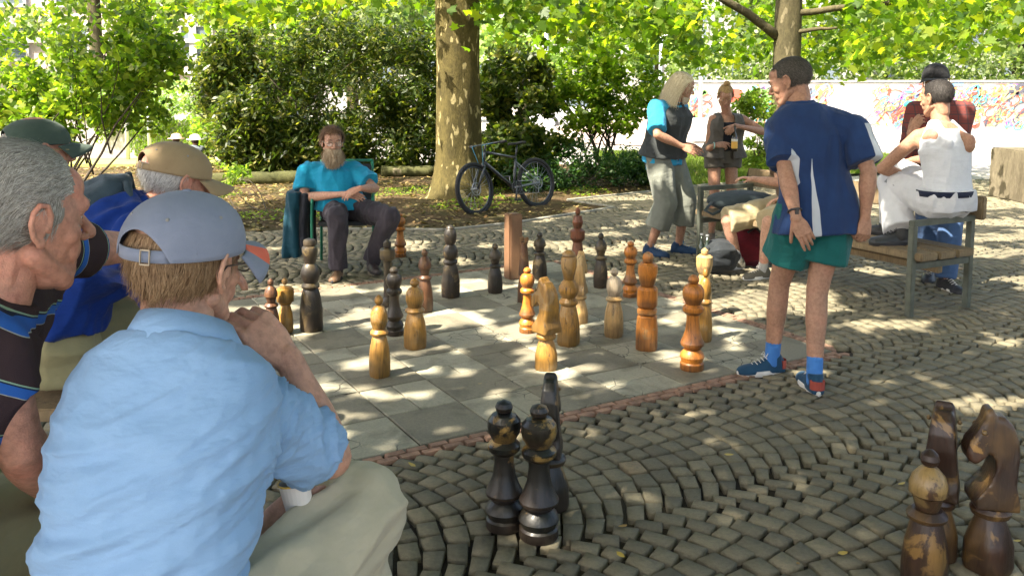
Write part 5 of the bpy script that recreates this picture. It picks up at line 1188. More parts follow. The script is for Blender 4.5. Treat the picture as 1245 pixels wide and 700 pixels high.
# ---------- 1 the man in the blue shirt, nearest the camera
def blue_shirt_man():
    o=person(V((-.55,1.55,0)),'man from behind in pale blue shirt and grey cap, one hand at his chin')
    p=skeleton((-.605,1.32,.665),.10,.30,.02,1.07,twist=-.05,shw=.19)
    set_head(p,at(228,322,1.55),V((math.sin(.36),math.cos(.36),-.10)),u=V((.10,.05,1)),hs=1.0)
    p.neck=at(226,412,1.475)
    p.mid=p.pel.lerp(p.neck,.42)+V((-.01,-.045,.0)); p.chest=p.mid.lerp(p.neck,.5)
    p.sh['R']=at(276,488,1.46); p.sh['L']=at(142,512,1.38)
    el=at(402,556,1.64); wr=at(352,436,1.66)
    hd=(at(290,372,1.655)-wr)
    arm(p,'R',wr,el=el,hd=hd,hn=V((.55,-.55,.45)),curl=(.55,.75,.85,.95),thumb=.7,tcurl=.1)
    wl=at(312,658,1.58); arm(p,'L',wl,pole=(-1,-.3,-.6),hd=at(352,626,1.60)-wl,hn=V((-.1,-.8,.45)),curl=(.55,.6,.65,.7),thumb=.8,tcurl=.4)
    leg(p,'R',at(395,860,1.62),None,toe=V((.2,.9,-.3)),kn=at(438,618,1.72)); leg(p,'L',V((-.62,1.75,.10)),(0,1,.4),toe=V((0,1,0)))
    p.hip['R']=V((-.475,1.33,.66))
    put_body(p,o,SK1,voxel=.008,hand_vox=.0032,head_vox=.0034,hk=1.0,headargs=dict(nose=.98))
    hm=mat_hair('hair_brown',(.10,.055,.025),(.23,.14,.07),(.36,.25,.14))
    hair_cap(p,o,hm,lambda x,y,z: (y<-.0 and z>-.062 and z<.06 and (abs(x)<.07 or z>-.02)),rad=(.0785,.103,.094),center=(0,-.012,.03),n=2600,length=.045,flow=lambda x,y,z:(x*1.5,-.25,-1),lift=.08,jit=.25,clump=.7,width=.0016)
    hair_cap(p,o,hm,lambda x,y,z: (abs(x)>.055 and y>-.01 and y<.035 and z>-.012 and z<.05),rad=(.078,.1,.09),center=(0,-.012,.03),n=300,length=.03,flow=lambda x,y,z:(0,.1,-1),name='sideburn')
    brows(p,o,hm); glasses(p,o,mat_plain('frame_dark',(.05,.03,.02),.3))
    cg=mat_cloth('cap_grey',(.215,.245,.32),(.17,.20,.27),900,.25,.8); cap=ball_cap(p,o,cg,strap=cg,stripe=(3,4,5),k2=1.06,tilt=.06,droop=.6,brim_len=.07)
    # shirt
    sm=mat_cloth('shirt_blue',(.24,.39,.60),(.20,.345,.55),800,.5,.85,scale=4)
    s=shirt(p,o,sm,sleeve=.84,e=.024,sleeve_e=.014,low=-.12,voxel=.006,amp=.0,seed=3,sl=1.1,collar=sm,belly=.0,w=.90,flare=.0)
    me=s.data
    b0=V(o.location); elw=el-b0; shr=p.sh['R']-b0; ax=(elw-shr).normalized()
    def fn(q,n_):
        d=q-shr; t=d.dot(ax); r=(d-ax*t).length; on=max(0,min(1,(t)/.08))*(1 if r<.13 else 0)*(1 if q.x>shr.x-.03 or t>.1 else 0)
        # long diagonal pulls over the back
        u_=q.x*1.0+q.z*.55; w_=q.z*1.0-q.x*.35
        wv=noise.noise(V((q.x*1.8,q.y*1.8,q.z*1.8)))
        a=noise.noise(V((u_*2.4,q.y*1.5,w_*17+wv*2.0)))
        bk=(1-min(1,abs(a)*3.6))**1.5; low_=max(0,min(1,(1.13-b0.z-q.z)/.25))
        b=1-abs(noise.noise(V((u_*4.5,q.y*3,w_*36+wv*2.5+5))))*4; b=max(b,-.3); 
        arm_=(1-min(1,abs(noise.noise(V((t*30+noise.noise(q*9)*2.5,q.x*7,q.y*7))))*3.2))
        return .014*bk*(.3+.7*low_)*(1-on)+.0032*b*(.45+low_)*(1-on)+on*(.014*arm_+.003*b)-.003
    displace(me,fn)
    cuff=MB(); capsule(cuff,p.sh['R'].lerp(el,.74),p.sh['R'].lerp(el,.90),.066,.066,flat0=True,flat1=True,seg=28); cm=fuse(cuff,.005,3); folds(cm,.004,22,(1,0,0),.5,8); link('cuff',cm,sm,s)
    # yoke seam across the shoulders and armhole seam
    khaki=mat_cloth('trouser_khaki',(.48,.43,.31),(.41,.365,.26),900,.35,.9,scale=5)
    trousers(p,o,khaki,e=.022,amp=.024,voxel=.0065,seed=5,axis=(.35,.85,.1),scale=12,waist=.10,knee=1.1)
    dark_sh=mat_plain('leather_brown',(.12,.07,.04),.5); shoe(p,'L',o,dark_sh,dark_rub,sock=khaki); shoe(p,'R',o,dark_sh,dark_rub,sock=khaki)
    # the cup in the left hand
    c=at(362,608,1.60); ax=V((-.15,.0,1)).normalized(); x,y,d=frame_of(ax,(1,0,0))
    cp=MB(); 
    def ring(z,r): return [c+d*z+(x*math.cos(2*PI*i/24)+y*math.sin(2*PI*i/24))*r for i in range(24)]
    cp.loft([ring(-.045,.0),ring(-.045,.023),ring(.04,.031),ring(.04,.029),ring(-.04,.0215),ring(-.04,0)],cap=False); q=cp.build('paper_cup',mat_plain('paper_white',(.7,.66,.6),.6,.05),smooth=False,loc=c-d*.045); tag(q,'small white paper cup with yellow rim held at the blue shirt man\'s knee','cup')
    rm=MB(); rm.tube(ring(.041,.0308),.002,8,closed=True); rm.build('rim',mat_plain('cup_yellow',(.7,.45,.08),.5),q,smooth=True)
    st=MB().box((-.6,1.22,.545),(.46,.36,.05)); st.build('stool',M_BOARD,bevel=.006); 
    return o
M_BOARD=mat_wood('bench_wood',(.2,.14,.07),raw=(.3,.23,.14),wear=.6,gloss=.8,edge_dark=.2,spots=.2); M_BSTEEL=mat_plain('bench_steel',(.115,.125,.10),.5,.25,14,metal=.3,bstr=.3)
def stool(c,w_,h,label):
    c=V(c); o=empty('stool',(c.x,c.y,0),label,'stool','stools of the onlookers'); MB().box((c.x,c.y,h-.02),(w_,w_,.04)).build('seat',M_BOARD,o,bevel=.005)
    for sx in (-1,1):
        for sy in (-1,1): MB().tube([(c.x+sx*w_*.42,c.y+sy*w_*.42,0),(c.x+sx*w_*.38,c.y+sy*w_*.38,h-.04)],.014,8).build('leg',M_BSTEEL,o,smooth=True)
    return o
# ---------- 2 the grey haired man in the striped polo
def polo_mat():
    m,nt=nodes('polo_stripes'); a=N(nt,'ShaderNodeAttribute',attribute_name='strp'); v=texvec(nt); wv=noisetex(nt,800,2,.5,v)
    fr=N(nt,'ShaderNodeMath',operation='FRACT'); L(nt,a.outputs['Fac'],fr.inputs[0])
    c=ramp(nt,fr.outputs[0],[(0,(.045,.028,.03)),(.50,(.045,.028,.03)),(.501,(.25,.38,.27)),(.53,(.02,.03,.06)),(.555,(.03,.12,.42)),(.73,(.03,.12,.42)),(.731,(.35,.36,.3)),(.75,(.045,.028,.03))],'CONSTANT')
    finish(nt,c,.9,wv.outputs[0],.4,.004,.15); return m
def grey_hair_man():
    o=person(V((-1.05,1.4,0)),'grey haired man in dark striped polo shirt, in profile at the picture\'s edge')
    p=skeleton((-1.18,1.28,.74),.72,.5,0,1.06,shw=.19)
    set_head(p,at(22,266,1.5),V((math.sin(.62),math.cos(.62),-.10)),u=V((.05,.03,1)),hs=1.06)
    p.neck=at(-8,378,1.47); p.mid=p.pel.lerp(p.neck,.45)+V((-.05,-.04,0)); p.sh['R']=at(-22,430,1.36); p.sh['L']=at(52,305,1.95)
    arm(p,'L',at(228,318,2.42),el=at(160,300,2.25),hd=V((.8,.3,-.2)),hn=V((0,-.3,1)))
    arm(p,'R',at(65,600,1.62),el=at(24,540,1.42),hd=V((.3,.8,-.3)),hn=(0,0,1))
    leg(p,'R',V((-.95,1.85,.3)),None,kn=at(75,600,1.8),toe=V((.4,.8,0))); leg(p,'L',V((-1.1,1.95,.3)),None,kn=V((-1.16,1.78,.78)),toe=V((.4,.8,0)))
    p.hip['R']=V((-1.08,1.28,.75))
    put_body(p,o,SK2,voxel=.008,hand_vox=.005,head_vox=.0032,headargs=dict(jaw=1.05,brow=1.25,nose=1.05))
    hm=mat_hair('hair_grey',(.16,.145,.12),(.36,.34,.3),(.62,.6,.54))
    K=lambda x,y,z: (z>.098 or y<.058-.3*max(0,.05-z)) and (z>.02 if y>-.005 else z>-.065+.35*max(0,y+.05)) and not(z<.045 and y>.0 and abs(x)>.02) 
    hair_cap(p,o,hm,lambda x,y,z: K(x,y,z) and y<.055,rad=(.0805,.104,.089),center=(0,-.013,.035),n=9000,length=.042,flow=lambda x,y,z:(x*2,-.75,-.55 if y<-.02 else -.1),lift=.16,jit=.25,clump=.6,width=.0013,seg=4)
    hair_cap(p,o,hm,lambda x,y,z: abs(x)>.055 and -.005<y<.034 and -.018<z<.06,rad=(.0775,.1,.09),center=(0,-.012,.03),n=700,length=.022,flow=lambda x,y,z:(0,-.3,-1),width=.0011)
    brows(p,o,hm)
    bones=[(p.sh['L'],p.el['L'],'a'),(p.pel,p.neck,'t')]
    pm=polo_mat()
    s=shirt(p,o,pm,name='polo_shirt',sleeve=.46,e=.020,amp=.006,voxel=.008,seed=9,sl=1.0,sleeve_e=.014,w=.98,belly=.01)
    me=s.data; b0=V(o.location); at_=me.attributes.new('strp','FLOAT','POINT'); val=[]
    for v_ in me.vertices:
        q=v_.co+b0; best=None
        for a,b,k_ in bones:
            ab=b-a; t=(q-a).dot(ab)/ab.length_squared; tt=max(0,min(1,t)); d=(a+ab*tt-q).length-(.10 if k_=='t' else 0)
            if k_=='a' and t<.3: d+=.3
            if best is None or d<best[0]: best=(d,t*ab.length if k_=='a' else (-(q-a).dot(ab.normalized())+.03))
        val.append(best[1]/.088)
    at_.data.foreach_set('value',val)
    khaki=mat_cloth('trouser_olive',(.30,.28,.15),(.23,.215,.12),900,.35,.9,scale=6); trousers(p,o,khaki,e=.03,amp=.008,seed=15,axis=(.2,.8,.1)); ds=mat_plain('leather_black',(.03,.03,.03),.5)
    shoe(p,'R',o,ds,dark_rub); shoe(p,'L',o,ds,dark_rub)
    stool((-1.16,1.24,0),.36,.63,'stool under the grey haired man in the striped polo')
# ---------- 3 the man in the dark green cap
def green_cap_man():
    o=person(V((-1.72,2.55,0)),'man in a dark green cap mostly hidden behind the grey haired man')
    p=skeleton((-2.15,3.0,.74),.6,.35,0,1.04); set_head(p,at(48,184,3.3),V((math.sin(.80),math.cos(.80),-.05)),hs=1.06); p.neck=at(36,216,3.2); p.mid=p.pel.lerp(p.neck,.45)
    p.sh['L']=p.neck+V((-.15,.12,-.06)); p.sh['R']=p.neck+V((.13,-.14,-.06))
    arm(p,'R',V((-1.65,3.4,.95)),(0,-1,-1)); arm(p,'L',V((-1.8,3.55,.95)),(-1,0,-1)); leg(p,'R',V((-1.85,3.5,.3)),(0,1,1)); leg(p,'L',V((-2.0,3.55,.3)),(0,1,1))
    put_body(p,o,SK2,hand_vox=.006,head_vox=.0045)
    hm=mat_hair('hair_grey2',(.2,.18,.15),(.42,.4,.36),(.6,.58,.52)); hair_cap(p,o,hm,lambda x,y,z: y<.0 and z>-.05 and z<.06,n=900,length=.03,flow=lambda x,y,z:(0,-.4,-1))
    glasses(p,o,mat_plain('frame_gold',(.4,.3,.12),.3,metal=.6)); c=mat_cloth('cap_green',(.065,.095,.075),(.045,.07,.055),700,.3,.85); ball_cap(p,o,c,tilt=.02,k2=1.02,droop=.5,puff=.9,dots=False)
    shirt(p,o,mat_cloth('shirt_olive',(.08,.09,.09)),e=.03); trousers(p,o,mat_cloth('trouser_grey',(.1,.1,.1)),e=.03); ds=mat_plain('leather_black',(.03,.03,.03),.5); shoe(p,'R',o,ds,dark_rub); shoe(p,'L',o,ds,dark_rub)
    stool((-2.15,3.0,0),.36,.63,'stool under the man in the dark green cap')
# ---------- 4 the man in the beige cap with a backpack
def beige_cap_man():
    o=person(V((-1.35,2.75,0)),'man in beige cap and royal blue shirt bent forward, backpack on his back')
    p=skeleton(at(62,428,2.65),.85,.7,0,1.08); set_head(p,at(214,222,2.85),V((math.sin(.80),math.cos(.80),-.22)),u=V((.18,.1,1)),hs=1.02); p.neck=at(176,258,2.74); p.mid=p.pel.lerp(p.neck,.45)+V((-.09,-.03,.05))
    p.sh['R']=p.neck+V((.06,-.17,-.07)); p.sh['L']=p.neck+V((-.1,.17,-.04))
    arm(p,'R',at(250,420,3.0),(-.3,-1,-1)); arm(p,'L',at(235,400,3.2),(-1,0,-1)); 
    p.hip['R']=at(46,436,2.72); leg(p,'R',V((-1.0,3.1,.34)),None,kn=at(186,404,2.98)); leg(p,'L',V((-1.15,3.2,.3)),None,kn=V((-1.3,3.05,.78)))
    put_body(p,o,SK2,hand_vox=.005,head_vox=.004)
    hm=mat_hair('hair_white',(.35,.33,.3),(.6,.58,.54),(.75,.73,.7)); hair_cap(p,o,hm,lambda x,y,z: y<.005 and z>-.06 and z<.05,n=1600,length=.028,flow=lambda x,y,z:(0,-.5,-1),width=.0016)
    c=mat_cloth('cap_beige',(.34,.25,.14),(.28,.2,.11),700,.3,.85); ball_cap(p,o,c,tilt=-.02,k2=1.04,droop=.45,brim_len=.08,puff=.95)
    sb=mat_cloth('shirt_royal',(.008,.04,.24),(.005,.024,.15),700,.4,.8); shirt(p,o,sb,e=.03,sleeve=.8,w=1.0,amp=.022,seed=33,low=.14,flare=.0,scale=11,axis=(.7,.3,.6),voxel=.008); kh=mat_cloth('trouser_khaki2',(.34,.31,.17),(.27,.24,.13),700,.35,.9); trousers(p,o,kh,e=.016,amp=.02,seed=41,axis=(.7,.7,0))
    ds=mat_plain('leather_black',(.03,.03,.03),.5); shoe(p,'R',o,ds,dark_rub); shoe(p,'L',o,ds,dark_rub)
    stool((p.pel.x,p.pel.y,0),.38,p.pel.z-.115,'stool under the man in the beige cap')
    # backpack
    bm_=mat_cloth('backpack_cloth',(.045,.07,.09),(.03,.045,.06),500,.4,.7)
    up=(p.neck-p.mid).normalized(); bk=V((-.55,-.3,.75)); bk=(bk-up*bk.dot(up)).normalized(); c=p.mid.lerp(p.neck,.60)+bk*.12
    b=MB(); ell(b,c,(.13,.065,.17),up.cross(bk),bk); ell(b,c-up*.1+bk*.04,(.12,.06,.08),up.cross(bk),bk); me=fuse(b,.009,3); folds(me,.01,10); q=link('backpack',me,bm_,loc=c); tag(q,'dark blue grey backpack on the back of the man in the beige cap','backpack')
    sb=MB(); sx=up.cross(bk).normalized()
    for s_ in (-1,1): sb.tube([c+up*.16+sx*s_*.06,p.neck+sx*s_*.10+bk*.06-up*.0,p.neck+sx*s_*.12-bk*.06,p.chest+sx*s_*.15-bk*.14,c-up*.16+sx*s_*.12],.013,8)
    sb.build('strap',bm_,q,smooth=True)
# ---------- 6 the bearded man in the chair
def bearded_man():
    o=person(V((-1.5,7.5,0)),'bearded man in turquoise shirt sitting in a green chair with hands folded')
    p=skeleton((-1.50,7.56,.53),PI-.10,-.10,0,1.0,shw=.215); p.neck=at(402,201,7.58); p.mid=p.pel.lerp(p.neck,.43); p.chest=p.mid.lerp(p.neck,.5)
    for s,sg in SIDES: p.sh[s]=p.neck-V((0,0,.05))+p.SR*(sg*.205)
    set_head(p,at(404,173,7.52),V((.38,-1,-.10)),u=V((.03,0,1)),hs=1.13)
    arm(p,'R',at(419,236,7.28),el=at(369,240,7.46),hd=V((.9,-.25,-.1)),hn=V((0,-.6,.8)),curl=(.2,.25,.3,.3)); arm(p,'L',at(438,229,7.22),el=at(456,229,7.44),hd=V((-.85,-.3,-.35)),hn=V((0,-.6,.8)),curl=(.3,.35,.4,.4))
    leg(p,'R',at(411,326,7.14),None,kn=at(410,263,7.12),toe=V((-.05,-1,0))); leg(p,'L',at(452,317,7.35),None,kn=at(474,263,7.2),toe=V((.5,-1,0)))
    put_body(p,o,SK1,hand_vox=.0042,head_vox=.004)
    hm=mat_hair('hair_auburn',(.07,.035,.018),(.15,.08,.04),(.25,.15,.08)); bm_=mat_hair('beard_grey',(.25,.15,.08),(.44,.32,.2),(.62,.52,.38))
    hair_cap(p,o,hm,lambda x,y,z: (z>.085 if y>.03 else (z>.02 if y>-.005 else z>-.06)) ,rad=(.083,.107,.093),n=2600,length=.06,flow=lambda x,y,z:(x*9,-.4,-.9),lift=.3,width=.0025,clump=.9)
    bc=(0,.045,-.062); hair_cap(p,o,bm_,lambda x,y,z: y>.0 and z<-.040 and not(abs(x)<.02 and z>-.072 and z<-.056),rad=(.062,.058,.062),center=bc,n=3000,length=.095,flow=lambda x,y,z:(x*5,.45,-1),lift=.35,grav=.25,width=.003,clump=.8,name='beard')
    hair_cap(p,o,bm_,lambda x,y,z: y>.07 and -.06<z<-.044 and abs(x)<.034,rad=(.062,.06,.062),center=bc,n=500,length=.03,flow=lambda x,y,z:(x*25,.2,-.7),lift=.3,grav=.2,width=.003,name='moustache')
    brows(p,o,hm); glasses(p,o,mat_plain('frame_silver',(.4,.36,.3),.3,metal=.6))
    st=mat_cloth('shirt_turquoise',(.015,.29,.46),(.01,.21,.37),500,.4,.85); s=shirt(p,o,st,e=.028,sleeve=.72,amp=.016,voxel=.008,seed=12,w=1.12,belly=.035,flare=.12,collar=st,sl=1.5,low=-.06)
    MB().bar(p.neck-p.up*.02+p.SF*.1,p.mid+p.up*.05+p.SF*.165,.006,.004,up=p.SF).build('placket',mat_plain('placket',(.01,.1,.2),.8),s)
    trousers(p,o,mat_cloth('trouser_charcoal',(.052,.045,.055),(.035,.03,.038),600,.4,.8),e=.03,amp=.018,seed=22,scale=11,voxel=.008)
    sh_=mat_plain('shoe_brown',(.2,.12,.07),.35); shoe(p,'R',o,sh_,dark_rub,sock=dark_rub); shoe(p,'L',o,mat_plain('shoe_dark',(.04,.03,.03),.4),dark_rub,sock=dark_rub)
def chair_and_jackets():
    g=mat_plain('chair_green',(.02,.20,.12),.35,.1); o=empty('garden_chair',(-1.5,7.6,0),'green garden chair with dark seat under the bearded man','chair')
    c=V((-1.5,7.62,0)); X=V((1,.1,0)).normalized(); Y=V((-.1,1,0)).normalized()
    def Q(x,y,z): return c+X*x+Y*y+V((0,0,z))
    seatm=mat_plain('seat_dark',(.03,.035,.04),.6)
    MB().box(Q(0,-.02,.425),(.44,.44,.035),Matrix((X,Y,V((0,0,1)))).transposed()).build('seat',seatm,o,bevel=.012); MB().box(Q(0,.25,.70),(.44,.03,.42),Matrix((X,Y,V((0,0,1)))).transposed()).build('backrest',seatm,o,bevel=.012)
    for s in (-1,1):
        MB().tube([Q(s*.27,-.27,0),Q(s*.265,-.25,.40),Q(s*.26,-.23,.63),Q(s*.26,-.18,.665),Q(s*.26,.2,.665),Q(s*.25,.26,.64)],.013,10).build('armrest',g,o,smooth=True)
        MB().bar(Q(s*.262,-.25,.0),Q(s*.262,-.25,.62),.05,.012,up=X).build('front_leg',g,o,bevel=.003); MB().tube([Q(s*.26,.33,0),Q(s*.24,.24,.45),Q(s*.23,.27,.95)],.013,10).build('rear_leg',g,o,smooth=True)
    MB().tube([Q(-.23,.27,.94),Q(.23,.27,.94)],.013,10).build('top_rail',g,o,smooth=True)
    # jackets hanging over the arm side
    for i,(x0,col_,lab,zt,w_) in enumerate(((-.42,(.008,.05,.075),'dark teal jacket hanging over the arm of the green chair',.70,.13),(-.33,(.02,.022,.03),'black jacket hanging beside the teal one on the green chair',.69,.12))):
        mb=MB(); rings=[]
        for z in np.linspace(zt,.12 if i==0 else .2,14):
            t=(zt-z)/zt; ring=[]
            for k in range(26):
                a=2*PI*k/26; rr=1+.22*math.sin(a*5+z*4+i)*t+.12*noise.noise(V((math.cos(a)*2,math.sin(a)*2,z*5+i*4))); ring.append(Q(x0-.05*t+.0+(w_*.62+.03*t)*rr*math.cos(a),-.02+(.20-.06*t)*rr*math.sin(a),z))
            rings.append(ring)
        mb.loft(rings); me=fuse(mb,.012,3); folds(me,.012,11,(0,0,1),.25,i); j=link('jacket',me,mat_cloth('jacket_%d'%i,col_,None,400,.4,.8),loc=Q(x0,0,.1)); tag(j,lab,'jacket')
        if i==0: MB().tube([Q(x0+.085,-.14,.62),Q(x0+.06,-.17,.4),Q(x0+.075,-.15,.18)],.012,8).build('zip_edge',mat_plain('zip_blue',(.14,.25,.42),.7),j,smooth=True)
# ---------- 7 the long haired man with the vest
def long_hair_man():
    o=person(V((1.52,8.3,0)),'man with long white blond hair, dark vest over turquoise T-shirt and grey capri trousers')
    p=skeleton((1.48,8.3,.95),2.35,.10,0,1.06,shw=.19); set_head(p,at(829,106,8.2),V((.88,-.42,-.30)),u=V((.2,-.1,1)),hs=1.05); p.neck=at(820,127,8.25); p.mid=p.pel.lerp(p.neck,.42)+V((-.02,0,0))
    arm(p,'R',at(829,178,7.98),(-.6,-1,-.8),hd=V((.75,-.2,-.3)),hn=V((-.2,-.7,.5)),curl=(.15,.2,.25,.3)); arm(p,'L',at(833,176,8.25),(0,1,-1),hd=V((.8,-.3,-.3)),hn=V((.1,.7,.5)),curl=(.2,.2,.3,.3))
    leg(p,'R',V((1.34,8.18,.085)),(.5,-.3,0),toe=V((.75,-.65,0))); leg(p,'L',V((1.64,8.30,.085)),(.5,-.3,0),toe=V((.95,-.3,0)))
    put_body(p,o,SK3,hand_vox=.0045,head_vox=.0042,headargs=dict(nose=1.03))
    hm=mat_hair('hair_blond',(.42,.33,.18),(.66,.56,.36),(.85,.78,.6)); hair_cap(p,o,hm,lambda x,y,z: (z>.075 if y>.02 else (z>-.0 if y>-.02 else z>-.07)),rad=(.084,.108,.093),disp=.004,n=5200,length=.28,flow=lambda x,y,z:(x*4,-.25-max(0,y)*22,-1),lift=.06,grav=.55,width=.0035,clump=.35,seg=7)
    hair_cap(p,o,hm,lambda x,y,z: abs(x)>.05 and -.04<y<.02 and z>-.02,rad=(.082,.105,.092),n=1300,length=.26,flow=lambda x,y,z:(x*2,-.15,-1),lift=.05,grav=.6,width=.0035,seg=7)
    bc=(0,.045,-.066); hair_cap(p,o,mat_hair('beard_light',(.4,.34,.25),(.6,.54,.42)),lambda x,y,z: y>.05 and z<-.07,rad=(.05,.052,.05),center=bc,n=500,length=.04,flow=lambda x,y,z:(x*4,.4,-1),width=.003,name='beard'); brows(p,o,hm)
    tq=mat_cloth('tee_turquoise',(.03,.29,.48),(.02,.22,.40),500,.4,.85); shirt(p,o,tq,name='t_shirt',e=.022,sleeve=.85,sl=1.4,amp=.011,seed=51,low=-.12,flare=.05)
    vm=mat_cloth('vest_dark',(.045,.05,.05),(.032,.036,.037),300,.4,.85); v_=shirt(p,o,vm,name='vest',e=.040,sleeve=0,amp=.010,seed=52,low=.0,flare=.06,w=1.12)
    nv=mat_cloth('waist_cloth',(.02,.025,.09),(.012,.015,.05),500,.3,.8); mb=MB(); mb.loft(torso_rings(p,.036,-.12,.12)); me=fuse(mb,.01,3); folds(me,.01,12); wc=link('waist_cloth',me,nv,o)
    wl=MB()
    for z in range(6):
        c=p.pel+V((0,0,-.05+z*.028)); x=p.R;y=p.F; wl.tube([c+x*.207*math.cos(a)+y*.157*math.sin(a)+V((0,0,.006*math.sin(a*3+z))) for a in [2*PI*i/30 for i in range(30)]],.0025,5,closed=True)
    wl.build('woven_line',mat_plain('thread_pale',(.3,.33,.5),.8),wc,smooth=True)
    fl=MB(); q=p.pel-p.F*.15-V((0,0,.02)); fl.loft([[q+p.R*x_*.06+V((0,0,z_))-p.F*y_ for x_,y_ in ((-1,0),(1,0),(1,.03),(-1,.03))] for z_ in (-.13,.16)]); fl.build('shirt_tail',tq,o,bevel=.01,smooth=True)
    trousers(p,o,mat_cloth('capri_grey',(.19,.20,.17),(.145,.155,.13),500,.4,.9),name='capri_trousers',leglen=.78,e=.042,amp=.014,seed=53,hem=2.0)
    nb=mat_cloth('sneaker_navy',(.02,.05,.11),(.015,.035,.08),400,.3,.6)
    for s in 'LR': shoe(p,s,o,nb,nb,lace=mat_plain('lace_blue',(.1,.2,.35),.8),sock=None)
# ---------- 8 the woman with the bottle
def woman():
    o=person(V((2.2,8.95,0)),'woman with blond bun in grey sleeveless vest and shorts holding a small bottle')
    p=skeleton((2.22,9.0,.90),PI-.12,.06,0,.97,shw=.165); set_head(p,at(882,118,8.85),V((-.12,-1,-.55)),u=V((.0,-.45,1)),hs=1.0); p.neck=at(885,139,8.95); p.mid=p.pel.lerp(p.neck,.42)
    for s,sg in SIDES: p.sh[s]=p.neck-V((0,0,.05))+p.SR*(sg*.16)
    arm(p,'L',at(895,153,8.62),el=at(930,161,8.9),hd=V((-.5,-.3,-.3)),hn=V((.2,-.6,.6)),curl=(.9,.9,.9,.9)); arm(p,'R',at(868,177,8.7),el=at(860,182,9.0),hd=V((.8,-.3,.1)),hn=V((0,-.6,.6)),curl=(.3,.5,.8,.8))
    leg(p,'R',V((2.12,8.98,.085)),(0,-1,0),toe=V((-.3,-1,0))); leg(p,'L',V((2.33,9.02,.085)),(0,-1,0),toe=V((.1,-1,0)))
    put_body(p,o,SK3,hand_vox=.0045,head_vox=.0042,headargs=dict(jaw=.93,brow=.8,nose=.95),heavy=.9)
    hm=mat_hair('hair_honey',(.25,.15,.06),(.45,.3,.12),(.62,.45,.2)); h=hair_cap(p,o,hm,lambda x,y,z: (z>.085 if y>.03 else (z>.01 if y>-.01 else z>-.05)),rad=(.082,.106,.092),n=1600,length=.05,flow=lambda x,y,z:(-x*3,-.4,.9),lift=.03,width=.002)
    K=p.k; f=p.hf.normalized();u=(p.hu-f*p.hu.dot(f)).normalized(); mb=MB(); ell(mb,p.head+u*.142*K-f*.03,(.034,.034,.03)); me=fuse(mb,.005,1); folds(me,.004,60); link('bun',me,hm,h); brows(p,o,hm)
    blk=mat_cloth('top_black',(.02,.022,.03)); mb=MB(); mb.loft(torso_rings(p,.010,-.05,.86)); link('top',fuse(mb,.009,3),blk,o)
    for s,sg in SIDES: pass
    # open vest: left and right fronts and back
    vm=mat_cloth('vest_grey',(.105,.095,.082),(.075,.07,.06),300,.5,.85); mb=MB(); mb.loft(torso_rings(p,.034,-.10,1.0,flare=.16)); 
    for s,_ in SIDES: c=p.neck-p.up*.045; capsule(mb,c,p.sh[s].lerp(c,.12),.075,.06,flat1=True)
    me=fuse(mb,.009,3); bmv=bmesh.new(); bmv.from_mesh(me); kill=[]
    for fce in bmv.faces:
        q=fce.calc_center_median()-p.pel; x=q.dot(p.SR); y=q.dot(p.SF); z=q.dot(p.up)
        if y>0 and abs(x)<.055+.05*max(0,z-.3)-.03*max(0,.2-z): kill.append(fce)
    bmesh.ops.delete(bmv,geom=kill,context='FACES'); bmv.to_mesh(me); bmv.free(); folds(me,.012,10,(0,0,1),.3,61); v_=link('vest',me,vm,o); md=v_.modifiers.new('s','SOLIDIFY'); md.thickness=.008
    trousers(p,o,mat_cloth('shorts_grey',(.12,.11,.09),(.09,.08,.065)),name='shorts',leglen=.16,e=.03,amp=.01,seed=63,hem=1.0)
    for s in 'LR': shoe(p,s,o,mat_plain('sandal',(.1,.07,.05),.6),dark_rub)
    MB().tube([p.wr['R']+V((.0,0,.0))+V((math.cos(a)*.0,math.cos(a)*.03,math.sin(a)*.03)) for a in [2*PI*i/12 for i in range(12)]],.006,6,closed=True).build('bracelet',mat_plain('bracelet',(.3,.5,.45),.4),o,smooth=True)
    # the bottle
    b=at(893,172,8.58); bt=empty('bottle',b,'small dark bottle with orange and white label in the woman\'s hands','bottle'); gl=mat_plain('bottle_glass',(.03,.02,.012),.1,.1,spec=.8)
    def lathe(pr,n=18): m_=MB(); m_.loft([[b+V((r*math.cos(2*PI*k/n),r*math.sin(2*PI*k/n),z)) for k in range(n)] for z,r in pr]); return m_
    lathe([(-.10,.0),(-.10,.030),(.03,.031),(.06,.024),(.09,.012),(.15,.012)]).build('glass_body',gl,bt,smooth=True); lathe([(-.07,.0318),(.0,.0318)]).build('label_lower',mat_plain('label_orange',(.75,.42,.08),.6),bt,smooth=False); lathe([(.0,.0319),(.025,.0319)]).build('label_upper',mat_plain('label_white',(.7,.68,.62),.6),bt); lathe([(.15,.0135),(.165,.0135)]).build('stopper',mat_plain('stopper',(.15,.1,.05),.5),bt)
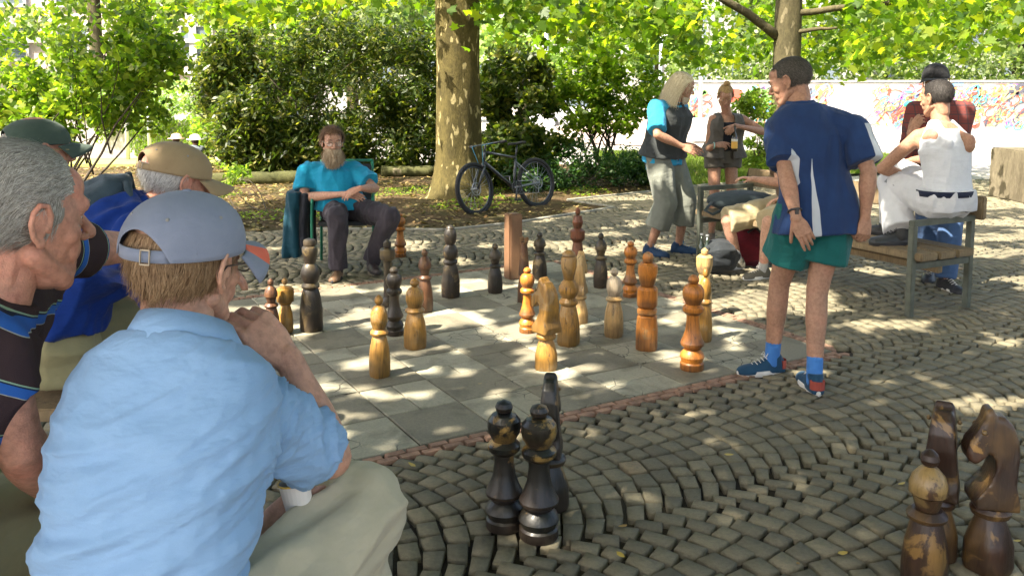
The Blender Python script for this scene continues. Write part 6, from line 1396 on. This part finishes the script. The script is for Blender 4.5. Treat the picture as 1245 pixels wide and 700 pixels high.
# ---------- 9 the man in green shorts
def shorts_man():
    o=person(V((1.6,4.55,0)),'man from behind in navy T-shirt with white side panels and green shorts')
    p=skeleton((1.645,4.57,.965),-.28,-.02,0,1.05,shw=.20); p.neck=at(976,128,4.62); p.mid=p.pel.lerp(p.neck,.42)+V((0,-.01,0)); p.chest=p.mid.lerp(p.neck,.5)
    p.sh['R']=at(1037,158,4.55); p.sh['L']=at(948,158,4.64)
    set_head(p,at(961,100,4.70),V((-.80,.52,-.30)),u=V((-.22,.14,1)),hs=1.04)
    arm(p,'L',at(968,264,4.34),el=at(955,210,4.46),hd=V((.42,-.25,-.9)),hn=V((-.3,-.9,.2)),curl=(.25,.35,.45,.5),thumb=.6); arm(p,'R',at(1052,262,4.44),el=at(1056,208,4.44),hd=V((-.12,-.15,-1)),hn=V((.3,-.9,0)),curl=(.8,.9,.95,1.0),thumb=.5)
    leg(p,'L',V((1.475,4.72,.085)),(0,1,.1),toe=V((-.95,-.18,0)),kn=V((1.50,4.71,.52))); leg(p,'R',V((1.61,4.42,.085)),(0,1,0),toe=V((.02,1,0)),kn=V((1.655,4.55,.51)))
    put_body(p,o,SK3,voxel=.008,hand_vox=.0036,head_vox=.0036,headargs=dict(nose=1.02))
    hm=mat_hair('hair_dark_grey',(.03,.026,.02),(.07,.062,.05),(.15,.135,.115)); hair_cap(p,o,hm,lambda x,y,z: (z>.08 if y>.035 else (z>.03 if y>-.005 else z>-.058)),rad=(.079,.102,.087),disp=.0015,n=5000,length=.016,flow=lambda x,y,z:(0,-.5,-.8),lift=.2,width=.0014,seg=2)
    brows(p,o,hm)
    m,nt=nodes('sport_shirt'); a=N(nt,'ShaderNodeAttribute',attribute_name='pan'); v=texvec(nt); w_=noisetex(nt,900,2,.5,v); n_=noisetex(nt,7,4,.6,v)
    c=mixc(nt,ramp(nt,n_.outputs[0],[(.3,(0,0,0)),(.7,(1,1,1))]),(.012,.03,.10),(.016,.045,.14)); c=ramp(nt,a.outputs['Fac'],[(0,(0,0,0)),(.5,(1,1,1))],'CONSTANT'); base=mixc(nt,ramp(nt,n_.outputs[0],[(.3,(0,0,0)),(.7,(1,1,1))]),(.010,.026,.085),(.014,.042,.13)); base=mixc(nt,c,base,(.47,.5,.53)); finish(nt,base,.75,w_.outputs[0],.35,.004,.2,sheen=.1)
    s=shirt(p,o,m,name='t_shirt',e=.026,sleeve=.80,sl=1.15,amp=.011,voxel=.0065,seed=71,low=-.26,w=1.0,belly=.01,flare=.055,axis=(.3,0,1),scale=9)
    me=s.data; b0=V(o.location); at_=me.attributes.new('pan','FLOAT','POINT'); val=[]
    for v_ in me.vertices:
        q=v_.co+b0; x=(q-p.pel).dot(p.SR); z=(q-p.pel).dot(p.up); y=(q-p.pel).dot(p.SF); pan=-.05
        for sd in 'LR':
            a_,b_=p.sh[sd],p.el[sd]; ab=b_-a_; t=(q-a_).dot(ab)/ab.length_squared; dd=(a_+ab*max(0,min(1,t))-q).length; sg=1 if sd=='R' else -1
            if x*sg>.12:
                inner=((q-a_)-ab*t).dot(p.SR)*-sg; back=-((q-a_)-ab*t).dot(p.SF)
                pan=max(pan,min(t-.02,.16-dd,inner+.06,x*sg-.165) if sd=='R' else min(inner+.004,t-.14,x*sg-.178,.09-dd))
        if z<.28 and y<.05: pan=max(pan,.016*(1-z/.30)-abs(x+.125))
        if z<.2 and y<.05: pan=max(pan,.012*(1-z/.2)-abs(x-.155))
        val.append(max(0,min(1,.5+pan*14)))
    at_.data.foreach_set('value',val)
    trousers(p,o,mat_cloth('shorts_green',(.012,.115,.105),(.008,.085,.078),500,.4,.8),name='shorts',leglen=.33,e=.036,amp=.012,seed=72,hem=1.22,voxel=.0065)
    up=mat_cloth('sneaker_blue',(.02,.065,.12),(.012,.045,.09),500,.3,.7); sk=mat_cloth('sock_blue',(.06,.20,.52),(.05,.16,.42),400,.5,.9); hl=mat_plain('heel_red',(.32,.06,.04),.7)
    for s_ in 'LR': shoe(p,s_,o,up,white_rub,lace=lace_w,sock=sk,sockh=.125,heel=hl)
    d=(p.wr['L']-p.el['L']).normalized(); x,y,d=frame_of(d,(1,0,0)); c=p.wr['L']-d*.035; MB().tube([c+x*.034*math.cos(a)+y*.031*math.sin(a) for a in [2*PI*i/20 for i in range(20)]],[.0055]*20,8,closed=True).build('wristband',dark_rub,o,smooth=True)
    MB().box(c-V((.0,.036,0)),(.02,.008,.026)).build('watch_face',mat_plain('watch_face',(.02,.02,.025),.2),o,bevel=.002)
# ---------- 10 seated on the far end of the bench
def bench_sitter():
    o=person(V((2.5,7.45,0)),'person in beige shorts seated on the bench, mostly hidden behind the man in green shorts')
    p=skeleton((2.50,7.50,.56),-2.08,.18,0,.97); set_head(p,None,V((-.8,-.6,-.3)),hs=1.0); arm(p,'R',V((2.10,7.40,.82)),(0,-1,-1)); arm(p,'L',at(952,240,7.2),(0,-1,-1))
    f1=G(893,328); f2=G(925,340); leg(p,'R',V((f1.x+.04,f1.y+.05,.085)),None,toe=V((-.95,-.25,0)),kn=at(884,268,7.42)); leg(p,'L',V((f2.x+.03,f2.y+.05,.085)),None,toe=V((-.9,-.3,0)),kn=at(934,270,7.05))
    put_body(p,o,SK4,hand_vox=.005,head_vox=.005); hair_cap(p,o,mat_hair('hair_brown2',(.04,.025,.015),(.1,.06,.03)),lambda x,y,z: (z>.08 if y>.03 else z>-.05))
    shirt(p,o,mat_cloth('shirt_brown',(.16,.11,.07)),e=.025); trousers(p,o,mat_cloth('shorts_beige',(.42,.35,.21),(.35,.29,.17)),name='shorts',leglen=.5,e=.034,amp=.012,seed=81,hem=1.3)
    gs=mat_cloth('sneaker_grey',(.14,.13,.10),(.1,.09,.07),400,.3,.8)
    for s in 'LR': shoe(p,s,o,gs,white_rub,lace=lace_w,sock=mat_plain('sock_grey',(.4,.4,.38),.9),sockh=.06)
# ---------- 11 the man in the white tank top
def tank_man():
    o=person(V((3.1,6.1,0)),'man from behind in white tank top and white work trousers perched on the bench arm')
    p=skeleton((3.115,6.10,.80),-.42,.03,0,1.08,shw=.19); set_head(p,at(1139,120,6.2),V((-.45,.85,-.12)),hs=1.03); p.neck=at(1145,150,6.15); p.mid=p.pel.lerp(p.neck,.42)+V((.015,-.02,0))
    p.sh['L']=at(1117,166,6.28); p.sh['R']=at(1176,172,6.05)
    arm(p,'L',at(1098,212,6.5),el=at(1072,205,6.42),hd=V((.5,.5,-.1)),hn=(0,0,1)); arm(p,'R',V((3.1,6.6,1.05)),(1,.3,-1))
    leg(p,'L',V((2.86,6.22,.56)),None,kn=at(1084,222,6.52),toe=V((-.93,-.05,0))); leg(p,'R',V((3.0,6.62,.56)),None,kn=V((2.98,6.62,.98)),toe=V((-.8,.4,0)))
    put_body(p,o,SK3,voxel=.008,hand_vox=.0045,head_vox=.004)
    hm=mat_hair('hair_short_dark',(.012,.010,.009),(.035,.03,.027),(.075,.065,.06)); hair_cap(p,o,hm,lambda x,y,z: (z>.08 if y>.035 else (z>.03 if y>-.005 else z>-.06)),rad=(.079,.102,.087),disp=.0015,n=4200,length=.02,flow=lambda x,y,z:(0,-.3,-.8),lift=.25,width=.0014,seg=2)
    wt=mat_cloth('tank_white',(.66,.67,.70),(.58,.59,.62),600,.3,.85); mb=MB(); mb.loft(torso_rings(p,.014,-.04,.70)[:-0 or None]); TR=[]
    for t,rx,ry in ((.60,.180,.132),(.76,.170,.130),(.86,.140,.112),(.93,.118,.096)):
        c=p.mid.lerp(p.neck,(t-.42)/.58); TR.append([c+p.SR*(rx*1.08*math.cos(a))+p.SF*(ry*1.08*math.sin(a)) for a in [2*PI*i/24 for i in range(24)]])
    mb.loft(TR)
    me=None
    R0=torso_rings(p,.012,.6,1.0)
    for s,sg in SIDES:
        c=p.neck+p.SR*(sg*.078)-p.up*.012; 
        for yy in (-1,1): capsule(mb,c+p.SF*(.012*yy)+p.up*.004,p.chest+p.up*.045+p.SR*(sg*.102)+p.SF*(yy*.072),.036,.052)
    me=fuse(mb,.0075,6); folds(me,.005,9,(.3,0,1),.4,91); link('tank_top',me,wt,o)
    wp=mat_cloth('trouser_white',(.60,.60,.61),(.5,.5,.52),500,.35,.9); t=trousers(p,o,wp,e=.036,amp=.013,seed=92,voxel=.009,hem=1.9)
    gm=mat_plain('reflective_grey',(.22,.23,.24),.5); pk=MB(); kn=p.kn['L'];hp=p.hip['L']; d=(kn-hp).normalized(); sd=d.cross(V((0,0,1))).normalized()*(-1 if d.cross(V((0,0,1))).y>0 else 1); sd=V((sd.x,sd.y,sd.z)); u_=sd.cross(d).normalized(); u_=u_ if u_.z>0 else -u_
    for tt in (.86,.66): c=hp.lerp(kn,tt)+(sd*.75+u_*.55).normalized()*.099; pk.box(c,(.024,.09,.006),Matrix((d,(u_-sd*.9).normalized(),(sd+u_*.9).normalized())).transposed())
    c=p.pel-p.SF*.135+p.R*.02-V((0,0,.03)); pk.box(c+p.R*.02+V((0,0,-.01))-p.SF*.01,(.02,.006,.07),Matrix((p.R,p.SF,p.up)).transposed()); pk.build('reflective_patch',gm,t)
    bl=MB(); c=p.pel+p.up*.06; bl.loft([[c+p.up*z+p.R*.214*math.cos(a)+p.F*.165*math.sin(a) for a in [2*PI*i/36 for i in range(36)]] for z in (-.021,.021)],cap=False); b_=bl.build('belt',mat_cloth('belt_navy',(.02,.025,.05)),o,smooth=True); md=b_.modifiers.new('s','SOLIDIFY'); md.thickness=.008; md.offset=1
    ds=mat_plain('boot_black',(.03,.033,.036),.45,.3,20); 
    for s in 'LR': shoe(p,s,o,ds,dark_rub,lace=dark_rub,sock=mat_plain('sock_dark',(.05,.05,.05),.9),k2=1.08)
# ---------- 12 the man in the plaid shirt
def plaid_man():
    o=person(V((3.5,6.95,0)),'man in black cap with green print and dark red checked shirt behind the bench')
    p=skeleton((3.48,6.98,.96),PI+.28,.04,0,1.06,shw=.18); set_head(p,at(1137,100,6.88),V((-.55,-.85,-.12)),hs=1.05); p.neck=at(1143,126,6.95); p.mid=p.pel.lerp(p.neck,.42)
    for s,sg in SIDES: p.sh[s]=p.neck-V((0,0,.06))+p.SR*(sg*.175)
    arm(p,'R',at(1107,163,6.75),el=at(1103,198,6.9),hd=at(1120,140,6.72)-at(1107,163,6.75),hn=V((-.6,-.6,.3)),curl=(.4,.5,.6,.7)); arm(p,'L',at(1140,205,6.7),(1,0,-1),hd=V((-.8,-.4,0)))
    a1=G(1130,338); a2=G(1153,352); leg(p,'R',V((a1.x,a1.y,.085)),(0,-1,0),toe=V((-.55,-.9,0))); leg(p,'L',V((a2.x,a2.y+.05,.085)),(0,-1,0),toe=V((.15,-1,0)))
    put_body(p,o,SK3,hand_vox=.0045,head_vox=.0042); c=mat_cloth('cap_black',(.02,.02,.022),None,400,.3,.8); cp=ball_cap(p,o,c,k2=1.08,droop=.3,tilt=.08,puff=1.05,dots=False)
    f=p.hf.normalized(); r=f.cross(V((0,0,1))).normalized(); mb=MB(); lg=mat_plain('print_green',(.08,.6,.12),.6)
    random.seed(5)
    for i in range(9):
        a=-.7+i*.17; z0=.05; pts=[]
        for j in range(5):
            aa=a+random.uniform(-.09,.09); zz=.048+.055*random.random(); q=math.sqrt(max(0,1-((zz-.0)/.1)**2.2)); pts.append(p.head+V((0,0,.036+zz))*1.06+(r*.094*math.sin(aa)+f*.118*math.cos(aa))*q*1.03)
        mb.tube(pts,.0035,6)
    mb.build('print',lg,cp,smooth=True)
    m,nt=nodes('plaid'); v=texvec(nt,(1,1,1)); sx=N(nt,'ShaderNodeSeparateXYZ'); L(nt,v,sx.inputs[0]); outs=[]
    for i in (0,2):
        mm=N(nt,'ShaderNodeMath',operation='MULTIPLY'); mm.inputs[1].default_value=14; L(nt,sx.outputs[i],mm.inputs[0]); fr=N(nt,'ShaderNodeMath',operation='FRACT'); L(nt,mm.outputs[0],fr.inputs[0]); outs.append(ramp(nt,fr.outputs[0],[(.0,(0,0,0)),(.5,(.8,.8,.8)),(.62,(0,0,0)),(.8,(.4,.4,.4)),(.86,(0,0,0))],'CONSTANT'))
    c=mixc(nt,outs[0],(.15,.035,.03),(.05,.035,.04)); c=mixc(nt,outs[1],c,(.04,.03,.035)); finish(nt,c,.9)
    shirt(p,o,m,name='checked_shirt',e=.024,sleeve=1.75,amp=.012,seed=95,low=-.10,w=1.08,belly=.02); trousers(p,o,mat_cloth('jeans',(.07,.13,.26),(.05,.09,.19),400,.4,.85),name='jeans',e=.028,amp=.01,seed=96)
    for s in 'LR': shoe(p,s,o,mat_plain('trainer_black',(.03,.03,.035),.5,.3,20),dark_rub if s=='R' else white_rub,lace=lace_w,k2=1.06)
# ---------- far away people
def small_person(pos,yaw,label,top,bottom,pose='stand',hat=None,k=.95,hair=(.05,.03,.02)):
    o=person(V(pos),label); x,y,z0=pos
    pz={'stand':.9,'sit':.5,'squat':.32}[pose]; p=skeleton((x,y,pz*k+z0),yaw,.15 if pose!='squat' else .6,0,k); F=p.F; R=p.R; set_head(p,None,F+V((0,0,-.15)))
    for s,sg in SIDES:
        if pose=='stand': arm(p,s,p.sh[s]+F*.42+V((0,0,-.1 if s=='R' else -.3)),(0,0,-1)); leg(p,s,p.hip[s]*1+V((0,0,-p.hip[s].z+z0+.085)),F)
        elif pose=='sit': arm(p,s,p.sh[s]+F*.35+V((0,0,-.4)),R*sg-V((0,0,1))); leg(p,s,p.hip[s]+F*.42-V((0,0,p.hip[s].z-z0-.085)),F+V((0,0,1)))
        else: arm(p,s,p.sh[s]+F*.45+V((0,0,-.15)),(0,0,-1)); leg(p,s,p.hip[s]+F*.1-V((0,0,p.hip[s].z-z0-.085)),F+V((0,0,1)))
    put_body(p,o,SK3,voxel=.014,hand_vox=.008,head_vox=.008); hair_cap(p,o,mat_hair('hair_%s'%label[:12],hair,[c*2 for c in hair]),lambda a,b,c: (c>.08 if b>.03 else c>-.05),disp=0)
    shirt(p,o,mat_cloth('far_top_%.2f%.2f'%(x,y),top),voxel=.016,e=.03,amp=0); trousers(p,o,mat_cloth('far_bottom_%.2f%.2f'%(x,y),bottom),voxel=.016,e=.03,amp=0)
    for s in 'LR': shoe(p,s,o,dark_rub,dark_rub)
    if hat:
        mb=MB(); c=p.head+V((0,0,.05)); mb.loft([[c+V((r*math.cos(a),r*1.15*math.sin(a),z)) for a in [2*PI*i/20 for i in range(20)]] for z,r in ((0,.15),(.008,.15),(.012,.095),(.07,.085),(.095,.04),(.1,.0))]); mb.build('hat',mat_plain('hat_%.2f'%x,hat,.8),o,smooth=True)
blue_shirt_man(); grey_hair_man(); green_cap_man(); beige_cap_man(); bearded_man(); chair_and_jackets(); long_hair_man(); woman(); shorts_man(); bench_sitter(); tank_man(); plaid_man()
small_person((14.05,30.2,0),-.1,'distant painter in green top standing at the graffiti wall',(.05,.45,.35),(.5,.5,.55),'stand',k=.82)
small_person((14.75,30.1,0),.2,'distant person in red squatting at the graffiti wall beside the painter',(.5,.08,.08),(.25,.1,.3),'squat',k=.9)
small_person((at(208,172,15.5).x,15.5,-.0),0,'distant seated person in a pink hat behind the beige cap',(.12,.12,.1),(.1,.1,.1),'squat',hat=(.7,.42,.33),k=.74)
small_person((at(231,172,15.2).x,15.2,-.0),0,'distant seated person in a white hat behind the beige cap',(.1,.12,.14),(.1,.1,.1),'squat',hat=(.75,.72,.68),k=.74)
stl=[ob for ob in bpy.data.objects if ob.name=='stool' and ob.type=='MESH']
for ob in stl: bpy.data.objects.remove(ob)
stool((-.59,1.26,0),.40,.555,'stool under the man in the pale blue shirt')
# ------------------------------------------------------------ bench, bicycle, bags
def the_bench():
    a=G(1105,385); b=G(1172,374); X=(V((b.x,b.y,0))-V((a.x,a.y,0))).normalized(); Y=V((-X.y,X.x,0)); a=V((a.x,a.y,0))
    D=.60; Ln=2.35; o=empty('park_bench',a,'long park bench of worn planks on grey steel frames','bench'); 
    Mx=Matrix((X,Y,V((0,0,1)))).transposed()
    def Q(x,y,z): return a+X*x+Y*y+V((0,0,z))
    for y in (0,Ln):
        for x in (0,D): MB().bar(Q(x,y,0),Q(x,y,.645),.045,.045,up=Y).build('leg',M_BSTEEL,o,bevel=.004)
        MB().bar(Q(-.02,y,.665),Q(D+.02,y,.665),.05,.04,up=V((0,0,1))).build('armrest',M_BSTEEL,o,bevel=.004); MB().bar(Q(0.02,y,.36),Q(D-.02,y,.36),.035,.045,up=V((0,0,1))).build('crossbar',M_BSTEEL,o,bevel=.003)
    for x,w_ in ((.065,.17),(.255,.17),(.445,.17)): MB().box(Q(x+.02,Ln/2,.432),(w_,Ln+.16,.055),Mx).build('seat_plank',M_BOARD,o,bevel=.009)
    for z in (.30,): MB().box(Q(.30,Ln/2,z+.01),(.05,Ln,.05),Mx).build('stretcher',M_BOARD,o,bevel=.004)
    for z in (.76,): MB().box(Q(D+.05,Ln/2,z-.02),(.05,Ln+.14,.17),Mx).build('backrest',M_BOARD,o,bevel=.009)
    return Q
BQ=the_bench()
def bag(c,rad,mat,name,label,cat,lumps=4,seed=1):
    random.seed(seed); mb=MB(); c=V(c); ell(mb,c,rad)
    for i in range(lumps): a=random.uniform(0,6.28); ell(mb,c+V((math.cos(a)*rad[0]*.55,math.sin(a)*rad[1]*.55,random.uniform(-.25,.4)*rad[2])),[r*.55 for r in rad])
    me=fuse(mb,.01,3); folds(me,.015,9,(1,0,0),.5,seed); o=link(name,me,mat,loc=c-V((0,0,rad[2]))); tag(o,label,cat); return o,c
bk=mat_cloth('bag_black',(.022,.026,.03),None,400,.4,.7); bb=mat_cloth('bag_bluegrey',(.045,.06,.065),(.03,.04,.045),400,.4,.7); br=mat_cloth('bag_red',(.14,.012,.02),(.07,.01,.015),300,.5,.8)
q=at(872,258,8.0); c=V((BQ(.25,2.1,0).x,BQ(.25,2.1,0).y,.56)); o,c=bag(c,(.30,.17,.10),bb,'shoulder_bag','slumped dark bag lying on the far end of the bench','bag',seed=3); MB().tube([c+V((-.28,-.1,.0)),c+V((-.36,-.2,-.06)),c+V((-.3,-.24,-.09)),c+V((-.15,-.2,-.03))],.014,8).build('strap',bb,o,smooth=True)
g=G(878,336); c=V((g.x,g.y+.12,.15)); o,c=bag(c,(.17,.14,.15),bk,'rucksack','black rucksack with bottles on the ground beside the bench leg','backpack',seed=5); MB().tube([c+V((-.12,-.1,.1)),c+V((-.18,-.14,.0)),c+V((-.12,-.14,-.12))],.013,8).build('strap',bk,o,smooth=True)
g=G(926,338); c=V((g.x+.05,g.y+.55,.17)); o,c=bag(c,(.20,.13,.19),br,'rucksack','dark red rucksack under the bench behind the bare legs','backpack',seed=8); MB().tube([c+V((-.06,-.12,.15)),c+V((0,-.15,.2)),c+V((.06,-.12,.15))],.01,8).build('handle',bk,o,smooth=True)
gl=mat_plain('bottle_dark',(.02,.03,.02),.12,.1,spec=.7)
for i,(u,lab) in enumerate(((852,'dark bottle standing next to the black rucksack, left of two'),(859,'dark bottle standing next to the black rucksack, right of two'))):
    g=G(u,331+i*2); b=empty('bottle',(g.x,g.y,0),lab,'bottle','bottles by the rucksack')
    def lat(pr,n=14): m_=MB(); m_.loft([[V((g.x+r*math.cos(2*PI*k/n),g.y+r*math.sin(2*PI*k/n),z)) for k in range(n)] for z,r in pr]); return m_
    lat([(0,.033),(.2,.034),(.24,.028),(.27,.014),(.33,.013)]).build('glass_body',gl,b,smooth=True); lat([(.33,.015),(.345,.015)]).build('cap',mat_plain('cap_grey_metal',(.4,.42,.45),.3,metal=.6),b)
o=MB().box((2.62,9.75,.14),(.62,.34,.28)).build('stone_kerb_block',mat_bark('mossy_block',(.1,.095,.045),(.18,.17,.09),(.25,.24,.17),4,.75),bevel=.015,loc=(2.62,9.75,0)); tag(o,'low mossy stone block behind the bare legs of the woman','stone block')
# bicycle
def bicycle():
    f=G(579,262); r=G(655,252); f=V((f.x,f.y,0)); r=V((r.x,r.y,0)); X=(f-r).normalized(); wb=(f-r).length; lean=rad(9)
    Z=V((0,0,1)); side=X.cross(Z).normalized(); side=side if side.y<0 else -side; UP=(Z*math.cos(lean)-side*math.sin(lean)).normalized(); SD=side*math.cos(lean)+Z*math.sin(lean)
    k=wb/1.12; R_=.335*k
    o=empty('bicycle',(f+r)/2,'dark mountain bike with blue accents leaning on the big blotched trunk','bicycle')
    def Q(x,z,s=0): return r+X*(x*k)+UP*(z*k)+SD*(s*k)
    fr=mat_plain('bike_frame',(.03,.035,.045),.3,.1,coat=.4); bl=mat_plain('bike_blue',(.03,.22,.35),.35); ty=mat_plain('tyre_black',(.025,.025,.027),.8,.2,60,bstr=.5); al=mat_plain('alloy',(.35,.36,.38),.3,.1,metal=.8); gy=mat_plain('bike_grey',(.22,.24,.28),.35)
    BB=Q(.42,.30); ST=Q(.30,.80); SC=Q(.33,.70); HT=Q(.87,.80); HB=Q(.90,.68)
    fm=MB()
    for a,b,w_ in ((BB,SC,.019),(SC,HT,.018),(BB,HB,.023),(HT,HB,.024)): fm.tube([a,b],w_*k,12)
    fm.build('frame',fr,o,smooth=True); m_=MB()
    for s in (-.055,.055):
        m_.tube([BB+SD*s*.4*k,Q(0,.335,s)],.010*k,8); m_.tube([SC.lerp(BB,.15)+SD*s*.4*k,Q(0,.335,s)],.008*k,8)
    m_.build('rear_stays',gy,o,smooth=True); dm=MB(); dm.tube([BB.lerp(HB,.12)+SD*.024*k,BB.lerp(HB,.9)+SD*.024*k],.006*k,6); dm.tube([SC.lerp(HT,.15)+SD*.019*k,SC.lerp(HT,.8)+SD*.019*k],.005*k,6); dm.build('decal',gy,o,smooth=True)
    m_=MB(); 
    for s in (-.06,.06): m_.tube([Q(.925,.60,s),Q(1.12,.335,s)] if False else [Q(.935,.62,s),Q(1.0,.5,s),Q(1.10,.335,s)],.015*k,10)
    m_.tube([Q(.935,.62,-.06),Q(.935,.62,.06)],.016*k,8); m_.tube([Q(.91,.66),Q(.935,.62)],.018*k,8); m_.build('fork',fr,o,smooth=True)
    for nm,c,steer in (('wheel',Q(0,.335),0),('wheel',Q(1.10,.335),.12)):
        x=(X*math.cos(steer)+SD*math.sin(steer)).normalized(); n=x.cross(UP).normalized(); W=MB(); W.tube([c+x*R_*.955*math.cos(a)+UP*R_*.955*math.sin(a) for a in [2*PI*i/48 for i in range(48)]],.027*k,10,closed=True); w_=W.build(nm,ty,o,smooth=True)
        W=MB(); W.tube([c+x*R_*.85*math.cos(a)+UP*R_*.85*math.sin(a) for a in [2*PI*i/48 for i in range(48)]],.011*k,8,closed=True); W.build('rim',fr,w_,smooth=True)
        W=MB()
        for i in range(28): a=2*PI*i/28; W.tube([c+n*(.025*k*(1 if i%2 else -1))+x*.02*math.cos(a+.5)+UP*.02*math.sin(a+.5),c+(x*math.cos(a)+UP*math.sin(a))*R_*.85],.0014*k,4)
        W.build('spokes',al,w_); W=MB(); W.tube([c-n*.055*k,c+n*.055*k],.018*k,10); W.build('hub',al,w_,smooth=True)
        W=MB(); dc=c+SD*.035*k
        for rr,t in ((.08,.006),(.04,.004)): W.tube([dc+x*rr*k*math.cos(a)+UP*rr*k*math.sin(a) for a in [2*PI*i/30 for i in range(30)]],t*k,6,closed=True)
        for i in range(6): a=2*PI*i/6; W.tube([dc+(x*math.cos(a)+UP*math.sin(a))*.03*k,dc+(x*math.cos(a+.5)+UP*math.sin(a+.5))*.08*k],.004*k,5)
        W.build('brake_disc',al,w_,smooth=True)
    m_=MB(); m_.tube([SC,ST,Q(.285,.86)],.013*k,10); m_.build('seat_post',fr,o,smooth=True)
    s_=MB(); s_.loft([[Q(.285+dx,.885+dz,w_*math.cos(a))+UP*(.018*math.sin(a)*k) for a in [2*PI*i/12 for i in range(12)]] for dx,dz,w_ in ((-.13,.012,.01),(-.12,.012,.065),(-.06,.008,.07),(.02,0,.035),(.12,0,.022),(.15,-.005,.012))]); s_.build('saddle',ty,o,smooth=True)
    m_=MB(); hb=Q(.845,.90); m_.tube([HT,Q(.85,.86),hb],.016*k,8); m_.tube([hb-SD*.34*k-X*.05,hb-SD*.12*k,hb+SD*.12*k,hb+SD*.34*k-X*.05],.012*k,8); m_.build('handlebar',fr,o,smooth=True)
    for s in (-1,1): MB().tube([hb+SD*s*.25*k-X*.035,hb+SD*s*.36*k-X*.05],.019*k,8).build('grip',ty,o,smooth=True)
    m_=MB()
    for s in (-1,1): m_.tube([hb+SD*.16*s*k,hb+SD*.1*s*k+X*.14-UP*.02,Q(.96,.72,s*.06),Q(.95,.63,s*.04)],.0045*k,6)
    m_.build('brake_cable',bl,o,smooth=True)
    m_=MB(); c=BB+SD*.06*k
    for rr in (.085,.055): m_.tube([c+X*rr*k*math.cos(a)+UP*rr*k*math.sin(a) for a in [2*PI*i/28 for i in range(28)]],.006*k,6,closed=True)
    m_.build('chainring',fr,o,smooth=True); m_=MB(); m_.tube([c,c-UP*.16*k+X*.04],.011*k,8); m_.tube([BB-SD*.06*k,BB-SD*.06*k+UP*.16*k],.011*k,8); m_.build('crank',fr,o,smooth=True)
    for s,pz in ((1,-UP*.16*k+X*.04),(-1,UP*.16*k)): MB().box(BB+SD*s*.1*k+pz,(.09,.07,.02)).build('pedal',fr,o,bevel=.004)
    MB().tube([c+UP*.083*k,Q(0,.37,.05),Q(-.03,.335,.05),Q(0,.29,.05),Q(.03,.2,.05),c-UP*.083*k],.004*k,5,closed=True).build('chain',al,o,smooth=True)
bicycle()
